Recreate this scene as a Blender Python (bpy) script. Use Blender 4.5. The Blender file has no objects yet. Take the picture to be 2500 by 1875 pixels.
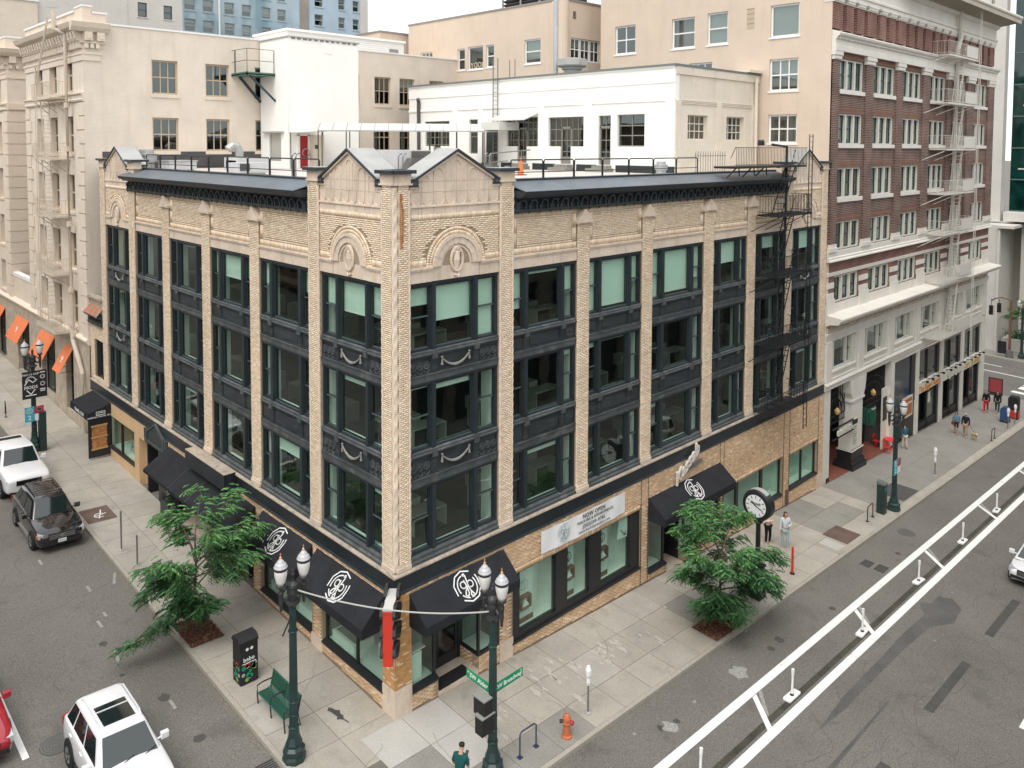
import bpy, math, random
import numpy as np
from mathutils import Matrix, Vector
random.seed(7)
rng = np.random.default_rng(7)
SC = bpy.context.scene
COL = SC.collection
R = math.radians
PI = math.pi

# ------------------------------------------------------------------ camera
cam = bpy.data.cameras.new('camera')
cam_o = bpy.data.objects.new('camera', cam)
COL.objects.link(cam_o)
SC.camera = cam_o
cam.sensor_width = 36.0
cam.lens = 1951.72 / 2500 * 36
cam.shift_y = -(937.5 - 458.57) / 2500
cam.clip_start = 0.1
cam.clip_end = 3000
_yaw, _pit, _rol = R(45.83154607), R(2.95663319), R(0.23134835)
_f = Vector((math.cos(_yaw) * math.cos(_pit), math.sin(_yaw) * math.cos(_pit), -math.sin(_pit)))
_r = Vector((math.sin(_yaw), -math.cos(_yaw), 0))
_u = _r.cross(_f)
_rr = math.cos(_rol) * _r + math.sin(_rol) * _u
_uu = -math.sin(_rol) * _r + math.cos(_rol) * _u
CAM = Vector((-14.5808, -20.2945, 18.4))
cam_o.matrix_world = Matrix(((_rr.x, _uu.x, -_f.x, CAM.x), (_rr.y, _uu.y, -_f.y, CAM.y), (_rr.z, _uu.z, -_f.z, CAM.z), (0, 0, 0, 1)))

# ------------------------------------------------------------------ overcast daylight
SUN_EL, SUN_AZ = 58.0, 205.0     # azimuth measured counter-clockwise from +x : sun stands behind the camera
w = bpy.data.worlds.new('World')
SC.world = w
w.use_nodes = True
nt = w.node_tree
nt.nodes.clear()
_sky = nt.nodes.new('ShaderNodeTexSky')
_sky.sky_type = 'NISHITA'
_sky.sun_disc = False
_sky.sun_elevation = R(SUN_EL)
_sky.sun_rotation = R(90 - SUN_AZ)
_sky.dust_density = 6.0
_sky.air_density = 1.0
_hs = nt.nodes.new('ShaderNodeHueSaturation')
_hs.inputs['Saturation'].default_value = 0.15
_mx = nt.nodes.new('ShaderNodeMixRGB')
_mx.inputs['Fac'].default_value = 0.75
_mx.inputs['Color2'].default_value = (10.3, 10.6, 10.9, 1)
_bg = nt.nodes.new('ShaderNodeBackground')
_bg.inputs['Strength'].default_value = 0.1
_wo = nt.nodes.new('ShaderNodeOutputWorld')
nt.links.new(_sky.outputs[0], _hs.inputs['Color'])
nt.links.new(_hs.outputs[0], _mx.inputs['Color1'])
nt.links.new(_mx.outputs[0], _bg.inputs['Color'])
nt.links.new(_bg.outputs[0], _wo.inputs['Surface'])
sun = bpy.data.lights.new('sun', 'SUN')
sun.energy = 1.1
sun.angle = R(35)
sun.color = (1.0, 0.95, 0.88)
sun_o = bpy.data.objects.new('sun', sun)
COL.objects.link(sun_o)
_sd = Vector((math.cos(R(SUN_AZ)) * math.cos(R(SUN_EL)), math.sin(R(SUN_AZ)) * math.cos(R(SUN_EL)), math.sin(R(SUN_EL))))
sun_o.rotation_euler = _sd.to_track_quat('Z', 'Y').to_euler()
sun_o.location = (0, 0, 60)
SC.view_settings.view_transform = 'Standard'
SC.view_settings.look = 'None'
SC.view_settings.exposure = 0.68
SC.view_settings.gamma = 1.0
SC.view_settings.use_curve_mapping = False
SC.cycles.max_bounces = 8
SC.cycles.transparent_max_bounces = 12
SC.cycles.diffuse_bounces = 3
SC.cycles.glossy_bounces = 3

# ------------------------------------------------------------------ materials
MATS = {}
def mat(name, col, rough=0.8, metal=0.0, spec=0.4, var=0.0, vscale=1.0, grain=0.0, gscale=30.0, bump=0.0, bscale=40.0, isl=0.0, isl2=None, stain=None, stscale=(1, 1, 1), stlo=0.5, sthi=0.7, coat=0.0, emit=None, objc=False):
    """principled material: base colour with large-scale variation, fine grain, per-island tone, streaky stain, bump"""
    if name in MATS: return MATS[name]
    m = bpy.data.materials.new(name)
    m.use_nodes = True
    t = m.node_tree
    b = t.nodes['Principled BSDF']
    b.inputs['Roughness'].default_value = rough
    b.inputs['Metallic'].default_value = metal
    b.inputs['Specular IOR Level'].default_value = spec
    b.inputs['Coat Weight'].default_value = coat
    b.inputs['Coat Roughness'].default_value = 0.05
    c4 = (col[0], col[1], col[2], 1)
    b.inputs['Base Color'].default_value = c4
    if emit:
        b.inputs['Emission Color'].default_value = (*emit[:3], 1); b.inputs['Emission Strength'].default_value = emit[3]
    N, L = t.nodes.new, t.links.new
    geo = N('ShaderNodeNewGeometry')
    tc = N('ShaderNodeTexCoord')
    pos = tc.outputs['Object'] if objc else geo.outputs['Position']
    cur = None
    def rgb():
        n = N('ShaderNodeRGB'); n.outputs[0].default_value = c4; return n.outputs[0]
    def noise(scale, detail=3.0, vec=None, rough_=0.55):
        n = N('ShaderNodeTexNoise'); n.inputs['Scale'].default_value = scale; n.inputs['Detail'].default_value = detail
        n.inputs['Roughness'].default_value = rough_
        L(vec or pos, n.inputs['Vector']); return n.outputs['Fac']
    def mixm(a, fac_socket, lo, hi):
        mr = N('ShaderNodeMapRange'); mr.inputs[1].default_value = 0.3; mr.inputs[2].default_value = 0.7
        mr.inputs[3].default_value = lo; mr.inputs[4].default_value = hi
        L(fac_socket, mr.inputs[0])
        v = N('ShaderNodeVectorMath'); v.operation = 'SCALE'
        L(a, v.inputs[0]); L(mr.outputs[0], v.inputs['Scale']); return v.outputs[0]
    if var or grain or isl or isl2 or stain:
        cur = rgb()
        if isl2:
            mx = N('ShaderNodeMixRGB'); mx.inputs['Color2'].default_value = (*isl2[:3], 1)
            cr = N('ShaderNodeMath'); cr.operation = 'POWER'; cr.inputs[1].default_value = isl2[3]
            L(geo.outputs['Random Per Island'], cr.inputs[0]); L(cr.outputs[0], mx.inputs['Fac']); L(cur, mx.inputs['Color1']); cur = mx.outputs[0]
        if isl:
            wn = N('ShaderNodeTexWhiteNoise'); wn.noise_dimensions = '1D'; L(geo.outputs['Random Per Island'], wn.inputs['W'])
            mr = N('ShaderNodeMapRange'); mr.inputs[3].default_value = 1 - isl; mr.inputs[4].default_value = 1 + isl
            L(wn.outputs['Value'], mr.inputs[0])
            v = N('ShaderNodeVectorMath'); v.operation = 'SCALE'; L(cur, v.inputs[0]); L(mr.outputs[0], v.inputs['Scale']); cur = v.outputs[0]
        if var: cur = mixm(cur, noise(vscale, 4.0), 1 - var, 1 + var)
        if grain: cur = mixm(cur, noise(gscale, 2.0), 1 - grain, 1 + grain)
        if stain:
            mp = N('ShaderNodeVectorMath'); mp.operation = 'MULTIPLY'; mp.inputs[1].default_value = stscale; L(pos, mp.inputs[0])
            f = noise(1.0, 5.0, mp.outputs[0], 0.6)
            mr = N('ShaderNodeMapRange'); mr.inputs[1].default_value = stlo; mr.inputs[2].default_value = sthi; mr.inputs[4].default_value = stain[3]; L(f, mr.inputs[0])
            mx = N('ShaderNodeMixRGB'); mx.inputs['Color2'].default_value = (*stain[:3], 1)
            L(mr.outputs[0], mx.inputs['Fac']); L(cur, mx.inputs['Color1']); cur = mx.outputs[0]
        L(cur, b.inputs['Base Color'])
    if bump:
        bp = N('ShaderNodeBump'); bp.inputs['Strength'].default_value = bump; bp.inputs['Distance'].default_value = 0.02
        L(noise(bscale, 3.0), bp.inputs['Height']); L(bp.outputs[0], b.inputs['Normal'])
    MATS[name] = m
    return m

def brickmat(name, c1, c2, mortar, bw=0.22, rh=0.075, ms=0.012, var=0.12, bumpy=0.6, off=0.5, flat=False, stain=None):
    m = bpy.data.materials.new(name); m.use_nodes = True
    t = m.node_tree; b = t.nodes['Principled BSDF']; N, L = t.nodes.new, t.links.new
    b.inputs['Roughness'].default_value = 0.9; b.inputs['Specular IOR Level'].default_value = 0.2
    geo = N('ShaderNodeNewGeometry'); sp = N('ShaderNodeSeparateXYZ'); L(geo.outputs['Position'], sp.inputs[0])
    ad = N('ShaderNodeMath'); ad.operation = 'ADD'; L(sp.outputs['X'], ad.inputs[0]); L(sp.outputs['Y'], ad.inputs[1])
    cb = N('ShaderNodeCombineXYZ')
    if flat: L(sp.outputs['X'], cb.inputs[0]); L(sp.outputs['Y'], cb.inputs[1])
    else: L(ad.outputs[0], cb.inputs[0]); L(sp.outputs['Z'], cb.inputs[1])
    br = N('ShaderNodeTexBrick'); L(cb.outputs[0], br.inputs['Vector'])
    br.inputs['Scale'].default_value = 1.0; br.inputs['Brick Width'].default_value = bw; br.inputs['Row Height'].default_value = rh
    br.inputs['Mortar Size'].default_value = ms; br.inputs['Mortar Smooth'].default_value = 0.1; br.offset = off
    br.inputs['Color1'].default_value = (*c1, 1); br.inputs['Color2'].default_value = (*c2, 1); br.inputs['Mortar'].default_value = (*mortar, 1)
    ns = N('ShaderNodeTexNoise'); ns.inputs['Scale'].default_value = 0.8; ns.inputs['Detail'].default_value = 5; L(geo.outputs['Position'], ns.inputs['Vector'])
    mr = N('ShaderNodeMapRange'); mr.inputs[1].default_value = 0.3; mr.inputs[2].default_value = 0.7; mr.inputs[3].default_value = 1 - var; mr.inputs[4].default_value = 1 + var
    L(ns.outputs['Fac'], mr.inputs[0])
    v = N('ShaderNodeVectorMath'); v.operation = 'SCALE'; L(br.outputs['Color'], v.inputs[0]); L(mr.outputs[0], v.inputs['Scale'])
    cur = v.outputs[0]
    if stain:
        mp = N('ShaderNodeVectorMath'); mp.operation = 'MULTIPLY'; mp.inputs[1].default_value = (2.2, 2.2, 0.25); L(geo.outputs['Position'], mp.inputs[0])
        n2 = N('ShaderNodeTexNoise'); n2.inputs['Scale'].default_value = 1.0; n2.inputs['Detail'].default_value = 5; L(mp.outputs[0], n2.inputs['Vector'])
        m2 = N('ShaderNodeMapRange'); m2.inputs[1].default_value = 0.52; m2.inputs[2].default_value = 0.78; m2.inputs[4].default_value = stain[3]; L(n2.outputs['Fac'], m2.inputs[0])
        mx = N('ShaderNodeMixRGB'); mx.inputs['Color2'].default_value = (*stain[:3], 1); L(m2.outputs[0], mx.inputs['Fac']); L(cur, mx.inputs['Color1']); cur = mx.outputs[0]
    L(cur, b.inputs['Base Color'])
    bp = N('ShaderNodeBump'); bp.inputs['Strength'].default_value = bumpy; bp.inputs['Distance'].default_value = 0.012; bp.invert = True
    L(br.outputs['Fac'], bp.inputs['Height']); L(bp.outputs[0], b.inputs['Normal'])
    MATS[name] = m
    return m

def glassmat(name, tint, refl=(0.9, 1.0, 0.97), base=0.06, rough=0.01):
    m = bpy.data.materials.new(name); m.use_nodes = True
    t = m.node_tree; t.nodes.clear(); N, L = t.nodes.new, t.links.new
    out = N('ShaderNodeOutputMaterial'); mx = N('ShaderNodeMixShader'); tr = N('ShaderNodeBsdfTransparent'); gl = N('ShaderNodeBsdfGlossy')
    tr.inputs[0].default_value = (*tint, 1); gl.inputs['Color'].default_value = (*refl, 1); gl.inputs['Roughness'].default_value = rough
    fr = N('ShaderNodeFresnel'); fr.inputs[0].default_value = 1.5
    ma = N('ShaderNodeMath'); ma.operation = 'ADD'; ma.use_clamp = True; ma.inputs[1].default_value = base
    geo = N('ShaderNodeNewGeometry')
    ns = N('ShaderNodeTexNoise'); ns.inputs['Scale'].default_value = 0.9; ns.inputs['Detail'].default_value = 2; L(geo.outputs['Position'], ns.inputs['Vector'])
    bp = N('ShaderNodeBump'); bp.inputs['Strength'].default_value = 0.03; bp.inputs['Distance'].default_value = 0.1
    L(ns.outputs['Fac'], bp.inputs['Height']); L(bp.outputs[0], gl.inputs['Normal'])
    pw = N('ShaderNodeMath'); pw.operation = 'MULTIPLY_ADD'; pw.inputs[1].default_value = 1 / 1.5 - 1.5; pw.inputs[2].default_value = 1.5
    L(geo.outputs['Backfacing'], pw.inputs[0]); L(pw.outputs[0], fr.inputs[0]); L(fr.outputs[0], ma.inputs[0]); L(ma.outputs[0], mx.inputs[0]); L(tr.outputs[0], mx.inputs[1]); L(gl.outputs[0], mx.inputs[2]); L(mx.outputs[0], out.inputs[0])
    MATS[name] = m
    return m

# main corner building
M_brick = mat('buff_brick', (0.72, 0.555, 0.395), 0.9, spec=0.2, isl=0.11, isl2=(0.80, 0.68, 0.52, 1.2), grain=0.08, gscale=60, var=0.06, vscale=0.5, stain=(0.42, 0.24, 0.12, 0.35), stscale=(1.5, 1.5, 0.2), stlo=0.56, sthi=0.8)
M_brick_lo = mat('orange_buff_brick', (0.62, 0.42, 0.255), 0.9, spec=0.2, isl=0.10, isl2=(0.80, 0.65, 0.48, 4.0), grain=0.08, gscale=60, var=0.07, vscale=0.6)
M_mortar = mat('mortar', (0.34, 0.265, 0.19), 0.95, spec=0.1, var=0.1, vscale=2)
M_stone = mat('pale_terracotta', (0.67, 0.555, 0.445), 0.8, spec=0.25, isl=0.05, grain=0.07, gscale=14, var=0.10, vscale=1.1, stain=(0.30, 0.23, 0.18, 0.45), stscale=(2.5, 2.5, 0.5), stlo=0.52, sthi=0.8, bump=0.15, bscale=25)
M_stone_d = mat('weathered_sill_stone', (0.42, 0.355, 0.285), 0.85, spec=0.2, grain=0.16, gscale=9, var=0.14, vscale=1.5, stain=(0.14, 0.12, 0.11, 0.7), stscale=(2.0, 2.0, 4.0), stlo=0.5, sthi=0.75, bump=0.2, bscale=30)
M_iron = mat('black_painted_iron', (0.030, 0.037, 0.041), 0.5, spec=0.4, var=0.25, vscale=1.5, grain=0.15, gscale=20, stain=(0.10, 0.105, 0.10, 0.55), stscale=(1.2, 1.2, 7.0), stlo=0.52, sthi=0.8, bump=0.1, bscale=30)
M_iron_l = mat('weathered_black_iron', (0.065, 0.074, 0.076), 0.55, spec=0.4, var=0.25, vscale=2.0, grain=0.15, gscale=18, stain=(0.20, 0.20, 0.18, 0.6), stscale=(2, 2, 3.0), stlo=0.52, sthi=0.78)
M_frame = mat('dark_window_frame', (0.024, 0.033, 0.038), 0.4, spec=0.5, var=0.15, vscale=3)
M_sash = mat('grey_green_sash', (0.085, 0.115, 0.115), 0.4, spec=0.5)
M_bandg = mat('black_granite_band', (0.020, 0.025, 0.030), 0.35, spec=0.4, var=0.2, vscale=0.7, stain=(0.11, 0.125, 0.125, 0.35), stscale=(3.0, 3.0, 0.35), stlo=0.58, sthi=0.85)
M_metroof = mat('grey_sheet_metal', (0.135, 0.16, 0.185), 0.4, metal=0.25, spec=0.5, var=0.14, vscale=0.8, grain=0.08, gscale=6)
M_coping = mat('pale_metal_coping', (0.36, 0.36, 0.345), 0.5, spec=0.4, var=0.12, vscale=1.2)
M_dkmetal = mat('dark_coping_metal', (0.026, 0.035, 0.043), 0.4, spec=0.5, var=0.2, vscale=2)
M_glass = glassmat('window_glass', (0.74, 0.90, 0.83), base=0.07)
M_glass_d = glassmat('storefront_glass', (0.74, 0.90, 0.82), base=0.03)
M_glass_n = glassmat('neighbour_glass', (0.42, 0.46, 0.46), base=0.10)
M_blind = mat('pale_roller_blind', (0.80, 0.82, 0.76), 0.9, spec=0.1)
M_inwhite = mat('white_plaster_inside', (0.80, 0.80, 0.76), 0.9, spec=0.1)
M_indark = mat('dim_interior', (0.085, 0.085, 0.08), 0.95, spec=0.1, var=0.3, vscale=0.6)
M_infloor = mat('office_floor', (0.075, 0.07, 0.06), 0.6, var=0.3, vscale=0.4)
M_awning = mat('black_awning_canvas', (0.028, 0.029, 0.033), 0.95, spec=0.1, var=0.15, vscale=1.5, grain=0.15, gscale=50)
M_white = mat('white_paint', (0.80, 0.80, 0.79), 0.6, var=0.03, vscale=3)
M_black = mat('black_paint', (0.016, 0.017, 0.019), 0.45, spec=0.5)
M_tan = mat('tan_stucco', (0.60, 0.42, 0.245), 0.9, spec=0.2, var=0.08, vscale=0.8, grain=0.05, gscale=20, bump=0.2, bscale=60)
M_wood = mat('oiled_wood', (0.20, 0.085, 0.05), 0.6, var=0.25, vscale=6)
# neighbours
M_hotel = brickmat('cream_painted_brick', (0.755, 0.665, 0.565), (0.73, 0.64, 0.545), (0.67, 0.58, 0.485), var=0.06, bumpy=0.35, stain=(0.50, 0.39, 0.29, 0.30))
M_hotel_s = mat('cream_painted_stone', (0.70, 0.605, 0.50), 0.85, spec=0.2, var=0.05, vscale=1.0, grain=0.04, gscale=12, stain=(0.36, 0.26, 0.15, 0.4), stscale=(2, 2, 3), stlo=0.62, sthi=0.85)
M_hotel_base = mat('mottled_travertine', (0.46, 0.395, 0.315), 0.6, spec=0.3, var=0.22, vscale=1.6, grain=0.12, gscale=9)
M_hotel_d = mat('shadow_line_tan', (0.26, 0.205, 0.15), 0.9)
M_rear = brickmat('tan_painted_brick', (0.66, 0.545, 0.44), (0.645, 0.53, 0.43), (0.615, 0.50, 0.40), var=0.035, bumpy=0.18, stain=(0.45, 0.33, 0.23, 0.22))
M_wht = mat('white_stucco', (0.86, 0.85, 0.81), 0.85, spec=0.2, var=0.035, vscale=0.5, stain=(0.50, 0.42, 0.30, 0.35), stscale=(1.6, 1.6, 0.22), stlo=0.60, sthi=0.9)
M_cream = mat('cream_stucco', (0.70, 0.63, 0.53), 0.9, spec=0.2, var=0.06, vscale=0.7, grain=0.05, gscale=12, bump=0.2, bscale=20, stain=(0.46, 0.36, 0.26, 0.4), stscale=(1.6, 1.6, 0.3), stlo=0.55, sthi=0.85)
M_rbrick = brickmat('dark_red_brick', (0.115, 0.046, 0.036), (0.075, 0.034, 0.03), (0.30, 0.235, 0.20), bw=0.24, rh=0.105, ms=0.020, var=0.25, bumpy=0.6)
M_rbrick2 = brickmat('red_brick', (0.21, 0.072, 0.05), (0.14, 0.055, 0.042), (0.28, 0.21, 0.18), bw=0.24, rh=0.105, ms=0.018, var=0.25, bumpy=0.6)
M_wstone = mat('white_glazed_terracotta', (0.70, 0.665, 0.60), 0.55, spec=0.4, var=0.06, vscale=0.9, grain=0.04, gscale=8, stain=(0.40, 0.33, 0.25, 0.4), stscale=(2.2, 2.2, 0.5), stlo=0.58, sthi=0.85)
M_wtrim = mat('cream_window_trim', (0.62, 0.61, 0.53), 0.6, var=0.06, vscale=2)
M_tsash = mat('dark_teal_sash', (0.020, 0.048, 0.060), 0.5)
M_blue = mat('faded_blue_paint', (0.24, 0.35, 0.40), 0.9, spec=0.2, var=0.10, vscale=0.3, stain=(0.46, 0.55, 0.60, 0.9), stscale=(0.25, 0.25, 0.12), stlo=0.44, sthi=0.6)
M_lblue = mat('pale_blue_paint', (0.42, 0.52, 0.60), 0.9, spec=0.2, var=0.10, vscale=0.3, stain=(0.30, 0.40, 0.46, 0.6), stscale=(0.3, 0.3, 0.08), stlo=0.5, sthi=0.7)
M_conc = mat('pale_concrete', (0.60, 0.575, 0.53), 0.85, spec=0.2, var=0.05, vscale=0.5, grain=0.04, gscale=6)
M_tglass = mat('green_tower_glass', (0.006, 0.035, 0.030), 0.04, spec=0.8, var=0.6, vscale=0.5)
M_fbeige = mat('cream_painted_iron', (0.60, 0.52, 0.42), 0.6, var=0.06, vscale=3)
M_green = mat('green_painted_steel', (0.10, 0.17, 0.135), 0.5, var=0.15, vscale=3)
M_orange = mat('orange_canvas', (0.72, 0.215, 0.095), 0.85, spec=0.2, var=0.06, vscale=2)
M_galv = mat('galvanised_sheet', (0.46, 0.47, 0.47), 0.4, metal=0.5, var=0.12, vscale=2.5)
M_hvac = mat('pale_grey_cabinet', (0.52, 0.52, 0.52), 0.6, var=0.10, vscale=1.8)
M_roof = mat('pale_roof_membrane', (0.54, 0.50, 0.455), 0.9, var=0.08, vscale=0.6, grain=0.05, gscale=8)
M_flash = mat('dark_roof_flashing', (0.085, 0.078, 0.078), 0.85, var=0.2, vscale=1.2)
M_cone = mat('traffic_cone_orange', (0.80, 0.17, 0.04), 0.5)
M_reddoor = mat('red_door_paint', (0.36, 0.018, 0.028), 0.45)
M_polyc = mat('translucent_canopy_sheet', (0.58, 0.58, 0.53), 0.5, var=0.04, vscale=2)
# street
M_asph = mat('asphalt', (0.165, 0.154, 0.138), 0.95, spec=0.2, var=0.13, vscale=0.22, grain=0.28, gscale=22, bump=0.35, bscale=60, stain=(0.085, 0.080, 0.073, 0.7), stscale=(0.55, 0.55, 0.55), stlo=0.58, sthi=0.78)
M_slab = mat('concrete_slab', (0.40, 0.365, 0.315), 0.9, spec=0.2, isl=0.05, var=0.09, vscale=0.7, grain=0.09, gscale=18, bump=0.15, bscale=60, stain=(0.22, 0.205, 0.18, 0.55), stscale=(1.1, 1.1, 1.1), stlo=0.58, sthi=0.78)
M_slabg = mat('grey_exposed_concrete', (0.27, 0.258, 0.23), 0.9, spec=0.2, var=0.10, vscale=0.7, grain=0.16, gscale=24, bump=0.2, bscale=60)
M_joint = mat('dark_pavement_joint', (0.16, 0.145, 0.12), 0.95)
M_kerb = mat('kerb_concrete', (0.38, 0.35, 0.30), 0.9, spec=0.2, var=0.12, vscale=0.9, grain=0.10, gscale=15, stain=(0.20, 0.18, 0.15, 0.6), stscale=(0.9, 0.9, 0.9), stlo=0.5, sthi=0.75)
M_line = mat('white_road_paint', (0.80, 0.79, 0.77), 0.7, grain=0.06, gscale=14, stain=(0.30, 0.28, 0.25, 0.7), stscale=(2.2, 2.2, 2.2), stlo=0.64, sthi=0.78)
M_oldline = mat('worn_road_paint', (0.30, 0.29, 0.27), 0.9, grain=0.25, gscale=14)
M_patch = mat('fresh_asphalt', (0.075, 0.072, 0.068), 0.95, grain=0.25, gscale=25, var=0.2, vscale=1.0)
M_oil = mat('oil_soaked_asphalt', (0.098, 0.094, 0.090), 0.8, grain=0.25, gscale=25, var=0.2, vscale=0.8)
M_mulch = mat('bark_mulch', (0.105, 0.042, 0.026), 0.95, isl=0.5, isl2=(0.30, 0.16, 0.10, 3.0))
M_rust = mat('rusty_steel_plate', (0.135, 0.090, 0.072), 0.85, var=0.2, vscale=2, grain=0.15, gscale=30)
M_castiron = mat('grey_cast_iron', (0.16, 0.155, 0.15), 0.7, metal=0.3, grain=0.15, gscale=30)
M_redbrickfloor = brickmat('red_brick_paving', (0.30, 0.095, 0.06), (0.22, 0.07, 0.048), (0.16, 0.09, 0.07), bw=0.22, rh=0.11, ms=0.01, flat=True)
M_lampgreen = mat('dark_green_lamp_paint', (0.016, 0.040, 0.038), 0.4, spec=0.5, var=0.25, vscale=2.0)
M_lampblk = mat('black_bronze_lamp_paint', (0.028, 0.029, 0.030), 0.45, spec=0.5, var=0.3, vscale=4)
M_globe = mat('opal_lamp_glass', (0.70, 0.68, 0.65), 0.25, spec=0.5)
M_globec = mat('grey_lamp_cap', (0.46, 0.46, 0.47), 0.35, metal=0.0, spec=0.5)
M_brass = mat('brass_finial', (0.55, 0.27, 0.11), 0.35, metal=0.6)
M_bench = mat('green_bench_paint', (0.012, 0.095, 0.062), 0.4, spec=0.5)
M_navy = mat('navy_rack_paint', (0.035, 0.047, 0.10), 0.4, spec=0.5)
M_hyd = mat('orange_hydrant_paint', (0.50, 0.15, 0.065), 0.55, var=0.25, vscale=9, stain=(0.25, 0.05, 0.02, 0.5), stscale=(9, 9, 9), stlo=0.5, sthi=0.7)
M_post = mat('galvanised_post', (0.22, 0.22, 0.215), 0.45, metal=0.5)
M_red = mat('signal_red', (0.58, 0.040, 0.022), 0.5)
M_signgreen = mat('street_sign_green', (0.0, 0.27, 0.115), 0.45)
M_teal = mat('parking_sign_teal', (0.05, 0.42, 0.50), 0.5)
M_crimson = mat('parking_sign_crimson', (0.48, 0.03, 0.07), 0.5)
M_bannerw = mat('white_vinyl_banner', (0.80, 0.80, 0.80), 0.6, var=0.03, vscale=2)
M_ink = mat('black_lettering', (0.02, 0.02, 0.022), 0.6)
M_inkg = mat('grey_lettering', (0.12, 0.12, 0.125), 0.6)
M_inkb = mat('pale_blue_print', (0.40, 0.52, 0.54), 0.6)
M_gold = mat('gold_sign_lettering', (0.60, 0.24, 0.035), 0.5)
M_tire = mat('tyre_rubber', (0.014, 0.014, 0.015), 0.85)
M_rim = mat('alloy_rim', (0.42, 0.43, 0.44), 0.3, metal=0.8)
M_chrome = mat('chrome', (0.62, 0.62, 0.63), 0.12, metal=1.0)
M_carblk = mat('black_car_paint', (0.008, 0.008, 0.010), 0.12, spec=0.6, coat=1.0)
M_carwht = mat('white_car_paint', (0.74, 0.74, 0.75), 0.2, spec=0.5, coat=0.8)
M_carred = mat('red_car_paint', (0.36, 0.012, 0.024), 0.15, spec=0.5, coat=1.0)
M_carglass = mat('car_glass', (0.012, 0.020, 0.020), 0.03, spec=0.9, coat=0.5)
M_plast = mat('black_plastic', (0.018, 0.018, 0.019), 0.7)
M_light = mat('headlight_glass', (0.55, 0.56, 0.58), 0.08, spec=0.8, metal=0.4)
M_amber = mat('amber_lens', (0.65, 0.16, 0.03), 0.2, spec=0.6)
M_taill = mat('red_lens', (0.40, 0.012, 0.012), 0.2, spec=0.6)
M_skin = mat('skin', (0.48, 0.27, 0.185), 0.6)
M_hair = mat('dark_hair', (0.014, 0.011, 0.010), 0.7)
M_hairb = mat('brown_hair', (0.055, 0.028, 0.018), 0.7)
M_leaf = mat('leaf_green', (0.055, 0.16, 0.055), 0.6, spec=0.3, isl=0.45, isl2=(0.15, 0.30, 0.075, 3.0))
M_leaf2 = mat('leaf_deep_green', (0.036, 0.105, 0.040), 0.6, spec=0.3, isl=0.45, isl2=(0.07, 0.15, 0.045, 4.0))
M_bark = mat('grey_bark', (0.11, 0.085, 0.065), 0.9, var=0.2, vscale=8)
M_pave_g = mat('green_tinted_paving', (0.24, 0.28, 0.245), 0.8, var=0.08, vscale=0.5)

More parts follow.
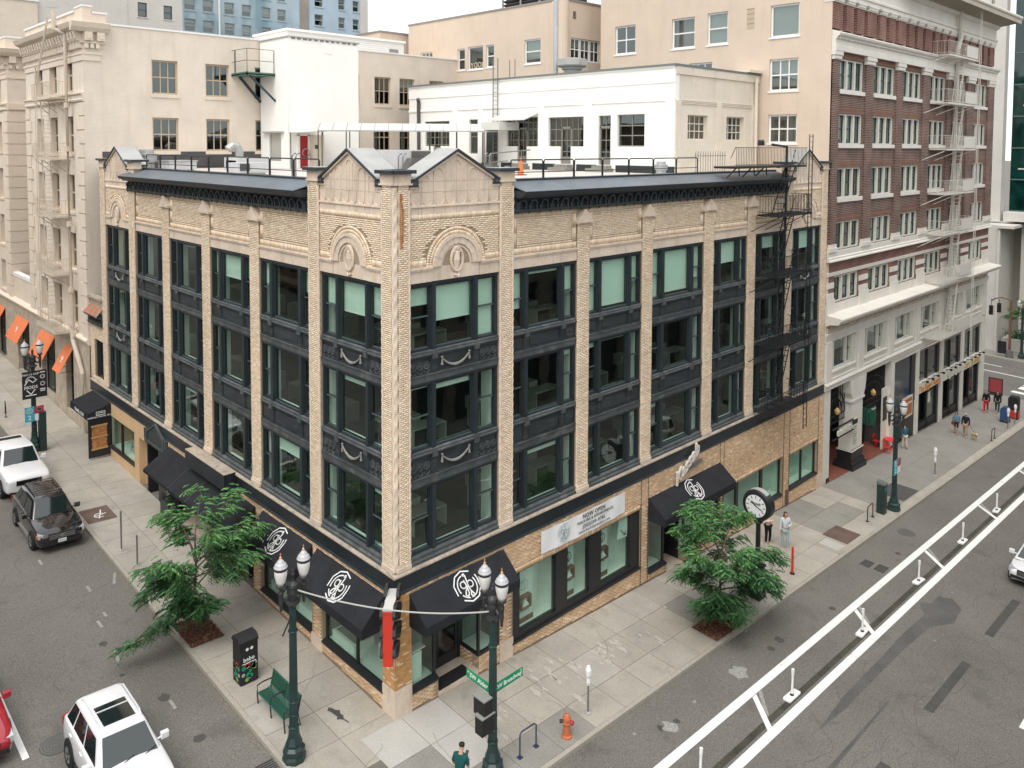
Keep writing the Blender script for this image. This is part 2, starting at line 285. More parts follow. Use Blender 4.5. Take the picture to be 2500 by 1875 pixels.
# ------------------------------------------------------------------ helpers
def gz(x, y): return -0.0485 * x + 0.0364 * y          # the pavements lie on one gently tilted plane
KH = 0.13                                              # kerb height
def rz(x, y): return gz(x, y) - KH                     # the roadways lie a kerb lower
WL = {}                                                # world base of every top-level thing
class MB:
    """collects geometry (world or local), builds ONE mesh object"""
    def __init__(s, T=None): s.v = []; s.f = []; s.m = []; s.i = 0; s.T = T
    def mi(s, i): s.i = i; return s
    def add(s, vs, fs):
        b = len(s.v)
        s.v += [s.T(*p) if s.T else tuple(p) for p in vs]
        s.f += [tuple(b + k for k in q) for q in fs]; s.m += [s.i] * len(fs)
        return s
    def box(s, x0, x1, y0, y1, z0, z1):
        return s.add([(x0, y0, z0), (x1, y0, z0), (x1, y1, z0), (x0, y1, z0), (x0, y0, z1), (x1, y0, z1), (x1, y1, z1), (x0, y1, z1)],
                     [(0, 3, 2, 1), (4, 5, 6, 7), (0, 1, 5, 4), (1, 2, 6, 5), (2, 3, 7, 6), (3, 0, 4, 7)])
    def quad(s, a, b, c, d): return s.add([a, b, c, d], [(0, 1, 2, 3)])
    def poly(s, pts): return s.add(pts, [tuple(range(len(pts)))])
    def ext(s, prof, a0, a1, axis=0):
        """extrude the 2D profile along axis: 0 -> (a,p,q)  1 -> (p,a,q)  2 -> (p,q,a)"""
        n = len(prof)
        mk = (lambda a, p, q: (a, p, q)) if axis == 0 else ((lambda a, p, q: (p, a, q)) if axis == 1 else (lambda a, p, q: (p, q, a)))
        vs = [mk(a0, *p) for p in prof] + [mk(a1, *p) for p in prof]
        fs = [(i, (i + 1) % n, n + (i + 1) % n, n + i) for i in range(n)] + [tuple(range(n))[::-1], tuple(range(n, 2 * n))]
        return s.add(vs, fs)
    def tube(s, pts, r, n=6, cap=True):
        pts = [Vector([float(q) for q in p]) for p in pts]; vs = []; N = len(pts)
        rs = [float(q) for q in r] if isinstance(r, (list, tuple)) else [float(r)] * N
        for i, p in enumerate(pts):
            t = (pts[min(i + 1, N - 1)] - pts[max(i - 1, 0)])
            t = t.normalized() if t.length > 1e-9 else Vector((0, 0, 1))
            a = t.cross(Vector((0, 0, 1)))
            if a.length < 1e-3: a = Vector((1, 0, 0))
            a.normalize(); b = t.cross(a)
            for k in range(n):
                q = 2 * PI * (k + 0.5) / n
                vs.append(tuple(p + rs[i] * (math.cos(q) * a + math.sin(q) * b)))
        fs = [(i * n + k, i * n + (k + 1) % n, (i + 1) * n + (k + 1) % n, (i + 1) * n + k) for i in range(N - 1) for k in range(n)]
        if cap: fs += [tuple(range(n))[::-1], tuple(range((N - 1) * n, N * n))]
        return s.add(vs, fs)
    def bar(s, a, b, w, h=None):
        """square bar"""
        return s.tube([a, b], (w if h is None else (w + h) / 2) * 0.7071, 4)
    def lathe(s, prof, c=(0, 0, 0), n=16, cap=True):
        vs = []; M_ = len(prof)
        for r_, z in prof:
            for k in range(n):
                q = 2 * PI * (k + 0.5) / n; vs.append((c[0] + r_ * math.cos(q), c[1] + r_ * math.sin(q), c[2] + z))
        fs = [(i * n + k, i * n + (k + 1) % n, (i + 1) * n + (k + 1) % n, (i + 1) * n + k) for i in range(M_ - 1) for k in range(n)]
        if cap: fs += [tuple(range(n))[::-1], tuple(range((M_ - 1) * n, M_ * n))]
        return s.add(vs, fs)
    def ring(s, c, R0, R1, t0, t1, d0, d1, n=16):
        """arched band in the (s,z) plane, angles t0..t1, between radii, from depth d0 to d1 (second coordinate)"""
        for i in range(n):
            a, b = t0 + (t1 - t0) * i / n, t0 + (t1 - t0) * (i + 1) / n
            P = lambda r_, q, d: (c[0] + r_ * math.cos(q), d, c[1] + r_ * math.sin(q))
            vs = [P(R0, a, d0), P(R1, a, d0), P(R1, b, d0), P(R0, b, d0), P(R0, a, d1), P(R1, a, d1), P(R1, b, d1), P(R0, b, d1)]
            s.add(vs, [(0, 1, 2, 3), (7, 6, 5, 4), (0, 4, 5, 1), (1, 5, 6, 2), (2, 6, 7, 3), (3, 7, 4, 0)])
        return s
    def build(s, name, mats, parent=None, smooth=False, **pr):
        off = Vector((0, 0, 0))
        if parent is not None: off = root_off(parent)
        me = bpy.data.meshes.new(name)
        me.from_pydata([(p[0] - off.x, p[1] - off.y, p[2] - off.z) for p in s.v], [], s.f)
        mats = mats if isinstance(mats, (list, tuple)) else [mats]
        for m_ in mats: me.materials.append(m_)
        if len(mats) > 1: me.polygons.foreach_set('material_index', s.m)
        if smooth: me.polygons.foreach_set('use_smooth', [True] * len(me.polygons))
        me.update()
        return link(name, me, parent, **pr)
def root_off(o):
    while o.parent is not None: o = o.parent
    return WL.get(o.name, Vector((0, 0, 0)))
def link(name, me, parent=None, **pr):
    o = bpy.data.objects.new(name, me); COL.objects.link(o)
    if parent is not None: o.parent = parent
    for k, v in pr.items(): o[k] = v
    return o
def thing(name, label, cat, loc=(0, 0, 0), group=None):
    o = bpy.data.objects.new(name, None); COL.objects.link(o); o.location = loc
    o.empty_display_size = 0.2
    WL[o.name] = Vector(loc); o['label'] = label; o['category'] = cat
    if group: o['group'] = group
    return o
def tag(o, label, cat, group=None):
    o['label'] = label; o['category'] = cat
    if group: o['group'] = group
    return o
def settle(o, z=None):
    """give a one-mesh top-level thing an origin at its own base"""
    me = o.data; n = len(me.vertices); a = np.empty(n * 3); me.vertices.foreach_get('co', a); a = a.reshape(-1, 3)
    c = np.array([(a[:, 0].min() + a[:, 0].max()) / 2, (a[:, 1].min() + a[:, 1].max()) / 2, a[:, 2].min()])
    a -= c; me.vertices.foreach_set('co', a.ravel()); me.update(); o.location = c
    return o
def dup(root, loc, rz_=None, label=None, group=None):
    r = root.copy(); COL.objects.link(r); r.location = loc
    if rz_ is not None: r.rotation_euler = (0, 0, rz_)
    if label: r['label'] = label
    if group: r['group'] = group
    def kids(a, b):
        for ch in list(a.children):
            c = ch.copy(); COL.objects.link(c); c.parent = b; kids(ch, c)
    kids(root, r)
    return r
def inst(name, me, parent, loc, rot=0.0, scale=None, **pr):
    """a piece sharing mesh data, placed at a world location under a thing"""
    o = link(name, me, parent, **pr); off = root_off(parent)
    o.location = (loc[0] - off.x, loc[1] - off.y, loc[2] - off.z)
    if rot: o.rotation_euler = (0, 0, rot)
    if scale: o.scale = scale
    return o
def mesh_of(mb, name, mats, smooth=False):
    me = bpy.data.meshes.new(name); me.from_pydata(mb.v, [], mb.f)
    mats = mats if isinstance(mats, (list, tuple)) else [mats]
    for m_ in mats: me.materials.append(m_)
    if len(mats) > 1: me.polygons.foreach_set('material_index', mb.m)
    if smooth: me.polygons.foreach_set('use_smooth', [True] * len(me.polygons))
    me.update(); return me
def np_mesh(name, V, F, m, parent=None, **pr):
    """V (n,3), F (k,4) -> one mesh object, fast"""
    if parent is not None: V = V - np.array(root_off(parent))
    me = bpy.data.meshes.new(name); me.vertices.add(len(V)); me.vertices.foreach_set('co', V.astype(np.float32).ravel())
    k = F.shape[1]; me.loops.add(F.size); me.loops.foreach_set('vertex_index', F.astype(np.int32).ravel())
    me.polygons.add(len(F)); me.polygons.foreach_set('loop_start', np.arange(0, F.size, k, dtype=np.int32))
    me.materials.append(m); me.update(calc_edges=True); return link(name, me, parent, **pr)
# facade frames: s along the wall, d outwards from the building line, z up
FR = lambda s, d, z: (s, -d, z)        # Broadway front (faces -y)
FL = lambda s, d, z: (-d, s, z)        # Alder front (faces -x)
class Bricks:
    """boxes with five faces, collected as arrays"""
    def __init__(s): s.V = []; s.n = 0
    def put(s, T, cs, cz, hw, hh, d0, d1):
        c = [(-1, -1), (1, -1), (1, 1), (-1, 1)]
        s.V.append([T(cs + a * hw, d1, cz + b * hh) for a, b in c] + [T(cs + a * hw, d0, cz + b * hh) for a, b in c]); s.n += 1
    def rows(s, T, s0, s1, z0, z1, d, hole=None, bl=0.212, bh=0.0675, j=0.011, proud=0.012, off=0):
        nz = max(1, round((z1 - z0) / bh)); h = (z1 - z0) / nz; ns = max(1, round((s1 - s0) / bl)); w_ = (s1 - s0) / ns
        for r in range(nz):
            zc = z0 + (r + .5) * h; odd = (r + off) % 2
            cuts = [s0] + [s0 + (k + (0.5 if odd else 1)) * w_ for k in range(ns - (0 if odd else 1))] + [s1]
            for a, b in zip(cuts[:-1], cuts[1:]):
                if b - a < 0.03: continue
                if hole and (hole(a, zc) or hole(b, zc) or hole((a + b) / 2, zc)): continue
                s.put(T, (a + b) / 2, zc, (b - a) / 2 - j / 2, h / 2 - j / 2, d - 0.03, d + proud * random.uniform(.5, 1.1))
    def soldier(s, T, s0, s1, z0, z1, d, hole=None, bw=0.075, j=0.011, proud=0.014):
        n = max(1, round((s1 - s0) / bw)); w_ = (s1 - s0) / n
        for k in range(n):
            c = s0 + (k + .5) * w_
            if hole and (hole(c, z0 + .02) or hole(c, z1 - .02)): continue
            s.put(T, c, (z0 + z1) / 2, w_ / 2 - j / 2, (z1 - z0) / 2 - j / 2, d - 0.03, d + proud * random.uniform(.6, 1.1))
    def quads(s, pts8): s.V.append(pts8); s.n += 1
    def build(s, name, m, parent, **pr):
        V = np.array(s.V).reshape(-1, 3); b = (np.arange(s.n) * 8)[:, None, None]
        F = (np.array([[0, 1, 2, 3], [0, 4, 5, 1], [1, 5, 6, 2], [2, 6, 7, 3], [3, 7, 4, 0]])[None] + b).reshape(-1, 4)
        return np_mesh(name, V, F, m, parent, **pr)
def text_mesh(body, size, ext=0.003, bold=False, shear=0.0, space=1.0):
    """flat lettering from Blender's own built-in font, as plain vertices and faces centred on the origin (x right, y up)"""
    cu = bpy.data.curves.new('lettering', 'FONT'); cu.body = body; cu.size = size; cu.align_x = 'CENTER'; cu.align_y = 'CENTER'
    cu.extrude = ext; cu.resolution_u = 2; cu.shear = shear; cu.space_character = space; cu.offset = 0.012 * size if bold else 0.0
    o = bpy.data.objects.new('lettering', cu); COL.objects.link(o)
    dg = bpy.context.evaluated_depsgraph_get(); me = o.evaluated_get(dg).to_mesh()
    vs = [tuple(v.co) for v in me.vertices]; fs = [tuple(p.vertices) for p in me.polygons]
    o.evaluated_get(dg).to_mesh_clear(); bpy.data.objects.remove(o); bpy.data.curves.remove(cu)
    return vs, fs
def letters(mb, body, size, M4, ext=0.003, bold=False, shear=0.0, space=1.0, sx=1.0):
    vs, fs = text_mesh(body, size, ext, bold, shear, space)
    return mb.add([tuple(M4 @ Vector((v[0] * sx, v[1], v[2]))) for v in vs], fs)
def plane_m(o, xdir, ydir):
    x, y = Vector(xdir).normalized(), Vector(ydir).normalized(); z = x.cross(y)
    return Matrix(((x.x, y.x, z.x, o[0]), (x.y, y.y, z.y, o[1]), (x.z, y.z, z.z, o[2]), (0, 0, 0, 1)))
def strokes(mb, M4, lines, w_, h=0.006):
    """flat pen strokes (polylines in plane coordinates) as thin raised ribbons"""
    for pts in lines:
        for (a, b) in zip(pts[:-1], pts[1:]):
            a = Vector((a[0], a[1])); b = Vector((b[0], b[1])); d = b - a
            if d.length < 1e-6: continue
            n = Vector((-d.y, d.x)).normalized() * w_ / 2; e = d.normalized() * w_ * .3
            q = [a - e + n, a - e - n, b + e - n, b + e + n]
            mb.add([tuple(M4 @ Vector((p.x, p.y, 0.0))) for p in q] + [tuple(M4 @ Vector((p.x, p.y, h))) for p in q],
                   [(4, 5, 6, 7), (0, 1, 5, 4), (1, 2, 6, 5), (2, 3, 7, 6), (3, 0, 4, 7)])
    return mb
def arc(cx, cy, r, a0, a1, n=14, ry=None): return [(cx + r * math.cos(R(a0 + (a1 - a0) * i / n)), cy + (ry or r) * math.sin(R(a0 + (a1 - a0) * i / n))) for i in range(n + 1)]
def sheet(name, pts, z_fn, dz, m, parent=None, **pr):
    mb = MB(); mb.poly([(x, y, z_fn(x, y) + dz) for x, y in pts]); return mb.build(name, m, parent, **pr)

# ------------------------------------------------------------------ ground, roads, pavements
def clampz(x, y, dz): return -0.0485 * min(max(x, -70), 92) + 0.0364 * min(max(y, -70), 75) + dz
_xs = [-1500, -70, -20, 0, 30, 62, 92, 1500]; _ys = [-1500, -70, -20, 0, 30, 75, 1500]
mb = MB()
for i in range(len(_xs) - 1):
    for j in range(len(_ys) - 1):
        mb.poly([(x, y, clampz(x, y, -KH - 0.02)) for x, y in ((_xs[i], _ys[j]), (_xs[i + 1], _ys[j]), (_xs[i + 1], _ys[j + 1]), (_xs[i], _ys[j + 1]))])
mb.build('ground', M_asph, kind='structure')
XE, YE = 64.3, 60.0       # ends of the block
KX, KY = -3.62, -4.5      # kerb lines
sheet('alder_road', [(-23, -40), (KX, -40), (KX, YE + 8), (-23, YE + 8)], rz, 0, M_asph, kind='structure')
sheet('broadway_road', [(KX, -40), (92, -40), (92, KY), (KX, KY)], rz, 0.0, M_asph, kind='structure')
sheet('cross_road', [(XE, KY), (81.5, KY), (81.5, 60), (XE, 60)], rz, 0.0, M_asph, kind='structure')

def sidewalk(name, x0, x1, y0, y1):
    """a bedding slab the paving pieces sit on"""
    mb = MB()
    p = [(x0, y0), (x1, y0), (x1, y1), (x0, y1)]
    mb.add([(x, y, gz(x, y) - 0.35) for x, y in p] + [(x, y, gz(x, y) - 0.014) for x, y in p], [(4, 5, 6, 7), (0, 1, 5, 4), (1, 2, 6, 5), (2, 3, 7, 6), (3, 0, 4, 7)])
    return mb.build(name, M_joint, kind='structure')
def slab(parent, name, x0, x1, y0, y1, m, j=0.010, top=0.0, th=0.03):
    mb = MB(); p = [(x0 + j, y0 + j), (x1 - j, y0 + j), (x1 - j, y1 - j), (x0 + j, y1 - j)]
    t = top + random.uniform(-.002, .002)
    mb.add([(x, y, gz(x, y) + t - th) for x, y in p] + [(x, y, gz(x, y) + t) for x, y in p], [(4, 5, 6, 7), (0, 1, 5, 4), (1, 2, 6, 5), (2, 3, 7, 6), (3, 0, 4, 7)])
    return mb.build(name, m, parent)
def slab_variant(base, k):
    v = 1 + random.uniform(-.09, .07)
    n = f'{base}_{k}'
    return mat(n, (0.40 * v, 0.368 * v, 0.32 * v * random.uniform(.97, 1.03)), 0.9, spec=0.2, var=0.10, vscale=0.7, grain=0.09, gscale=18, bump=0.15, bscale=60, stain=(0.20, 0.185, 0.16, 0.6), stscale=(1.1, 1.1, 1.1), stlo=0.56, sthi=0.78)
SLABM = [slab_variant('concrete_slab_tone', k) for k in range(7)]
SLABW = mat('new_pale_concrete', (0.45, 0.43, 0.395), 0.9, spec=0.2, var=0.06, vscale=0.9, grain=0.07, gscale=20)
wa = sidewalk('alder_sidewalk', KX + .16, 0.0, -2.6, YE)
wb = sidewalk('broadway_sidewalk', -1.3, XE, KY + .16, 0.0)
xs_a = [KX + .16, -1.78, 0.0]
ys_a = [-2.6 + 1.52 * k for k in range(24)] + [34.2 + 2.6 * k for k in range(10)]
for a, b in zip(ys_a[:-1], ys_a[1:]):
    for c, d in zip(xs_a[:-1], xs_a[1:]):
        if d > -1.3 and b < 0.0: continue
        slab(wa, 'slab', c, d, a, b, random.choice(SLABM))
ys_b = [KY + .16, -3.06, -1.55, 0.0]
x = -1.3
greys = {(1, 0): 1, (2, 0): 1, (3, 0): 1, (0, 1): 1, (9, 1): 1, (17, 2): 1, (18, 2): 1, (18, 1): 1, (19, 1): 1, (17, 1): 1}
k = 0
while x < 30.3:
    x1 = min(x + 1.53, 30.6)
    if 30.6 - x1 < .4: x1 = 30.6
    for r in range(3):
        m_ = SLABM[k * 3 % 7] if (k, r) not in greys else M_slabg
        if (k, r) in ((1, 1), (1, 2), (0, 2)): m_ = SLABW
        slab(wb, 'slab', x, x1, ys_b[r], ys_b[r + 1], random.choice(SLABM) if m_ in SLABM else m_)
    x = x1; k += 1
while x < XE - .1:
    x1 = min(x + 2.45, XE)
    for r, (c, d) in enumerate(((KY + .16, -3.95), (-3.95, -1.95), (-1.95, 0.0))):
        slab(wb, 'slab', x, x1, c, d, SLABM[1] if r == 0 else M_slabg, j=0.004)
    x = x1
# kerbs : long stones, each one a piece
ka = sheet('alder_kerb', [(KX + .02, -2.5), (KX + .15, -2.5), (KX + .15, YE), (KX + .02, YE)], gz, -0.05, M_joint, kind='structure')
kb = sheet('broadway_kerb', [(-1.2, KY + .02), (XE, KY + .02), (XE, KY + .15), (-1.2, KY + .15)], gz, -0.05, M_joint, kind='structure')
y = -2.5
while y < YE:
    y1 = y + random.uniform(2.2, 3.2); slab(ka, 'kerb_stone', KX, KX + .165, y, y1, M_kerb, j=0.006, th=0.24, top=0.003); y = y1
x = -1.2
while x < XE:
    x1 = x + random.uniform(2.2, 3.2); slab(kb, 'kerb_stone', x, min(x1, XE), KY, KY + .165, M_kerb, j=0.006, th=0.24, top=0.003); x = x1
# rounded kerb at the corner
mb = MB(); cx, cy, r0 = -1.2, -2.4, 2.42
pts = [(cx + r0 * math.cos(R(a)) , cy + (cy - KY) / 2.42 * r0 * math.sin(R(a)) * 1.0) for a in range(180, 271, 9)]
mb.poly([(cx, cy, gz(cx, cy))] + [(px, py, gz(px, py)) for px, py in pts])
n = len(pts)
mb.add([(px, py, gz(px, py)) for px, py in pts] + [(px, py, gz(px, py) - .3) for px, py in pts], [(i, i + 1, n + i + 1, n + i) for i in range(n - 1)])
mb.build('corner_ramp', SLABM[2], kind='structure')

def mark(name, poly, m=None, dz=0.004, parent=None, **pr):
    return sheet(name, poly, rz, dz, m or M_line, parent, **pr)
def rect(x0, x1, y0, y1): return [(x0, y0), (x1, y0), (x1, y1), (x0, y1)]
mark('buffer_line', rect(-30, 63, -6.76, -6.46), kind='structure')
mark('buffer_line', rect(-30, 63, -8.26, -7.96), kind='structure')
mark('buffer_seam', rect(-30, 63, -7.86, -7.64), mat('gravelly_seam', (0.060, 0.058, 0.045), 0.95, grain=0.4, gscale=20, var=0.3, vscale=1.2), dz=0.003, kind='structure')
for xb in (2.6, 10.55, 19.08, 27.45, 36.1, 44.7, 53.2):
    mark('buffer_bar', [(xb - .13, -6.78), (xb + .13, -6.78), (xb - 1.0, -7.98), (xb - 1.28, -7.98)], dz=0.008, kind='structure')
    mark('old_bar', [(xb + .3, -6.78), (xb + .5, -6.78), (xb - .5, -7.6), (xb - .75, -7.6)], M_oldline, dz=0.006, kind='structure')
for xa in (2.9, 8.6, 14.7, 21.7, 29.5):
    mark('covered_dash', rect(xa, xa + 4.2 if xa != 8.6 else 10.9, -11.3, -10.98), M_patch, kind='structure')
for xa in (12.9, 16.35, 24.5):
    mark('lane_dash', rect(xa if xa != 12.9 else 12.2, xa + 3.0 if xa != 12.9 else 12.9, -13.72, -13.5), kind='structure')
mark('lane_line', rect(-9.17, -8.99, 5.6, 9.6), kind='structure')
mark('lane_line', rect(-9.17, -8.99, 13.5, 17.5), kind='structure')
def stain_poly(pts): return pts
mark('oil_streak', [(10.6, -9.05), (12.5, -9.2), (15, -9.18), (18, -9.22), (20.4, -9.35), (21.5, -9.9), (23.0, -9.75), (23.6, -9.2), (23.3, -8.7), (22.4, -8.72), (22.0, -8.35), (21.2, -8.85), (19, -8.78), (16, -8.83), (13, -8.85)], M_oil, dz=0.003, kind='structure')
mark('oil_streak', [(6.0, -10.1), (9, -10.0), (14, -9.98), (14.1, -10.05), (9, -10.16), (6, -10.22)], M_oil, dz=0.003, kind='structure')
# worn survey ticks and tar blobs on the Alder roadway
for px, py, l, a in ((-4.98, 13.6, .5, 20), (-4.1, 13.65, .9, 70), (-5.05, 11.5, .35, 15), (-5.4, 10.9, .5, 20), (-5.0, 8.9, .45, 18), (-5.6, 8.5, .7, 80), (-5.0, 5.0, .5, 20), (-5.9, 16.9, .5, 10)):
    c, s_ = math.cos(R(a)), math.sin(R(a)); h = .05
    mark('worn_tick', [(px - h * s_, py + h * c), (px + h * s_, py - h * c), (px + l * c + h * s_, py - h * c + l * s_), (px + l * c - h * s_, py + h * c + l * s_)][::1] if a > 45 else [(px - h, py), (px + h, py), (px + h, py + l), (px - h, py + l)], M_oldline, kind='structure')
for px, py, r_ in ((-5.68, 9.86, .17), (-5.08, 5.75, .2), (-4.85, 9.1, .12), (-5.75, 7.7, .1), (-4.95, 3.3, .18), (14.4, -5.7, .22), (13.6, -5.8, .16), (18.4, -6.1, .15), (6.6, -5.6, .14), (26, -6, .15), (7.3, -5.75, .13)):
    mark('tar_blob', [(px + r_ * math.cos(q) * random.uniform(.7, 1.2), py + r_ * math.sin(q) * random.uniform(.7, 1.2)) for q in np.linspace(0, 2 * PI, 13)[:-1]], M_patch, kind='structure')
for px, py, r_ in ((6.9, -5.75, .30), (11.3, -5.75, .38), (8.6, -5.6, .08), (5.7, -5.2, .07), (19.5, -9.8, .06), (24.2, -9.0, .05)):
    mark('paint_splash', [(px + r_ * math.cos(q) * random.uniform(.5, 1.2), py + r_ * math.sin(q) * random.uniform(.5, 1.2)) for q in np.linspace(0, 2 * PI, 13)[:-1]], M_oldline, dz=0.005, kind='structure')
# cracks in the carriageway : thin dark tar lines
mb = MB(); rc = random.Random(5)
def crack(x, y, ang, n, step=.28, w_=.012):
    pts = []
    for i in range(n):
        pts.append((x, y)); ang += rc.uniform(-.55, .55); x += step * math.cos(ang); y += step * math.sin(ang)
        ang += (0 - ang) * .12
    for (a, b) in zip(pts[:-1], pts[1:]):
        d = math.hypot(b[0] - a[0], b[1] - a[1]); nx, ny = -(b[1] - a[1]) / d * w_ / 2, (b[0] - a[0]) / d * w_ / 2
        mb.poly([(a[0] + nx, a[1] + ny, rz(*a) + .003), (a[0] - nx, a[1] - ny, rz(*a) + .003), (b[0] - nx, b[1] - ny, rz(*b) + .003), (b[0] + nx, b[1] + ny, rz(*b) + .003)])
for i in range(26): crack(rc.uniform(5, 33), rc.uniform(-14.5, -8.8), rc.uniform(-.5, .5), rc.randint(8, 26))
for i in range(60): crack(rc.uniform(10, 30), rc.gauss(-12.0, .5), rc.uniform(-2, 2), rc.randint(3, 8), .2)
for i in range(7): crack(rc.uniform(-8, -4.2), rc.uniform(2, 20), 1.57 + rc.uniform(-1.5, 1.5), rc.randint(5, 12), .3, .012)
mb.build('road_cracks', M_patch, kind='stuff')
# cracks and scuffs on the pavement
mb = MB()
def pcrack(x, y, ang, n, w_=.012, step=.2):
    for i in range(n):
        x1, y1 = x + step * math.cos(ang), y + step * math.sin(ang)
        nx, ny = -math.sin(ang) * w_ / 2, math.cos(ang) * w_ / 2
        mb.poly([(x + nx, y + ny, gz(x, y) + .005), (x - nx, y - ny, gz(x, y) + .005), (x1 - nx, y1 - ny, gz(x1, y1) + .005), (x1 + nx, y1 + ny, gz(x1, y1) + .005)])
        x, y = x1, y1; ang += rc.uniform(-.5, .5)
for a in ((.6, -1.2, -1.9, 9), (-.9, -.6, -2.4, 7), (2.2, -3.3, 1.2, 9), (-1.6, 3.0, .4, 8), (-2.4, 6.2, 1.0, 6), (8, -2.2, .5, 8), (-2.9, 14.3, .3, 6), (16, -2.6, .2, 9), (4.5, -2.4, -1, 6)): pcrack(*a)
mb.build('pavement_cracks', M_joint, kind='stuff')
M_scuff = mat('pale_scuffed_concrete', (0.46, 0.425, 0.37), 0.9, grain=0.3, gscale=25)
mb = MB()
for i in range(46):
    cx, cy = rc.gauss(7.2, 2.2), rc.gauss(-2.0, .45); cx = min(max(cx, 1.5), 13)
    if cy > -.8: continue
    r_ = rc.uniform(.06, .22)
    mb.poly([(cx + .7 * r_ * math.cos(q) * rc.uniform(.2, 1.1), cy + 2.0 * r_ * math.sin(q) * rc.uniform(.2, 1.1), 0) for q in np.linspace(0, 2 * PI, 10)[:-1]])
mb.v = [(a, b, gz(a, b) + .0045) for a, b, _ in mb.v]
mb.build('scuff_marks', M_scuff, kind='stuff')
mb = MB()
bp = [(-1.55, 1.55), (-1.38, 1.35), (-1.3, 1.1), (-1.12, .95), (-1.25, .75), (-1.2, .5), (-1.32, .3), (-1.22, -.1), (-1.3, -.12), (-1.4, .25), (-1.55, .4), (-1.68, .45), (-1.52, .62), (-1.58, .9), (-1.62, 1.15), (-1.72, 1.35), (-1.6, 1.4)]
bp = [(-1.25 + (p[0] + 1.4) * .55 + .0, 1.35 + (p[1] - .7) * .62) for p in bp]
mb.poly([(a, b, gz(a, b) + .005) for a, b in bp]); mb.build('dark_spill', M_patch, kind='structure')
# gutter litter : leaves and grit along both kerbs
mb = MB()
for i in range(900):
    if i % 2: px, py = KX - abs(rc.gauss(0, .09)), rc.uniform(.5, 17)
    else: px, py = rc.uniform(2, 40), KY - abs(rc.gauss(0, .10))
    a = rc.uniform(0, 6.28); l = rc.uniform(.012, .035)
    z_ = rz(px, py) + .008
    mb.poly([(px + l * math.cos(a), py + l * math.sin(a), z_), (px + l * .4 * math.cos(a + 1.6), py + l * .4 * math.sin(a + 1.6), z_ + .006), (px - l * math.cos(a), py - l * math.sin(a), z_), (px - l * .4 * math.cos(a + 1.6), py - l * .4 * math.sin(a + 1.6), z_ + .003)])
mb.build('gutter_litter', mat('dry_leaf_litter', (0.30, 0.22, 0.09), 0.9, isl=0.5, isl2=(0.14, 0.16, 0.06, 2.0)), kind='stuff')
# bark mulch squares round the two trees
for (x0, x1, y0, y1) in ((-3.46, -2.26, 7.5, 9.25), (12.13, 13.95, -4.32, -3.18)):
    b = sheet('mulch_bed', rect(x0, x1, y0, y1), gz, 0.006, mat('dark_soil', (0.05, 0.025, 0.018), 0.95), kind='structure')
    mb = MB()
    for i in range(2600):
        px, py = rc.uniform(x0, x1), rc.uniform(y0, y1); a = rc.uniform(0, 6.28); l, w_ = rc.uniform(.025, .075), rc.uniform(.008, .02); t = rc.uniform(-.5, .5); h = rc.uniform(.012, .045)
        c, s_ = math.cos(a), math.sin(a); z_ = gz(px, py) + h
        mb.poly([(px + l * c - w_ * s_, py + l * s_ + w_ * c, z_ + l * t), (px - l * c - w_ * s_, py - l * s_ + w_ * c, z_ - l * t * .6), (px - l * c + w_ * s_, py - l * s_ - w_ * c, z_ - l * t * .6 + .008), (px + l * c + w_ * s_, py + l * s_ - w_ * c, z_ + l * t)])
    mb.build('bark_chips', M_mulch, kind='stuff')
# iron covers and gratings let into the ground
def cover(name, label, pts, zf, m, dz=0.006, group=None):
    mb = MB(); mb.poly([(x, y, zf(x, y) + dz) for x, y in pts]); n = len(pts)
    mb.add([(x, y, zf(x, y) + dz) for x, y in pts] + [(x, y, zf(x, y) - .03) for x, y in pts], [(i, (i + 1) % n, n + (i + 1) % n, n + i) for i in range(n)])
    return settle(tag(mb.build(name, m), label, 'cover', group))
c1 = cover('vault_cover', 'rusty rectangular vault cover with a white scrawl behind the black SUV', rect(-3.42, -2.15, 19.2, 20.8), gz, M_rust)
mb = MB(); M4 = plane_m((-2.75, 19.85, gz(-2.75, 19.85) + .009), (1, 0, -.0485), (0, 1, .0364))
strokes(mb, M4, [arc(0, 0, .22, 20, 300, 10), [(-.1, -.3), (.05, .1), (.2, .55)], [(-.25, -.05), (.3, .12)]], .05)
settle(tag(mb.build('sprayed_scrawl', M_line), 'white sprayed scrawl on the rusty vault cover', 'graffiti'))
cover('vault_cover', 'large brown vault cover in the pavement beside the two women', rect(24.55, 26.2, -4.1, -2.8), gz, M_rust)
cover('vault_cover', 'pale concrete lid beside the large brown vault cover', rect(23.5, 24.3, -4.1, -3.1), gz, SLABW)
cover('vault_cover', 'dark grey vault cover beyond the street lamp with the parking sign', rect(32.6, 35.0, -3.9, -2.4), gz, mat('dark_grey_plate', (0.085, 0.083, 0.080), 0.8, grain=0.15, gscale=30))
circ = lambda cx, cy, r_, n=24: [(cx + r_ * math.cos(2 * PI * k / n), cy + r_ * math.sin(2 * PI * k / n)) for k in range(n)]
def manhole(x, y, r_, label):
    t = thing('manhole_cover', label, 'manhole', (x, y, rz(x, y)), None)
    mb = MB(); mb.v = []; mb.poly([(px, py, rz(px, py) + .010) for px, py in circ(x, y, r_)]); mb.build('lid', M_castiron, t)
    for q in (1.0, .8, .6, .4, .22):
        mb = MB(); a = circ(x, y, r_ * q); b = circ(x, y, r_ * (q - .05)); n = len(a)
        mb.add([(px, py, rz(px, py) + .014) for px, py in a + b], [(i, (i + 1) % n, n + (i + 1) % n, n + i) for i in range(n)])
        mb.build('raised_ring', mat('dark_iron_ring', (0.075, 0.072, 0.07), 0.7), t)
manhole(-8.3, 5.66, .42, 'round ringed manhole cover beside the white SUV with a sunroof')
manhole(28.8, -5.4, .42, 'round manhole cover in the far Broadway lane near the kerb')
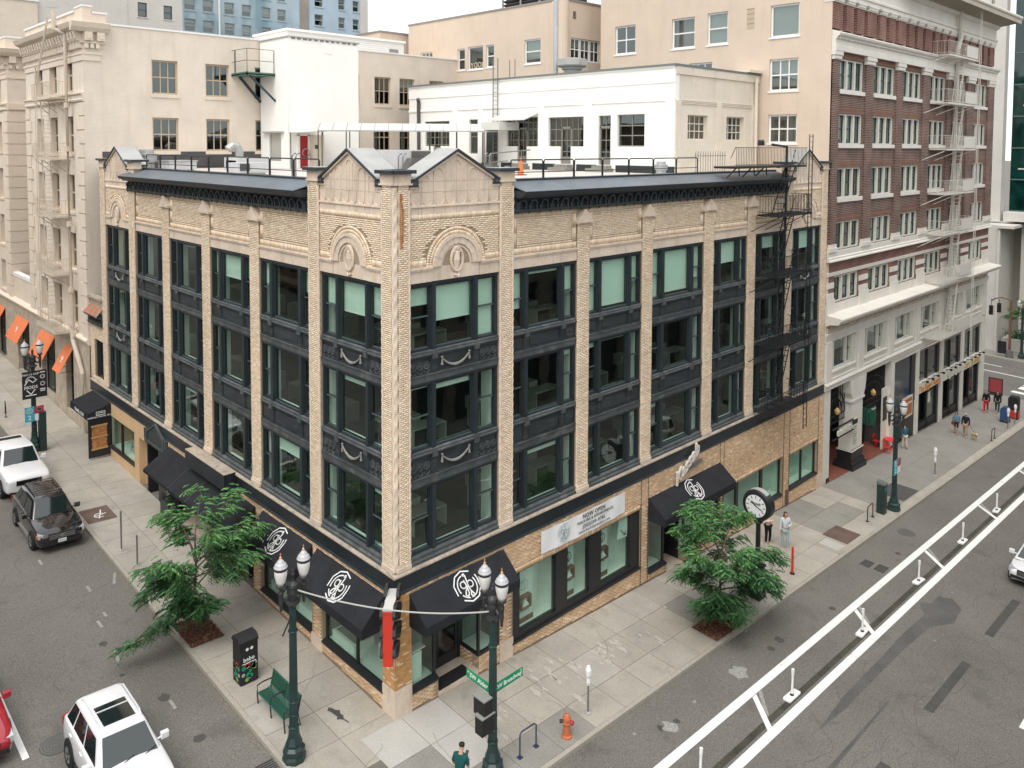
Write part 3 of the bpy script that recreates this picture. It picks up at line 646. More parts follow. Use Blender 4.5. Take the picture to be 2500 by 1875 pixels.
def grate(x0, x1, y0, y1, label, zf=rz, along=0):
    t = thing('drain_grate', label, 'drain', ((x0 + x1) / 2, (y0 + y1) / 2, zf((x0 + x1) / 2, (y0 + y1) / 2)))
    mb = MB(); mb.poly([(x, y, zf(x, y) + .005) for x, y in rect(x0, x1, y0, y1)]); mb.build('pit', mat('dark_pit', (0.012, 0.012, 0.012), 0.9), t)
    n = 7
    for k in range(n + 1):
        x = x0 + (x1 - x0) * k / n; mb = MB()
        q = rect(x - .018, x + .018, y0, y1) if not along else rect(x0, x1, y0 + (y1 - y0) * k / n - .018, y0 + (y1 - y0) * k / n + .018)
        mb.add([(px, py, zf(px, py)) for px, py in q] + [(px, py, zf(px, py) + .018) for px, py in q], [(4, 5, 6, 7), (0, 1, 5, 4), (1, 2, 6, 5), (2, 3, 7, 6), (3, 0, 4, 7)])
        mb.build('grate_bar', M_castiron, t)
grate(23.3, 24.0, -5.66, -5.2, 'drain grate in the road, the one nearer the kerb')
grate(23.35, 24.1, -6.3, -5.83, 'drain grate in the road, the one nearer the white line')
grate(-4.2, -3.66, .55, 1.15, 'drain grate in the gutter below the corner street lamp', along=1)

# ------------------------------------------------------------------ the corner building
B0 = thing('corner_building', 'four storey buff brick corner building with black iron window bays and stone gables', 'building', (0, 0, 0))
RB = [(0.73, 4.64), (5.32, 8.83), (9.55, 13.03), (13.76, 17.82), (18.63, 21.78), (22.57, 25.74), (26.44, 29.97)]
LB = [(0.79, 4.59), (5.30, 9.20), (9.97, 13.77), (14.58, 18.31), (19.15, 22.79), (23.58, 27.36)]
RE, LE = 30.70, 28.14
FLO = [(5.0, 7.26), (8.42, 10.69), (11.72, 13.97)]
PD = -0.12           # pier face
wallm = MB(); core = MB()
bk = Bricks(); bklo = Bricks()
def on(T): core.T = T; wallm.T = T
# --- structural backing and rooms behind the glass
core.T = None
core.box(0.9, 30.5, 0.9, 30.2, 16.70, 16.93)                                  # roof slab
for z in (4.35, 7.45, 10.85): core.box(0.45, 30.5, 0.45, 28.0, z, z + 0.22)     # floors
core.mi(1)
core.box(7.5, 30.4, 7.5, 7.7, 4.6, 16.7); core.box(7.5, 7.7, 7.7, 28.0, 4.6, 16.7)  # partitions far inside
core.box(0.5, 7.5, 27.6, 27.8, 4.6, 16.7); core.box(30.2, 30.4, 0.5, 7.5, 4.6, 16.7)
core.mi(2)
for T, bays in ((FR, RB), (FL, LB)):
    core.T = T
    ed = [0.50] + [v for b in bays for v in b] + [RE if T is FR else LE]
    for a, b in zip(ed[0::2], ed[1::2]):
        for z0, z1 in ((4.57, 7.45), (7.67, 10.85), (11.07, 16.7)): core.box(a - .06, b + .06, -1.0, -0.42, z0, z1)     # plastered piers
    for a, b in bays:
        for z0, z1 in ((4.57, 5.0), (7.67, 8.42), (11.07, 11.72)): core.box(a, b, -0.62, -0.42, z0, z1)   # sill walls inside
        for z0, z1 in ((7.26, 7.45), (10.69, 10.85), (13.97, 16.7)): core.box(a, b, -0.62, -0.42, z0, z1)
core.T = None
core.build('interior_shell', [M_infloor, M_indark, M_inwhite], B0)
# odd things in the rooms : desks and low boxes seen through the glass
rooms = MB(); rr = random.Random(3)
for z in (4.57, 7.67, 11.07):
    for k in range(9):
        x = 2.2 + k * 3.1; rooms.box(x, x + 1.5, 1.9, 2.6, z + .70, z + .74); rooms.box(x, x + .05, 1.9, 2.6, z, z + .7); rooms.box(x + 1.45, x + 1.5, 1.9, 2.6, z, z + .7)
        y = 3.0 + k * 2.9
        if y < 26: rooms.box(1.9, 2.6, y, y + 1.4, z + .70, z + .74); rooms.box(1.9, 2.6, y, y + .05, z, z + .7); rooms.box(1.9, 2.6, y + 1.35, y + 1.4, z, z + .7)
        rooms.box(x + .5, x + 1.0, 2.8, 3.3, z + .4, z + .9)
rooms.build('office_desks', mat('pale_desk', (0.42, 0.40, 0.34), 0.7), B0)

# --- piers, friezes
for T, bays, E in ((FR, RB, RE), (FL, LB, LE)):
    wallm.T = T
    ed = [None] + [v for b in bays for v in b] + [E]
    prs = list(zip([0.132] + [b[1] for b in bays], [b[0] for b in bays] + [E]))
    npb = len(bays)
    for k, (a, b) in enumerate(prs):
        pav = k in (0, 1, npb - 1, npb)
        top = 17.17 if pav else 15.42
        d = PD + (0.03 if pav else 0)
        wallm.box(a + (0 if k == 0 else .012), b - .012, -0.41, d - .012, 4.70, top)
        if k == 0: bk.rows(T, 0.26, b - .07, 4.95, 17.15, d)
        else: bk.rows(T, a + (.07 if k in (1, npb) else 0), b - (.07 if k in (1, npb - 1) else 0), 4.95, top, d)
    for k, (a, b) in enumerate(bays):
        pav = k in (0, npb - 1)
        zt = 16.22 if pav else 16.05
        wallm.box(a - (0.0 if pav else .3), b + (0.0 if pav else .3), -0.6, -0.213 if not pav else -0.163, 14.45, zt)
        mid = (a + b) / 2
        if pav:
            hole = lambda s, z, mid=mid: math.hypot(s - mid, z - 14.45) < 1.30
            d = -0.15
            bk.soldier(T, a, b, 14.50, 14.72, d, hole); bk.rows(T, a, b, 14.72, 16.0, d, hole); bk.soldier(T, a, b, 16.0, 16.21, d, hole)
            for i in range(46):                                             # voussoirs, two rings
                for r0_, r1_, n_, of in ((1.05, 1.16, 46, 0), (1.17, 1.28, 46, .5)):
                    q0, q1 = PI * (i + .06) / n_, PI * (i + .94) / n_
                    f8 = [T(mid + r_ * math.cos(q), -0.125, 14.45 + r_ * math.sin(q)) for r_, q in ((r0_ + .004, q0), (r1_ - .004, q0), (r1_ - .004, q1), (r0_ + .004, q1))]
                    b8 = [T(mid + r_ * math.cos(q), -0.19, 14.45 + r_ * math.sin(q)) for r_, q in ((r0_ + .004, q0), (r1_ - .004, q0), (r1_ - .004, q1), (r0_ + .004, q1))]
                    bk.quads(f8 + b8)
        else:
            d = -0.20
            bk.soldier(T, a, b, 14.50, 14.72, d); bk.soldier(T, a, b, 15.83, 16.04, d)
            for z0, z1 in ((14.73, 14.80), (15.75, 15.82)): bk.rows(T, a + .26, b - .26, z0, z1, d, bl=.075)
            bk.soldier(T, a + .02, a + .24, 14.74, 15.28, d, bw=.11); bk.soldier(T, a + .02, a + .24, 15.28, 15.82, d, bw=.11)
            bk.soldier(T, b - .24, b - .02, 14.74, 15.28, d, bw=.11); bk.soldier(T, b - .24, b - .02, 15.28, 15.82, d, bw=.11)
            bk.rows(T, a + .27, b - .27, 14.82, 15.74, d - .004)
wallm.T = None
wallm.box(.145, .70, .145, .76, 4.7, 17.5)
wallm.build('wall', M_mortar, B0)
bk.build('brickwork', M_brick, B0, kind='stuff')

# --- stone trim
def stonepart(name, T, boxes, m=M_stone):
    mb = MB(T)
    for b in boxes: mb.box(*b)
    return mb.build(name, m, B0)
def rope(T, s, d, z0, z1, r_, pitch=.42, name='rope_moulding'):
    mb = MB(T); n = 8; nz = int((z1 - z0) / .055); vs = []
    for i in range(nz + 1):
        z = z0 + (z1 - z0) * i / nz
        for k in range(n):
            q = 2 * PI * k / n; rad = r_ * (1 + .17 * math.cos(3 * q + 2 * PI * z / pitch * 1.0))
            vs.append((s + rad * math.cos(q), d + rad * math.sin(q), z))
    mb.add(vs, [(i * n + k, i * n + (k + 1) % n, (i + 1) * n + (k + 1) % n, (i + 1) * n + k) for i in range(nz) for k in range(n)])
    return mb.build(name, M_stone, B0)
rope(FR, 0.175, -0.175, 4.78, 17.1, .105, .5)
for T, bays in ((FR, RB), (FL, LB)):
    n = len(bays)
    for s in (bays[0][0] - .05, bays[0][1] + .045, bays[1][0] - .045, bays[n - 1][0] - .045, bays[n - 2][1] + .045, bays[n - 1][1] + .045): rope(T, s, -0.105, 4.78, 17.0, .048, .28)
    # lintel stones over the top floor windows, foot stones of the piers, pinnacles
    prs = list(zip([0.16] + [b[1] for b in bays], [b[0] for b in bays] + [RE if T is FR else LE]))
    for k, (a, b) in enumerate(prs):
        stonepart('pier_foot', T, [(a, b, -0.4, -0.05, 4.72, 4.86), (a + .02, b - .02, -0.4, -0.075, 4.86, 4.96)])
        if k in (0, 1, n - 1, n):
            stonepart('pier_cap_stone', T, [(a - .05, b + .05, -0.5, -0.03, 17.16, 17.22), (a - .02, b + .02, -0.5, -0.06, 17.22, 17.53), ] + [(a + (b - a) * (i + .3) / 9, a + (b - a) * (i + .7) / 9, -0.5, -0.048, 17.25, 17.5) for i in range(9)])
            mb = MB(T); mb.box(a - .14, b + .14, -0.85, 0.06, 17.53, 17.645); mb.mi(1).box(a - .13, b + .13, -0.84, 0.05, 17.645, 17.652); mb.build('pier_cap_metal', [M_dkmetal, M_coping], B0)
        else:
            c = (a + b) / 2; h = (b - a) / 2
            mb = MB(T)
            mb.ext([(c - h - .10, 15.42), (c + h + .10, 15.42), (c + h + .10, 15.52), (c + .03, 15.98), (c - .03, 15.98), (c - h - .10, 15.52)], -0.25, -0.02, 1)
            mb.ext([(c - h + .03, 15.45), (c + h - .03, 15.45), (c + h - .03, 15.50), (c, 15.84), (c - h + .03, 15.50)], -0.02, 0.005, 1)
            mb.build('pinnacle', M_stone, B0)
    for k, (a, b) in enumerate(bays):
        pav = k in (0, n - 1); mid = (a + b) / 2
        if not pav:
            nb = 6; wb_ = (b - a) / nb
            for i in range(nb):
                s0, s1 = a + i * wb_ + .004, a + (i + 1) * wb_ - .004
                stonepart('lintel_block', T, [(s0, s1, -0.45, -0.165, 13.985, 14.36), (s0, s1, -0.45, -0.13, 14.36, 14.42), (s0, s1, -0.45, -0.10, 14.42, 14.49)])
        else:
            for s0, s1 in ((a, (a + mid - 1.06) / 2), ((a + mid - 1.06) / 2, mid - 1.06), (mid + 1.06, (b + mid + 1.06) / 2), ((b + mid + 1.06) / 2, b)):
                stonepart('lintel_block', T, [(s0 + .004, s1 - .004, -0.45, -0.13, 13.985, 14.36), (s0 + .004, s1 - .004, -0.45, -0.095, 14.36, 14.42), (s0 + .004, s1 - .004, -0.45, -0.065, 14.42, 14.49)])
            nst = 9
            for i in range(nst):
                mb = MB(T); q0, q1 = PI * i / nst + .004, PI * (i + 1) / nst - .004
                mb.ring((mid, 14.45), .70, 1.04, q0, q1, -0.3, -0.10, 4); mb.ring((mid, 14.45), .92, 1.04, q0, q1, -0.1, -0.06, 4)
                mb.build('arch_stone', M_stone, B0)
            mb = MB(T); mb.ring((mid, 14.45), .0, .72, 0, PI, -0.4, -0.20, 16); mb.box(mid - 1.05, mid + 1.05, -0.4, -0.16, 13.985, 14.45); mb.ring((mid, 14.45), .60, .68, 0, PI, -0.2, -0.14, 16)
            mb.build('tympanum', M_stone, B0)
            mb = MB(T); pts = [(mid + .25 * math.cos(q), -0.12 , 14.62 + .40 * math.sin(q) * (1.0 if math.sin(q) > 0 else .95)) for q in np.linspace(0, 2 * PI, 25)]
            mb.tube(pts, .055, 6, False)
            for sg in (-1, 1): mb.tube([(mid + sg * (.04 + .10 * t), -0.11, 14.93 + .06 * math.sin(t * 6)) for t in np.linspace(0, 1, 6)], .05, 6)
            mb.lathe([(.0, -.5), (.10, -.3), (.155, .0), (.13, .25), (.0, .36)], (mid, -0.17, 14.62), 10)
            mb.tube([(mid - .08, -.1, 14.12), (mid, -.1, 14.05), (mid + .08, -.1, 14.12)], .045, 6)
            mb.build('cartouche', M_stone_d if False else M_stone, B0)
            # terracotta gable : block courses then stepped lancets
            nc = 8; wc = (b - a) / nc
            mb = MB(T); mb.ext([(a, 16.2), (b, 16.2), (b, 17.27), (mid, 18.21), (a, 17.27)], -0.55, -0.172, 1); mb.build('gable_core', M_stone_d, B0)
            for i in range(nc):
                s0, s1 = a + i * wc + .006, a + (i + 1) * wc - .006
                stonepart('terracotta_block', T, [(s0, s1, -0.3, -0.145, 16.225, 16.425)])
                for z0, z1, d in ((16.50, 16.905, -0.150), (16.917, 17.25, -0.150)):
                    mb = MB(T); mb.box(s0, s1, -0.3, d, z0, z1)
                    mb.build('terracotta_block', M_stone, B0)
                lo = lambda s: 17.20 + (1 - abs(s - mid) / (mid - a)) * .92
                if lo(s0) > 17.3 or lo(s1) > 17.3:
                    pl = [(s0, 17.262), (s1, 17.262), (s1, max(17.27, lo(s1))), (s0, max(17.27, lo(s0)))]
                    mb = MB(T); mb.ext(pl, -0.3, -0.150, 1); mb.build('terracotta_block', M_stone, B0)
            stonepart('string_course', T, [(a, b, -0.3, -0.105, 16.425, 16.465), (a, b, -0.3, -0.125, 16.465, 16.50)])
            stonepart('string_course', T, [(a, b, -0.3, -0.135, 16.205, 16.225)])
            mb = MB(T)
            hw = wc * .42
            for j, zt in ((4, 18.0 - .22), (2.45, 17.63 - .12), (5.55, 17.63 - .12), (1.2, 17.42 - .1), (6.8, 17.42 - .1)):
                c = a + j * wc; mb.ring((c, zt), hw - .035, hw, 0, PI, -0.16, -0.118, 10); mb.box(c - hw, c - hw + .03, -0.16, -0.125, 16.9, zt); mb.box(c + hw - .03, c + hw, -0.16, -0.125, 16.9, zt)
            for j in (.45, 7.55):
                c = a + j * wc; mb.ring((c, 17.05), hw - .035, hw, 0, PI, -0.16, -0.118, 10)
            for j in range(8):
                c = a + (j + .5) * wc; mb.ring((c, 16.66), hw - .03, hw, PI, 2 * PI, -0.16, -0.122, 8); mb.box(c - hw, c - hw + .028, -0.16, -0.126, 16.66, 16.9); mb.box(c + hw - .028, c + hw, -0.16, -0.126, 16.66, 16.9)
            mb.build('blind_tracery', M_stone, B0)
            mb = MB(T)
            for sg in (-1, 1):                                                 # raking stone mould and dark coping
                e = a if sg < 0 else b
                A = (e + sg * -.28, 17.27); Bp = (mid, 18.16)
                mb.mi(0).ext([A, Bp, (Bp[0], Bp[1] + .07), (A[0], A[1] + .07)] if sg < 0 else [Bp, A, (A[0], A[1] + .07), (Bp[0], Bp[1] + .07)], -0.25, -0.07, 1)
                A = (e - sg * .12, 17.27); Bp = (mid, 18.25)
                mb.mi(1).ext([A, Bp, (Bp[0], Bp[1] + .075), (A[0], A[1] + .075)], -1.15, -0.02, 1)
                mb.mi(2).ext([(A[0], A[1] + .077), (Bp[0], Bp[1] + .077), (Bp[0], Bp[1] + .084), (A[0], A[1] + .084)], -1.13, -0.06, 1)
                s0, s1 = sorted((e, e - sg * .30)); mb.mi(1).box(s0, s1, -0.4, -0.06, 17.10, 17.33); mb.mi(3).box(s0 + .05, s1 - .05, -0.3, -0.052, 17.16, 17.29)
                mb.mi(0).box(s0, s1, -0.4, -0.10, 17.03, 17.10)
            mb.build('gable_coping', [M_stone, M_dkmetal, M_coping, M_iron_l], B0)
# --- main cornice between the gables : moulding, arcaded frieze, metal pent roof
mbA = MB()
mbA.ring((0, 0.13), .155, .20, 0, PI, -0.17, 0.0, 8); mbA.box(-.225, -.155, -0.13, 0.0, -0.03, 0.13); mbA.box(.155, .225, -0.13, 0.0, -0.03, .13)
mbA.lathe([(.0, -.18), (.05, -.12), (.075, -.03), (.075, 0)], (-.19, -0.08, -0.02), 6); mbA.box(-.28, .28, -0.05, 0.0, .32, .36)
mbA.ring((0, .10), .05, .105, 0, 2 * PI, -0.035, 0.0, 8)
ARCH = mesh_of(mbA, 'cornice_arch', M_iron)
for T, s0, s1, rot in ((FR, 5.36, 25.70, 0.0), (FL, 5.36, 23.54, -PI / 2)):
    mb = MB(T)
    mb.ext([(-0.3, 16.02), (-0.02, 16.02), (0.03, 16.07), (0.03, 16.12), (-0.06, 16.16), (-0.10, 16.16), (-0.10, 16.56), (-0.3, 16.56)], s0, s1, 0)
    mb.mi(1).ext([(-0.3, 16.56), (0.20, 16.56), (0.24, 16.62), (0.38, 16.66), (0.44, 16.76), (0.46, 16.80), (-0.3, 16.86)], s0, s1, 0)
    mb.build('cornice', [M_iron, M_dkmetal], B0)
    npn = 8
    for i in range(npn):
        a, b = s0 + (s1 - s0) * i / npn + .006, s0 + (s1 - s0) * (i + 1) / npn - .006
        mb = MB(T); mb.ext([(0.47, 16.795), (0.475, 16.815), (-0.75, 17.14), (-0.75, 17.08)], a, b, 0); mb.build('roof_sheet', M_metroof, B0)
    mb = MB(T); mb.ext([(-0.72, 16.9), (-0.72, 17.16), (-0.69, 17.20), (-0.95, 17.22), (-0.95, 16.9)], s0, s1, 0); mb.build('ridge_flashing', M_dkmetal, B0)
    na = round((s1 - s0) / .56)
    for i in range(na):
        s = s0 + (s1 - s0) * (i + .5) / na
        inst('cornice_arch', ARCH, B0, T(s, -0.10, 16.16), rot)

# --- windows : three-part, narrow sash / wide fixed light / narrow sash
def blind_drop(face, bay, fl):
    if fl == 2:
        t = {('R', 0): (.3, .60, 1.0), ('R', 1): (.66, .07, .52), ('R', 2): (1, .94, .55), ('R', 3): (1, .93, .72), ('R', 4): (.5, .52, 1), ('R', 5): (.95, .33, .85), ('R', 6): (.6, .5, .45),
             ('L', 0): (.52, .55, .50), ('L', 1): (.40, .03, .42), ('L', 2): (.42, .50, .45), ('L', 3): (1, .06, .1), ('L', 4): (.4, 0, .0), ('L', 5): (.0, .05, .1)}
        return t[(face, bay)]
    rb = random.Random(face + str(bay) + str(fl)); return tuple(rb.choice((0, 0, 0, 0, .05, .12)) for _ in range(3)) if (face, bay, fl) != ('L', 1, 0) else (.0, .28, 0)
def tri_window(T, face, bay, fl, a, b, z0, z1, pav):
    d = -0.245; fw = .075
    w_ = b - a; fr = (.235, .055, .42, .055, .235) if pav else (.185, .065, .50, .065, .185)
    xs = [a]
    for f_ in fr: xs.append(xs[-1] + f_ * w_)
    fm = MB(T)
    fm.box(a, b, -0.42, d + .05, z1 - .09, z1); fm.box(a, b, -0.42, d + .02, z1 - .14, z1 - .09)
    fm.box(a, a + fw, -0.42, d + .03, z0, z1 - .09); fm.box(b - fw, b, -0.42, d + .03, z0, z1 - .09)
    for i in (1, 3):
        fm.box(xs[i], xs[i + 1], -0.42, d + .03, z0 - .02, z1 - .09); fm.box(xs[i] + .035, xs[i + 1] - .035, d + .03, d + .065, z0 - .05, z1 - .09)
    fm.box(a, b, -0.42, d + .01, z0, z0 + .055)
    W = fm.build('window', M_frame, B0)
    bl = blind_drop(face, bay, fl)
    lights = [(xs[0] + fw, xs[1], 0), (xs[2], xs[3], 1), (xs[4], xs[5] - fw, 2)]
    za, zb = z0 + .055, z1 - .14
    for l, r_, k in lights:
        if k == 1:
            s_ = MB(T); t = .05
            for q in ((l, r_, za, za + t), (l, r_, zb - t, zb), (l, l + t, za + t, zb - t), (r_ - t, r_, za + t, zb - t)): s_.box(q[0], q[1], d - .10, d - .04, q[2], q[3])
            s_.mi(1).box(l + t, r_ - t, d - .14, d - .035, za + .0, za + t)
            s_.build('sash', [M_frame, M_sash], W)
            p = MB(T); y = d - .07; p.quad((l + t, y, za + t), (r_ - t, y, za + t), (r_ - t, y, zb - t), (l + t, y, zb - t)); p.build('pane', M_glass, W)
        else:
            zm = (za + zb) / 2 + .03; t = .045
            for u0, u1, dd in ((zm - .025, zb, d - .06), (za, zm + .025, d - .11)):
                s_ = MB(T)
                for q in ((l, r_, u0, u0 + t), (l, r_, u1 - t, u1), (l, l + t, u0 + t, u1 - t), (r_ - t, r_, u0 + t, u1 - t)): s_.box(q[0], q[1], dd - .035, dd, q[2], q[3])
                s_.mi(1).box(l + t, r_ - t, dd, dd + .008, u0 + (.0 if dd > d - .1 else .0), u0 + t)
                s_.build('sash', [M_frame, M_sash], W)
                p = MB(T); y = dd - .018; p.quad((l + t, y, u0 + t), (r_ - t, y, u0 + t), (r_ - t, y, u1 - t), (l + t, y, u1 - t)); p.build('pane', M_glass, W)
        if bl[k] > .02:
            hb = (zb - za) * bl[k]; p = MB(T); y = d - .19
            p.box(l - .02, r_ + .02, y - .004, y, zb - hb, zb); p.box(l - .02, r_ + .02, y - .01, y + .006, zb - hb - .02, zb - hb + .012); p.build('roller_blind', M_blind, W)
    return W
def spandrel(T, a, b, z0, zl, z1, zs, pav):
    """z0..zl weathered lintel band, zl..z1 panels, z1..zs sill"""
    w_ = b - a; fr = (.235, .055, .42, .055, .235) if pav else (.185, .065, .50, .065, .185)
    xs = [a]
    for f_ in fr: xs.append(xs[-1] + f_ * w_)
    mb = MB(T)
    mb.box(a, b, -0.42, -0.23, z0, z1)
    mb.mi(1).box(a, b, -0.23, -0.165, z0, zl - .045); mb.mi(1).box(a, b, -0.23, -0.135, zl - .045, zl); mb.mi(1).box(a, b, -0.23, -0.18, z0 - .03, z0)
    mb.mi(0)
    for i in (1, 3): mb.box(xs[i] + .02, xs[i + 1] - .02, -0.23, -0.175, zl, z1)
    for l, r_ in ((xs[0], xs[1] + .02), (xs[2] - .02, xs[3] + .02), (xs[4] - .02, xs[5])):
        t = .055
        for q in ((l, r_, zl, zl + t), (l, r_, z1 - t, z1), (l, l + t, zl + t, z1 - t), (r_ - t, r_, zl + t, z1 - t)): mb.box(q[0], q[1], -0.23, -0.19, q[2], q[3])
        t2 = .10
        if not pav: mb.box(l + t2, r_ - t2, -0.23, -0.212, zl + t2, z1 - t2)
    mb.mi(1).ext([(-0.30, z1), (-0.17, z1), (-0.12, z1 + .05), (-0.12, z1 + .08), (-0.16, z1 + .10), (-0.16, zs - .03), (-0.20, zs), (-0.42, zs)], a, b, 0)
    for i in (1, 3): mb.mi(1).box(xs[i] + .0, xs[i + 1] - .0, -0.17, -0.105, z1 - .10, z1 + .11)
    S = mb.build('spandrel', [M_iron, M_iron_l], B0)
    if pav:
        zc = (zl + z1) / 2
        for l, r_ in ((xs[0], xs[1]), (xs[4], xs[5])):
            g = MB(T); n = 3; ww = (r_ - l - .1) / n
            for i in range(n):
                c = l + .05 + (i + .5) * ww; g.ring((c, zc), .10, .135, 0, 2 * PI, -0.23, -0.185, 10); g.ring((c, zc + .02), 0, .08, 0, 2 * PI, -0.23, -0.205, 8); g.ring((c, zl + .14), .09, .12, PI, 2 * PI, -0.23, -0.18, 6)
            g.build('medallions', M_iron_l, S)
        l, r_ = xs[2] + .22, xs[3] - .22; m_ = (l + r_) / 2; h = (r_ - l) / 2
        g = MB(T); pts = [(m_ + h * t, -0.165, z1 - .16 - .30 * (1 - t * t)) for t in np.linspace(-1, 1, 15)]
        g.tube(pts, [.025 + .028 * (1 - abs(t)) for t in np.linspace(-1, 1, 15)], 6)
        for e in (l, r_): g.lathe([(.0, -.30), (.05, -.26), (.035, -.15), (.02, -.05), (.05, 0), (.0, .05)], (e, -0.17, z1 - .12), 6)
        g.build('garland', mat('dusty_grey_garland', (0.24, 0.235, 0.215), 0.7, grain=0.3, gscale=30), S)
    return S
for T, bays, face in ((FR, RB, 'R'), (FL, LB, 'L')):
    for k, (a, b) in enumerate(bays):
        pav = k in (0, len(bays) - 1)
        for fl, (z0, z1) in enumerate(FLO): tri_window(T, face, k, fl, a, b, z0, z1, pav)
        spandrel(T, a, b, 7.26, 7.54, 8.22, 8.42, pav); spandrel(T, a, b, 10.69, 10.94, 11.52, 11.72, pav)
        mb = MB(T); mb.ext([(-0.42, 4.72), (-0.09, 4.72), (-0.09, 4.80), (-0.15, 4.84), (-0.15, 4.93), (-0.2, 5.0), (-0.42, 5.0)], a, b, 0); mb.build('window_sill', M_iron_l, B0)
# --- stone ledge and black granite band round the building
for T, E in ((FR, RE), (FL, 30.35)):
    s = 0.0 if T is FR else 0.32
    i = 0; L_ = 2.05
    while s < E - .05:
        s1 = min(s + L_, E)
        mb = MB(T); mb.ext([(-0.42, 4.60), (0.0, 4.60), (0.02, 4.64), (0.0, 4.685), (-0.04, 4.70), (-0.42, 4.72)], s + .003, s1 - .003, 0); mb.build('ledge_stone', M_stone_d, B0)
        s = s1
    s = 0.0 if T is FR else 0.30
    while s < E - .05:
        s1 = min(s + 3.98, E)
        mb = MB(T); mb.box(s + .004, s1 - .004, -0.30, -0.03, 4.13, 4.59); mb.mi(1).ext([(-0.3, 4.02), (-0.02, 4.02), (0.02, 4.06), (0.0, 4.13), (-0.3, 4.13)], s + .004, s1 - .004, 0)
        mb.build('granite_panel', [M_bandg, M_iron], B0); s = s1
# the first 282 bricks of the corner pier are single pieces
CORNERBR = Bricks(); cb = []
class Collect(Bricks):
    def put(s, T, cs, cz, hw, hh, d0, d1): cb.append((T, cs, cz, hw, hh, d0, d1))
Collect().rows(FR, 0.0, .68, .96, 4.02, -0.02, bl=.225); Collect().rows(FL, 0.0, .68, .96, 4.02, -0.02, bl=.225, off=1)
for k, (T, cs, cz, hw, hh, d0, d1) in enumerate(cb):
    if k < 296:
        mb = MB(T); mb.add([(cs + a * hw, d0, cz + b * hh) for a, b in ((-1, -1), (1, -1), (1, 1), (-1, 1))] + [(cs + a * hw, d1, cz + b * hh) for a, b in ((-1, -1), (1, -1), (1, 1), (-1, 1))], [(4, 5, 6, 7), (0, 1, 5, 4), (1, 2, 6, 5), (2, 3, 7, 6), (3, 0, 4, 7)])
        v = random.random(); m_ = mat('buff_brick_tone_%d' % int(v * 6), tuple(np.array((0.56, 0.315, 0.135)) * (0.85 + .3 * int(v * 6) / 6)) if v < .88 else (0.74, 0.54, 0.35), 0.9, spec=0.2, grain=0.1, gscale=60)
        mb.build('brick', m_, B0)
    else: bklo.put(T, cs, cz, hw, hh, d0, d1)

# ------------------------------------------------------------------ shop fronts of the corner building
def holed(mb, s0, s1, z0, z1, d0, d1, holes):
    S = sorted({s0, s1} | {v for h in holes for v in h[:2] if s0 < v < s1}); Z = sorted({z0, z1} | {v for h in holes for v in h[2:4] if z0 < v < z1})
    for a, b in zip(S[:-1], S[1:]):
        run = None
        for c, e in list(zip(Z[:-1], Z[1:])) + [(None, None)]:
            inh = c is None or any(h[0] <= (a + b) / 2 <= h[1] and h[2] <= (c + e) / 2 <= h[3] for h in holes)
            if not inh: run = [c, e] if run is None else [run[0], e]
            elif run: mb.box(a, b, d0, d1, run[0], run[1]); run = None
HR = [(.68, 1.80, .55, 3.0), (1.80, 3.60, -1.9, 3.0), (3.60, 4.62, .45, 3.0), (5.28, 12.95, .18, 2.77), (13.58, 14.95, -.35, 2.6), (14.95, 16.3, -1.9, 2.6), (16.3, 19.3, -.25, 2.6), (19.75, 25.78, -.52, 1.58), (26.56, 29.97, -.52, 1.45)]
HL = [(.65, 4.45, .58, 2.98), (5.17, 9.12, .58, 2.98), (9.79, 10.77, -1, 2.98), (13.2, 18.35, -1, 3.1), (10.95, 13.2, .95, 3.1), (18.95, 21.42, -1, 3.3)]
inh = lambda H: (lambda s, z: any(h[0] - .005 <= s <= h[1] + .005 and h[2] - .005 <= z <= h[3] + .005 for h in H))
mb = MB(FR); holed(mb, .68, RE, -1.9, 4.02, -.34, -.032, HR)
mb.T = FL; holed(mb, .68, 21.44, -.6, 4.02, -.34, -.032, HL)
mb.T = None; mb.box(.034, .68, .034, .68, -.4, 4.02)
mb.build('ground_floor_wall', M_mortar, B0)
for T, H, E, zb in ((FR, HR, RE, -1.75), (FL, HL, 21.44, 0.0)):
    h0 = inh(H)
    base = (lambda s: gz(s, 0)) if T is FR else (lambda s: gz(0, s))
    head = [h for h in H]
    def hole(s, z, h0=h0, base=base, H=H):
        if h0(s, z) or z < base(s) + .05: return True
        return any(h[0] - .02 <= s <= h[1] + .02 and h[3] <= z <= h[3] + .22 for h in H if h[3] > 1)
    bklo.rows(T, .69, E - .01, zb, 4.02, -0.02, hole, bl=.225)
    for h in H: bklo.soldier(T, h[0], h[1], h[3] + .01, h[3] + .215, -0.02)
bklo.build('ground_floor_brickwork', M_brick_lo, B0, kind='stuff')
def stoneb(T, s0, s1, z1, name='plinth_stone', z0=None, d=.015):
    mb = MB(T); zz = min(gz(*T(s0, 0, 0)[:2]), gz(*T(s1, 0, 0)[:2])) - .1 if z0 is None else z0
    mb.box(s0, s1, -.2, d, zz, z1); return mb.build(name, M_stone, B0)
mb = MB(); mb.add([(-.015, -.015, -.1), (.68, -.015, -.1), (.68, .3, -.1), (.3, .68, -.1), (-.015, .68, -.1), (-.015, -.015, .93), (.68, -.015, .93), (.68, .3, .93), (.3, .68, .93), (-.015, .68, .93)], [(0, 1, 6, 5), (1, 2, 7, 6), (2, 3, 8, 7), (3, 4, 9, 8), (4, 0, 5, 9), (5, 6, 7, 8, 9)]); mb.build('plinth_stone', M_stone, B0)
stoneb(FR, 4.62, 5.28, .48); stoneb(FL, 4.45, 5.17, .62); stoneb(FR, 29.97, RE, -.62)
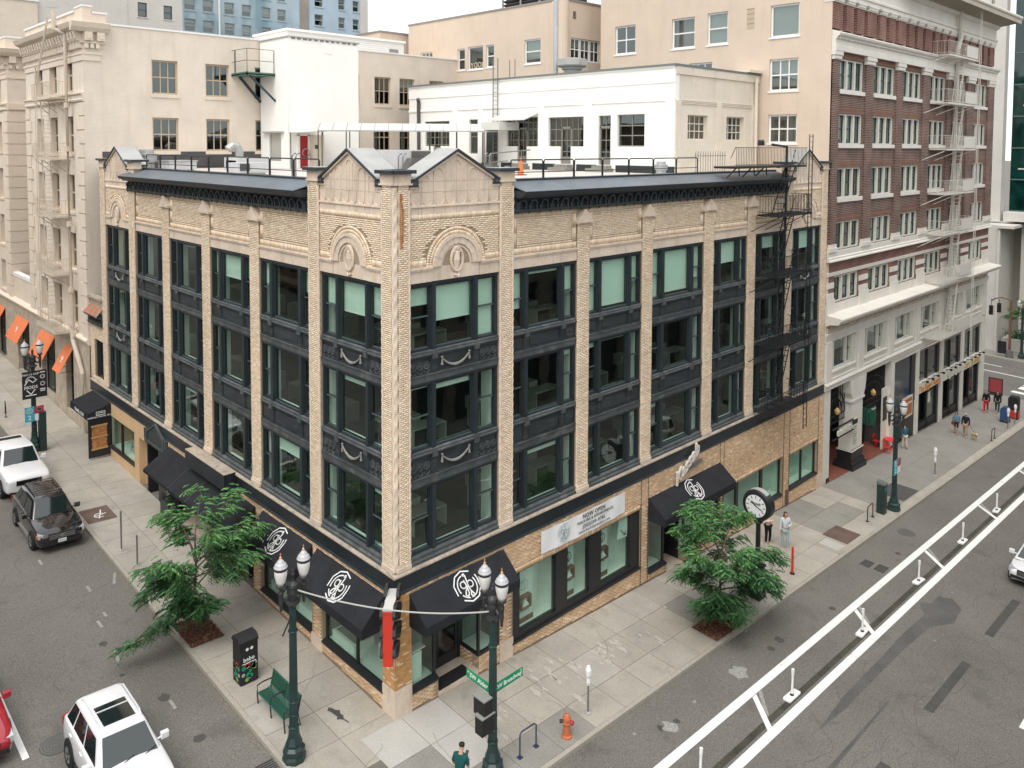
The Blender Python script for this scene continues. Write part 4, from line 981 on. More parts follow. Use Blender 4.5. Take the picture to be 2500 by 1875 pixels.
for s in (13.0, 13.5, 19.35, 19.7, 25.82, 26.5, 30.0):
    mb = MB(FR); mb.box(s - .012, s + .012, -.03, .004, gz(s, 0), 4.02); mb.build('movement_joint', mat('dark_joint', (0.10, 0.07, 0.05), 0.9), B0)
mb = MB(FR)
for i, s in enumerate(np.arange(20.3, 30.4, 1.12)): mb.box(s - .03, s + .03, -.03, .004, 2.66 - .012 * i, 2.72 - .012 * i)
mb.build('fixing_holes', mat('dark_hole', (0.03, 0.02, 0.02), 0.9), B0, kind='stuff')
def shopwin(T, s0, s1, z0, z1, cuts, d=-.16, fw=.09, sill=True, name='shop_window', fm=None, mw=.08):
    mb = MB(T); mb.box(s0, s1, d - .09, d, z1 - fw, z1); mb.box(s0, s1, d - .09, d, z0, z0 + fw)
    mb.box(s0, s0 + fw, d - .09, d, z0 + fw, z1 - fw); mb.box(s1 - fw, s1, d - .09, d, z0 + fw, z1 - fw)
    if sill: mb.ext([(d, z0 - .02), (.03, z0 - .02), (.03, z0 + .03), (d, z0 + .10)], s0 - .02, s1 + .02, 0)
    for c in cuts: mb.box(c - mw / 2, c + mw / 2, d - .09, d + .01, z0 + fw, z1 - fw)
    W = mb.build(name, fm or M_black, B0)
    xs = [s0 + fw] + [v for c in cuts for v in (c - mw / 2, c + mw / 2)] + [s1 - fw]
    for a, b in zip(xs[0::2], xs[1::2]):
        p = MB(T); y = d - .045; p.quad((a, y, z0 + fw), (b, y, z0 + fw), (b, y, z1 - fw), (a, y, z1 - fw)); p.build('pane', M_glass_d, W)
    return W
def showbox(T, s0, s1, z0, z1, dep=1.0, back=None, floor=None):
    """shop interior behind a window"""
    mb = MB(T); t = .03
    mb.mi(0).box(s0, s1, -dep - t, -dep, z0, z1); mb.mi(0).box(s0 - t, s0, -dep, -.27, z0, z1); mb.mi(0).box(s1, s1 + t, -dep, -.27, z0, z1)
    mb.mi(1).box(s0, s1, -dep, -.27, z0 - t, z0); mb.mi(2).box(s0, s1, -dep, -.27, z1, z1 + t)
    return mb.build('show_space', [back or M_inwhite, floor or M_inwhite, M_indark], B0)
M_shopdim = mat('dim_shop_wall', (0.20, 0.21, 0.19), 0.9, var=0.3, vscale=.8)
# Broadway : corner shop window, recessed entrance, side show window
shopwin(FR, .70, 1.79, .55, 3.0, []); showbox(FR, .70, 1.78, .62, 3.0, .9, M_shopdim)
mb = MB(); mb.box(.85, 1.3, .3, .8, .65, 1.6); mb.box(.9, 1.5, .35, .75, 1.62, 1.66); mb.build('display_plinth', M_inwhite, B0)
mb = MB(); mb.box(1.80, 3.60, .02, 1.05, gz(2.7, 0) - .2, 0.02); mb.mi(1).box(1.9, 3.35, .08, .62, 0.02, 0.035); mb.build('entrance_step', [M_stone, mat('black_door_mat', (0.018, 0.018, 0.02), 0.95)], B0)
E0 = MB(); E0.box(1.80, 2.36, 1.02, 1.12, .02, 3.0); E0.box(2.36, 2.46, 1.0, 1.12, .02, 3.0); E0.box(3.5, 3.6, 1.0, 1.12, .02, 3.0); E0.box(2.46, 3.5, 1.0, 1.12, 2.75, 3.0); E0.box(1.76, 1.80, .30, 1.12, .02, 3.0); ED = E0.build('door', M_black, B0)
mb = MB(); mb.box(2.48, 2.6, 1.02, 1.08, .05, 2.73); mb.box(3.36, 3.48, 1.02, 1.08, .05, 2.73); mb.box(2.6, 3.36, 1.02, 1.08, .05, .4); mb.box(2.6, 3.36, 1.02, 1.08, 2.6, 2.73); mb.build('door_leaf', M_black, ED)
mb = MB(); mb.quad((2.6, 1.05, .4), (3.36, 1.05, .4), (3.36, 1.05, 2.6), (2.6, 1.05, 2.6)); mb.build('pane', M_glass_d, ED)
mb = MB(); M4 = plane_m((2.93, .995, 1.72), (1, 0, 0), (0, 0, 1)); strokes(mb, M4, [arc(0, 0, .30, 0, 360, 20), arc(-.10, .02, .09, 0, 360, 10), [(-.02, .1), (-.02, -.16), (-.10, -.2), (-.16, -.15)], [(.05, .2), (.05, -.12)], arc(.11, -.06, .08, 0, 360, 10)], .035); mb.build('door_emblem', M_wtrim, ED)
mb = MB(); mb.box(3.62, 4.62, .34, 1.1, -.3, .44); mb.build('brick_stallriser', M_brick_lo, B0)
mb = MB(); mb.box(3.60, 3.68, .04, 1.1, .45, .55); mb.box(3.60, 3.68, .04, .14, .55, 3.0); mb.box(3.60, 3.68, 1.0, 1.1, .55, 3.0); mb.box(3.60, 3.68, .14, 1.0, 1.95, 2.02); mb.box(3.68, 4.62, .04, .14, .45, .56); mb.box(4.5, 4.62, .04, .14, .56, 3.0)
W = mb.build('shop_window', M_black, B0)
mb = MB(); mb.quad((3.64, .14, .55), (3.64, 1.0, .55), (3.64, 1.0, 2.9), (3.64, .14, 2.9)); mb.build('pane', M_glass_d, W)
mb = MB(); mb.quad((3.68, .09, .56), (4.5, .09, .56), (4.5, .09, 2.9), (3.68, .09, 2.9)); mb.build('pane', M_glass_d, W)
mb = MB(); mb.box(3.70, 4.60, .2, 1.0, .50, .56); mb.mi(1).box(3.70, 4.60, 1.0, 1.06, .56, 2.9); mb.build('show_space', [M_inwhite, M_shopdim], B0)
brows = Bricks(); LF = lambda s, d, z: (3.60 - d, s, z)
brows.rows(LF, .05, 1.08, -.2, .44, -0.01, lambda s, z: z < .0); brows.rows(FR, 3.62, 4.62, -.2, .44, -0.02, lambda s, z: z < gz(s, 0) + .03); brows.build('stallriser_brickwork', M_brick_lo, B0, kind='stuff')
# three display windows in one black frame
mb = MB(FR); d = -.05
holed(mb, 5.28, 12.95, .18, 2.77, -.30, d, [(5.66, 7.64, .44, 2.74), (8.30, 9.64, .44, 2.74), (10.36, 12.31, .44, 2.74)])
mb.box(5.24, 12.99, d, .03, .16, .24)
DW = mb.build('display_front', M_black, B0)
showbox(FR, 5.5, 12.6, .42, 2.76, 1.15, M_inwhite)
mb = MB(FR)
for a in (7.75, 9.85): mb.box(a, a + .4, -1.12, -.31, .42, 2.76)
mb.build('display_partition', M_inwhite, B0)
for n, (a, b) in enumerate(((5.66, 7.64), (8.30, 9.64), (10.36, 12.31))):
    p = MB(FR); p.quad((a, -.13, .44), (b, -.13, .44), (b, -.13, 2.74), (a, -.13, 2.74)); p.build('pane', M_glass_d, DW)
    l = (5.72, 8.30, 10.40)[n]; wd = (1.02, .78, .82)[n]; c = l + wd / 2
    g = thing('display_board', ('white display board with a dark wood ring box in the left display window', 'white display board with a dark wood ring box in the narrow middle display window', 'white display board with a dark wood ring box in the right display window')[n], 'display', (c, .45, .45), 'jewellery displays in the shop windows')
    mb = MB(FR); mb.box(l, l + wd, -.48, -.44, .47, 2.45); mb.build('board', M_white, g)
    mb = MB(FR); mb.box(l, l + wd, -.80, -.42, 2.45, 2.62); mb.build('top_box', mat('olive_card', (0.15, 0.13, 0.07), 0.9), g)
    mb = MB(FR); mb.box(l, l + wd, -.46, -.40, .44, .62); mb.build('base_strip', M_wood, g)
    z = (1.28, 1.45, 1.50)[n]; bw = .27
    mb = MB(FR); mb.box(c - bw, c + bw, -.44, -.24, z - .24, z - .19); mb.box(c - bw, c + bw, -.44, -.24, z + .19, z + .24); mb.box(c - bw, c - bw + .05, -.44, -.24, z - .19, z + .19); mb.box(c + bw - .05, c + bw, -.44, -.24, z - .19, z + .19); mb.build('ring_box', M_wood, g)
    mb = MB(FR); mb.ext([(c - .15, z - .18), (c + .2, z - .18), (c - .02, z + .12)], -.42, -.30, 1); mb.build('white_cushion', M_inwhite, g)
    mb = MB(); M4 = plane_m((c, .436, z + .58), (1, 0, 0), (0, 0, 1))
    strokes(mb, M4, [arc(-.05, 0, .17, 0, 360, 14), arc(.06, .0, .19, 0, 360, 14), [(-.08, .2), (0, .3), (.08, .2), (0, .1), (-.08, .2)], [(-.12, -.18), (-.02, .1), (.1, -.18)]], .03 if n else .016)
    mb.build('ring_drawing', M_inkg if n else mat('pale_drawing', (0.35, 0.45, 0.45), 0.8), g)
    mb = MB(); letters(mb, ('TACORI', 'TACORI', 'CAFFRE')[n], .17, plane_m((c, .434, z - .40), (1, 0, 0), (0, 0, 1))); mb.build('lettering', M_inkg, g)
g = tag(MB().add([tuple(plane_m((12.0, .22, 2.2), (1, 0, -.1), (.12, 0, 1)) @ Vector(v)) for v in [(-.33, -.42, 0), (.33, -.42, 0), (.33, .42, 0), (-.33, .42, 0), (-.33, -.42, -.008), (.33, -.42, -.008), (.33, .42, -.008), (-.33, .42, -.008)]], [(0, 1, 2, 3), (7, 6, 5, 4), (0, 4, 5, 1), (1, 5, 6, 2), (2, 6, 7, 3), (3, 7, 4, 0)]).build('window_notice', M_white), 'white paper notice with an arrow hanging in the right display window', 'notice')
settle(g)
mb = MB(); M4 = plane_m((12.02, .205, 2.1), (1, 0, -.1), (.12, 0, 1)); strokes(mb, M4, [[(-.2, .05), (0, -.1), (.18, -.2)], [(.18, -.2), (.02, -.19)], [(.18, -.2), (.14, -.06)]], .035); settle(tag(mb.build('notice_arrow', M_inkg), 'dark arrow printed on the white window notice', 'print'))
# under the second awning
shopwin(FR, 13.60, 14.93, -.33, 2.6, [], mw=.06); showbox(FR, 13.62, 14.9, -.3, 2.6, .9, M_shopdim)
mb = MB(FR); mb.box(14.95, 15.1, -1.1, -1.0, -.95, 2.6); mb.box(16.15, 16.3, -1.1, -1.0, -.95, 2.6); mb.box(15.1, 16.15, -1.1, -1.0, 2.3, 2.6); mb.box(15.1, 16.15, -1.1, -1.0, -.95, -.5); mb.box(16.28, 16.32, -1.0, -.3, -.95, 2.6); mb.box(14.93, 14.97, -1.0, -.3, -.95, 2.6); ED = mb.build('door', M_black, B0)
mb = MB(FR); mb.quad((15.1, -1.05, -.5), (16.15, -1.05, -.5), (16.15, -1.05, 2.3), (15.1, -1.05, 2.3)); mb.build('pane', M_glass_d, ED)
shopwin(FR, 16.32, 19.28, -.25, 2.6, [17.8], d=-.05); showbox(FR, 16.4, 19.2, -.2, 2.6, .9, M_inwhite)
mb = MB(FR); mb.box(14.97, 16.28, -1.0, 0.0, gz(15.6, 0) - .2, gz(15.6, 0) + .03); mb.build('entrance_step', M_stone, B0)
# plain windows further along
shopwin(FR, 19.77, 25.76, -.52, 1.58, [21.25, 23.72], mw=.24); showbox(FR, 19.8, 25.7, -.45, 1.6, .75, mat('pale_green_screen', (0.50, 0.62, 0.55), 0.9))
mb = MB(FR)
for k in range(26): mb.box(21.45 + k * .085, 21.49 + k * .085, -.38, -.35, -.4, 1.5)
mb.build('vertical_blind', mat('grey_slat', (0.33, 0.42, 0.39), 0.8), B0, kind='stuff')
shopwin(FR, 26.58, 29.95, -.52, 1.45, [28.25], mw=.10); showbox(FR, 26.6, 29.9, -.45, 1.46, .75, mat('pale_green_screen', (0.50, 0.62, 0.55), 0.9))
mb = MB(FR); mb.box(26.1, 26.32, -.02, .06, -1.15, -.35); settle(tag(mb.build('standpipe_cabinet', M_rust), 'rusty brown standpipe plate fixed low on the brick wall', 'plate'))
# Alder side
shopwin(FL, .67, 4.43, .58, 2.98, [2.42]); showbox(FL, .70, 4.40, .66, 2.98, 1.6, M_shopdim)
mb = MB(FL); mb.box(2.9, 4.3, -1.2, -.35, .66, .95); mb.mi(1).box(3.0, 4.2, -1.1, -.45, .955, .96); mb.mi(0).box(1.0, 2.2, -1.3, -.9, .66, 1.2); mb.build('display_plinth', [M_inwhite, M_shopdim], B0)
shopwin(FL, 5.19, 9.10, .58, 2.98, [7.1]); showbox(FL, 5.2, 9.1, .66, 2.98, 1.6, M_shopdim)
mb = MB(FL); mb.box(5.4, 6.7, -1.2, -.35, .66, .95); mb.box(7.4, 8.9, -1.2, -.35, .66, .95); mb.build('display_plinth', M_inwhite, B0)
mb = MB(FL); mb.box(9.79, 10.77, -1.0, -.9, .3, 2.98); mb.box(9.77, 9.80, -.9, -.3, .3, 2.98); mb.box(10.76, 10.79, -.9, -.3, .3, 2.98); mb.build('door', M_black, B0)
shopwin(FL, 10.97, 13.18, .95, 3.1, [12.1]); showbox(FL, 11.0, 13.15, 1.0, 3.1, 1.4, M_shopdim)
mb = MB(FL); mb.box(13.2, 18.35, -1.5, -1.4, .4, 3.1); mb.box(13.18, 13.22, -1.4, -.3, .4, 3.1); mb.box(18.33, 18.37, -1.4, -.3, .4, 3.1)
mb.mi(1).box(13.2, 18.35, -1.4, -.02, .3, gz(0, 15.8) + .02); mb.build('cafe_recess', [M_black, M_stone], B0)
mb = MB(FL); mb.box(14.2, 15.4, -1.39, -1.36, 1.3, 2.6); mb.box(16.0, 17.6, -1.39, -1.36, 1.3, 2.6); mb.build('cafe_windows', M_carglass, B0, kind='stuff')
# doorway with a small iron pediment
mb = MB(FL); mb.box(18.95, 20.0, -.35, -.05, .5, 3.3); mb.box(20.0, 21.42, -1.2, -1.1, .5, 3.3); mb.box(21.30, 21.42, -1.1, -.02, .5, 3.3); mb.box(20.0, 20.05, -1.1, -.3, .5, 3.3); mb.build('door', M_black, B0)
mb = MB(FL); mb.box(18.5, 21.55, -.3, .06, 3.30, 3.42); mb.mi(1).box(18.6, 21.45, -.3, .10, 3.42, 3.50); mb.mi(0).box(18.6, 21.45, -.3, .03, 3.5, 4.0)
mb.mi(0).ext([(19.0, 3.5), (21.0, 3.5), (21.0, 3.95), (20.0, 4.50), (19.0, 3.95)], .0, .07, 1); mb.mi(1)
for (a, b) in (((19.0, 3.95), (20.0, 4.50)), ((20.0, 4.50), (21.0, 3.95))): mb.ext([a, b, (b[0], b[1] + .1), (a[0], a[1] + .1)], .0, .13, 1)
for s in (18.6, 18.85, 21.1, 21.3): mb.box(s, s + .10, -.2, .13, 3.55, 4.05)
PED = mb.build('door_pediment', [M_iron, M_iron_l], B0)
mb = MB(); letters(mb, 'MEDICAL', .19, plane_m((-.075, 20.0, 3.88), (0, -1, 0), (0, 0, 1))); letters(mb, 'ARTS', .19, plane_m((-.075, 20.0, 3.66), (0, -1, 0), (0, 0, 1))); mb.build('lettering', M_iron_l, PED)
# tan stucco shop
TANH = [(23.17, 27.22, 1.46, 3.30), (27.6, 28.55, 1.4, 3.3), (28.6, 30.35, -.5, 3.3)]
mb = MB(FL); holed(mb, 22.5, 30.36, .2, 4.02, -.34, .0, TANH); mb.mi(0).box(21.44, 22.5, -.34, -.0, 3.22, 4.02); mb.build('stucco_front', M_tan, B0)
mb = MB(FL); mb.box(21.44, 22.5, -.6, -.5, .4, 3.22); mb.box(22.46, 22.5, -.5, -.34, .4, 3.22); mb.build('brick_reveal', M_brick_lo, B0)
rv = Bricks(); rv.rows(FL, 21.45, 22.48, .75, 3.2, -.49); rv.build('reveal_brickwork', M_brick, B0, kind='stuff')
shopwin(FL, 23.19, 27.20, 1.46, 3.30, [25.2], d=-.04, mw=.16); showbox(FL, 23.2, 27.2, 1.5, 3.3, 1.3, mat('grey_green_backdrop', (0.34, 0.37, 0.33), .9))
mb = MB(FL)
for k in range(9): mb.tube([(23.5 + .18 * k, -.5, 1.55 + .25 * (k % 3)), (23.65 + .17 * k, -.45, 1.7 + .2 * (k % 2)), (23.9 + .15 * k, -.55, 1.6 + .1 * k % .4)], .03, 5)
mb.build('driftwood_display', mat('dried_stems', (0.42, 0.40, 0.36), 0.9), B0, kind='stuff')
shopwin(FL, 27.62, 28.53, 1.4, 3.3, [], d=-.04); showbox(FL, 27.65, 28.5, 1.45, 3.3, .6, M_shopdim)
mb = MB(FL); mb.box(28.6, 30.35, -.6, -.5, .8, 3.3); mb.build('door', M_black, B0)
# low annex beyond the last gable with a tiled eave
mb = MB(FL); holed(mb, LE, 30.5, 4.70, 9.45, -.41, -.132, [(28.25, 29.72, 4.92, 7.15)]); mb.mi(1).box(LE, 30.52, -.4, 0.02, 9.5, 9.62); mb.mi(1).box(LE, 30.5, -.4, -.08, 9.2, 9.5); mb.build('annex_wall', [M_mortar, M_stone_d], B0)
ab = Bricks(); ab.rows(FL, LE, 30.5, 4.72, 8.0, -.12, inh([(28.25, 29.72, 4.92, 7.15)])); ab.rows(FL, LE, 30.5, 8.75, 9.2, -.12); ab.build('annex_brickwork', M_brick, B0, kind='stuff')
tri_window(FL, 'L', 5, 0, 28.27, 29.70, 4.92, 7.15, False)
mb = MB(FL); mb.ext([(-.15, 8.05), (.05, 8.05), (.05, 8.15), (.0, 8.2), (.0, 8.45), (.22, 8.55), (.24, 8.62), (-.15, 8.66)], LE, 30.45, 0)
for s in (28.4, 28.9, 29.4, 29.9): mb.ring((s, 8.25), .12, .17, 0, PI, 0.0, .10, 6)
mb.build('annex_eave', M_iron, B0)
M_rtile = mat('red_clay_tile', (0.42, 0.165, 0.10), 0.8, var=0.2, vscale=3)
for k in range(9):
    s = LE + .13 + k * .255; mb = MB(FL); n = 5
    a = [(s + .12 * math.cos(PI * i / n), .28, 8.60 + .10 * math.sin(PI * i / n)) for i in range(n + 1)]; b = [(s + .10 * math.cos(PI * i / n), -.2, 9.16 + .09 * math.sin(PI * i / n)) for i in range(n + 1)]
    mb.add(a + b, [(i, i + 1, n + 2 + i, n + 1 + i) for i in range(n)]); mb.build('roof_tile', M_rtile if k % 3 else mat('grey_clay_tile', (0.30, 0.24, 0.19), .85), B0)
# ------------------------------------------------------------------ awnings, signs, banner
def gb_logo(sc=1.0):
    s = lambda pts: [(x * sc, y * sc) for x, y in pts]
    dec = lambda a0, a1, r_: [(r_ * math.cos(R(a)), r_ * math.sin(R(a))) for a in np.arange(a0, a1 + 1, 36)]
    return [s(dec(54, 198, .56)), s(dec(228, 372, .56) + [(.57 * math.cos(R(25)), .57 * math.sin(R(25)))]), s(arc(0, 0, .40, 100, 200, 8)), s(arc(0, 0, .42, 270, 385, 10)), s(arc(0, 0, .42, 215, 255, 4)),
            s(arc(-.14, .08, .12, 40, 330, 12)), s([(-.04, .22), (-.02, .0), (-.06, -.26), (-.14, -.34), (-.22, -.28), (-.15, -.15), (.02, -.02)]), s([(.03, .36), (.0, .42), (.07, .44), (.10, .36), (.04, -.02), (.06, -.22)]),
            s(arc(.17, .03, .12, 200, -120, 12)), s([(.06, -.22), (.0, -.34), (.08, -.42), (.13, -.34), (.05, -.16)])]
def awning(T, s0, s1, ztop, zf, zb, proj, label, group=None, logo=True, sides=(1, 1), seams=()):
    base = T((s0 + s1) / 2, 0, 0); g = thing('shop_awning', label, 'awning', (base[0], base[1], zb), group)
    mb = MB(T); mb.ext([(-.02, ztop), (proj, zf), (proj, zb), (proj - .02, zb), (proj - .02, zf - .03), (-.02, ztop - .04)], s0, s1, 0); mb.build('canopy', M_awning, g)
    for sd, s in zip(sides, (s0, s1)):
        if sd:
            mb = MB(T); mb.ext([(-.02, ztop - .01), (proj - .005, zf - .005), (proj - .005, zb), (-.02, zb)], s - .012, s + .012, 0); mb.build('side_panel', M_awning, g)
    mb = MB(T)
    mb.bar((s0 + .05, .0, zb + .02), (s0 + .05, proj - .04, zb + .02), .03); mb.bar((s1 - .05, .0, zb + .02), (s1 - .05, proj - .04, zb + .02), .03); mb.bar((s0 + .03, proj - .05, zf - .08), (s1 - .03, proj - .05, zf - .08), .03); mb.build('awning_frame', M_post, g)
    up = Vector(T(0, -.02, ztop)) - Vector(T(0, proj, zf)); xd = Vector((1, 0, 0)) if T is FR else Vector((0, -1, 0))
    nrm = xd.cross(up.normalized())
    if logo:
        c = Vector(T((s0 + s1) / 2 + (logo if logo is not True else 0), (proj - .02) / 2, (ztop + zf) / 2)) + nrm * .006
        mb = MB(); strokes(mb, plane_m(c, xd, up), gb_logo(.92), .042); mb.build('emblem', M_white, g)
    for s in seams:
        a = Vector(T(s, 0, ztop)) + nrm * .008; b = Vector(T(s, proj, zf)) + nrm * .008; mb = MB(); mb.tube([a, b], .012, 4); mb.build('seam', mat('worn_grey_canvas', (0.10, 0.10, 0.10), .9), g)
    return g
awning(FR, .60, 4.78, 3.95, 3.17, 2.86, .85, 'black sloping awning with a white monogram over the corner entrance on Broadway', 'black monogram awnings')
awning(FR, 13.55, 19.35, 3.09, 2.40, 2.08, .88, 'black sloping awning with a white monogram behind the right street tree and clock', 'black monogram awnings')
awning(FL, .58, 4.72, 3.93, 3.07, 2.76, .86, 'black sloping awning with a white monogram on Alder beside the red blade sign', 'black monogram awnings')
awning(FL, 5.06, 8.86, 3.93, 3.10, 2.78, .86, 'black sloping awning with a white monogram beside the left street tree', 'black monogram awnings')
awning(FL, 9.5, 18.45, 3.86, 3.08, 2.95, 1.22, 'long plain dark awning behind the left street tree', logo=False, seams=(12.0, 13.6, 15.5), sides=(1, 0))
mb = MB(FL); mb.box(11.25, 15.25, -.0, .50, 4.05, 4.74); mb.mi(1).box(11.25, 15.25, 0.0, .51, 4.742, 4.76)
settle(tag(mb.build('fascia_box', [M_bandg, M_stone_d]), 'long black sign box jutting out above the plain dark awning', 'sign box'))
for y0, y1, n in ((12.85, 13.25, 'tall'), (17.2, 18.2, 'wide')):
    g = thing('planter_box', 'black planter box by the cafe step, the %s one' % ('narrow' if n == 'tall' else 'wide, bushy'), 'planter', (-.35, (y0 + y1) / 2, gz(-.3, (y0 + y1) / 2)), 'planters outside the cafe')
    mb = MB(); z = gz(-.3, y0); mb.box(-.55, -.05, y0, y1, z, z + .95); mb.build('box', M_iron, g)
    mb = MB(); r_ = random.Random(4)
    for i in range(60):
        px, py, pz = r_.uniform(-.5, -.1), r_.uniform(y0 + .05, y1 - .05), z + .95 + r_.uniform(0, .22); a = r_.uniform(0, 6.28); l = .09
        mb.poly([(px, py, pz), (px + l * math.cos(a), py + l * math.sin(a), pz + .06), (px + 1.6 * l * math.cos(a + .4), py + 1.6 * l * math.sin(a + .4), pz - .02)])
    mb.build('foliage', M_leaf2, g)
# corner entry awning of the tan shop with its boarded side
g = thing('shop_awning', 'small black awning with white lettering over the boarded shop door at the far corner', 'awning', (-.6, 29, 3.3))
mb = MB(FL); mb.ext([(-.0, 4.02), (1.2, 3.66), (1.2, 3.28), (1.18, 3.28), (1.18, 3.62), (0, 3.98)], 26.75, 29.95, 0); mb.build('canopy', M_awning, g)
for s in (26.75, 29.95): mb = MB(FL); mb.ext([(0, 4.0), (1.19, 3.65), (1.19, 3.28), (0, 3.28)], s - .01, s + .01, 0); mb.build('side_panel', M_awning, g)
mb = MB(); M4 = plane_m((-.55, 26.735, 3.50), (1, 0, 0), (0, 0, 1)); strokes(mb, M4, [[(-.22, .18), (.22, .18), (.22, .0), (-.22, .0), (-.22, .18)], [(-.15, .06), (-.05, .12), (.15, .10)]], .03); letters(mb, 'OREGON TRAVEL CLUB', .12, plane_m((-.58, 26.735, 3.40), (1, 0, 0), (0, 0, 1)), bold=True)
letters(mb, 'TRAVEL CLUB', .26, plane_m((-1.205, 28.3, 3.44), (0, -1, 0), (0, 0, 1)), bold=True); mb.build('lettering', M_white, g)
g = thing('boarded_door', 'black door panel patched with orange plywood under the small corner awning', 'door', (-.6, 26.9, gz(-.6, 26.9)))
z = gz(-.6, 26.9); mb = MB(); mb.box(-1.16, -.04, 26.86, 26.92, z + .12, 3.3); mb.build('panel', M_black, g)
M_ply = mat('orange_plywood', (0.42, 0.185, 0.065), 0.8, var=0.3, vscale=5, grain=0.3, gscale=12)
for z0, z1 in ((z + .62, z + 1.18), (z + 1.30, z + 1.80)): mb = MB(); mb.box(-.98, -.22, 26.83, 26.86, z0, z1); mb.build('plywood_sheet', M_ply, g)
for z0 in (z + .54, z + 1.20, z + 1.83): mb = MB(); mb.box(-1.02, -.18, 26.81, 26.85, z0, z0 + .09); mb.build('batten', mat('pale_batten', (0.52, 0.30, 0.14), .8), g)
# vinyl banner
g = thing('shop_banner', 'white vinyl NOW OPEN banner over the display windows', 'banner', (9.25, -.05, 3.05))
mb = MB(); nx, nz = 26, 4; vs = []
for j in range(nz + 1):
    for i in range(nx + 1):
        s = 6.70 + 5.08 * i / nx; zt = 3.94 - .10 * math.sin(PI * i / nx) * .4 - .0; zb_ = 3.05 - .05 * math.sin(PI * i / nx)
        vs.append((s, -.045 - .018 * math.sin(i * 1.1 + j * .6) * (1 if 0 < i < nx else 0), zt + (zb_ - zt) * j / nz))
fs = [(j * (nx + 1) + i, (j + 1) * (nx + 1) + i, (j + 1) * (nx + 1) + i + 1, j * (nx + 1) + i + 1) for j in range(nz) for i in range(nx)]
mb.add(vs, fs); mb.add([(x, y + .006, z) for x, y, z in vs], [f[::-1] for f in fs]); mb.build('vinyl', M_bannerw, g, smooth=True)
BP = lambda s, z: plane_m((s, -.072, z), (1, 0, 0), (0, 0, 1))
mb = MB(); letters(mb, 'NOW OPEN', .24, BP(9.75, 3.74), bold=True, space=1.1); letters(mb, 'WALK-INS & APPOINTMENTS', .165, BP(9.85, 3.545), space=1.05); letters(mb, '(503)295-0705', .185, BP(9.75, 3.34), bold=True, space=1.25); letters(mb, 'www.kassabjewelers.com', .15, BP(9.8, 3.16), space=1.25); mb.build('lettering', M_ink, g)
mb = MB(); strokes(mb, BP(7.95, 3.5), gb_logo(.62), .025); mb.build('emblem', M_inkb, g)
# raised script sign
g = thing('shop_letters', 'pale raised script lettering mounted on the black band above the right awning', 'sign', (16.4, -.05, 3.3))
mb = MB(); letters(mb, 'Kassab', .78, plane_m((16.25, -.16, 3.90), (1, 0, .62), (-.18, 0, 1)), ext=.05, bold=True, shear=.25); mb.build('script', mat('ivory_acrylic', (0.66, 0.63, 0.57), .4), g)
mb = MB(); letters(mb, 'JEWELERS', .26, plane_m((17.05, -.08, 3.66), (1, 0, .12), (0, 0, 1)), ext=.03, bold=True); mb.build('small_capitals', mat('grey_metal_letters', (0.22, 0.22, 0.21), .4), g)
# red blade sign on the corner
g = thing('blade_sign', 'tall red edged blade sign with black script on its faces at the building corner', 'sign', (-.5, -.5, 2.66))
DG = lambda k, p, z: (-k - p, -k + p, z)     # k along the corner diagonal, p across it
mb = MB(DG); mb.box(.12, .92, -.10, .10, 2.68, 4.40); mb.build('body', mat('grey_sign_sheet', (0.42, 0.42, 0.41), .5), g)
mb = MB(DG); mb.box(.90, .935, -.105, .105, 2.66, 4.33); mb.build('red_edge', M_red, g)
mb = MB(DG); mb.box(.10, .94, -.11, .11, 4.40, 4.44); mb.mi(1).box(.1, .95, -.115, .115, 4.34, 4.36); mb.build('cap', [mat('pale_sign_cap', (0.55, 0.54, 0.52), .5), M_red], g)
for sg in (-1, 1):
    mb = MB(DG)
    for i in range(9):
        zc = 2.85 + i * .2; kk = .5 + .30 * math.sin(i * 2.1); mb.ring((kk, zc), .10, .22, 0, 2 * PI, *(sorted((sg * .105, sg * .17))), 9)
    mb.build('script', M_black, g)
mb = MB(); mb.bar((-.1, -.1, 3.0), (.1, .1, 3.0), .06); mb.bar((-.1, -.1, 4.1), (.1, .1, 4.1), .06); mb.build('bracket', M_black, g)

# rust run below the corner cap, soot and water marks with their own shapes
M_rrun = mat('orange_rust_run', (0.36, 0.135, 0.045), .9, grain=.3, gscale=12, stain=(0.62, 0.44, 0.27, .8), stscale=(9, 9, 1.2), stlo=.45, sthi=.7)
rr = random.Random(12); mb = MB(FR)
z = 16.9
while z > 15.2: h = .067; w_ = .10 + .10 * min(1, (16.9 - z) * 1.2) * (1 if z > 15.8 else (z - 15.1) / .7); mb.box(.30, .30 + w_ * rr.uniform(.8, 1.2), PD - .0, PD + .047, z - h + .008, z); z -= h
mb.build('rust_run', M_rrun, B0, kind='stuff')

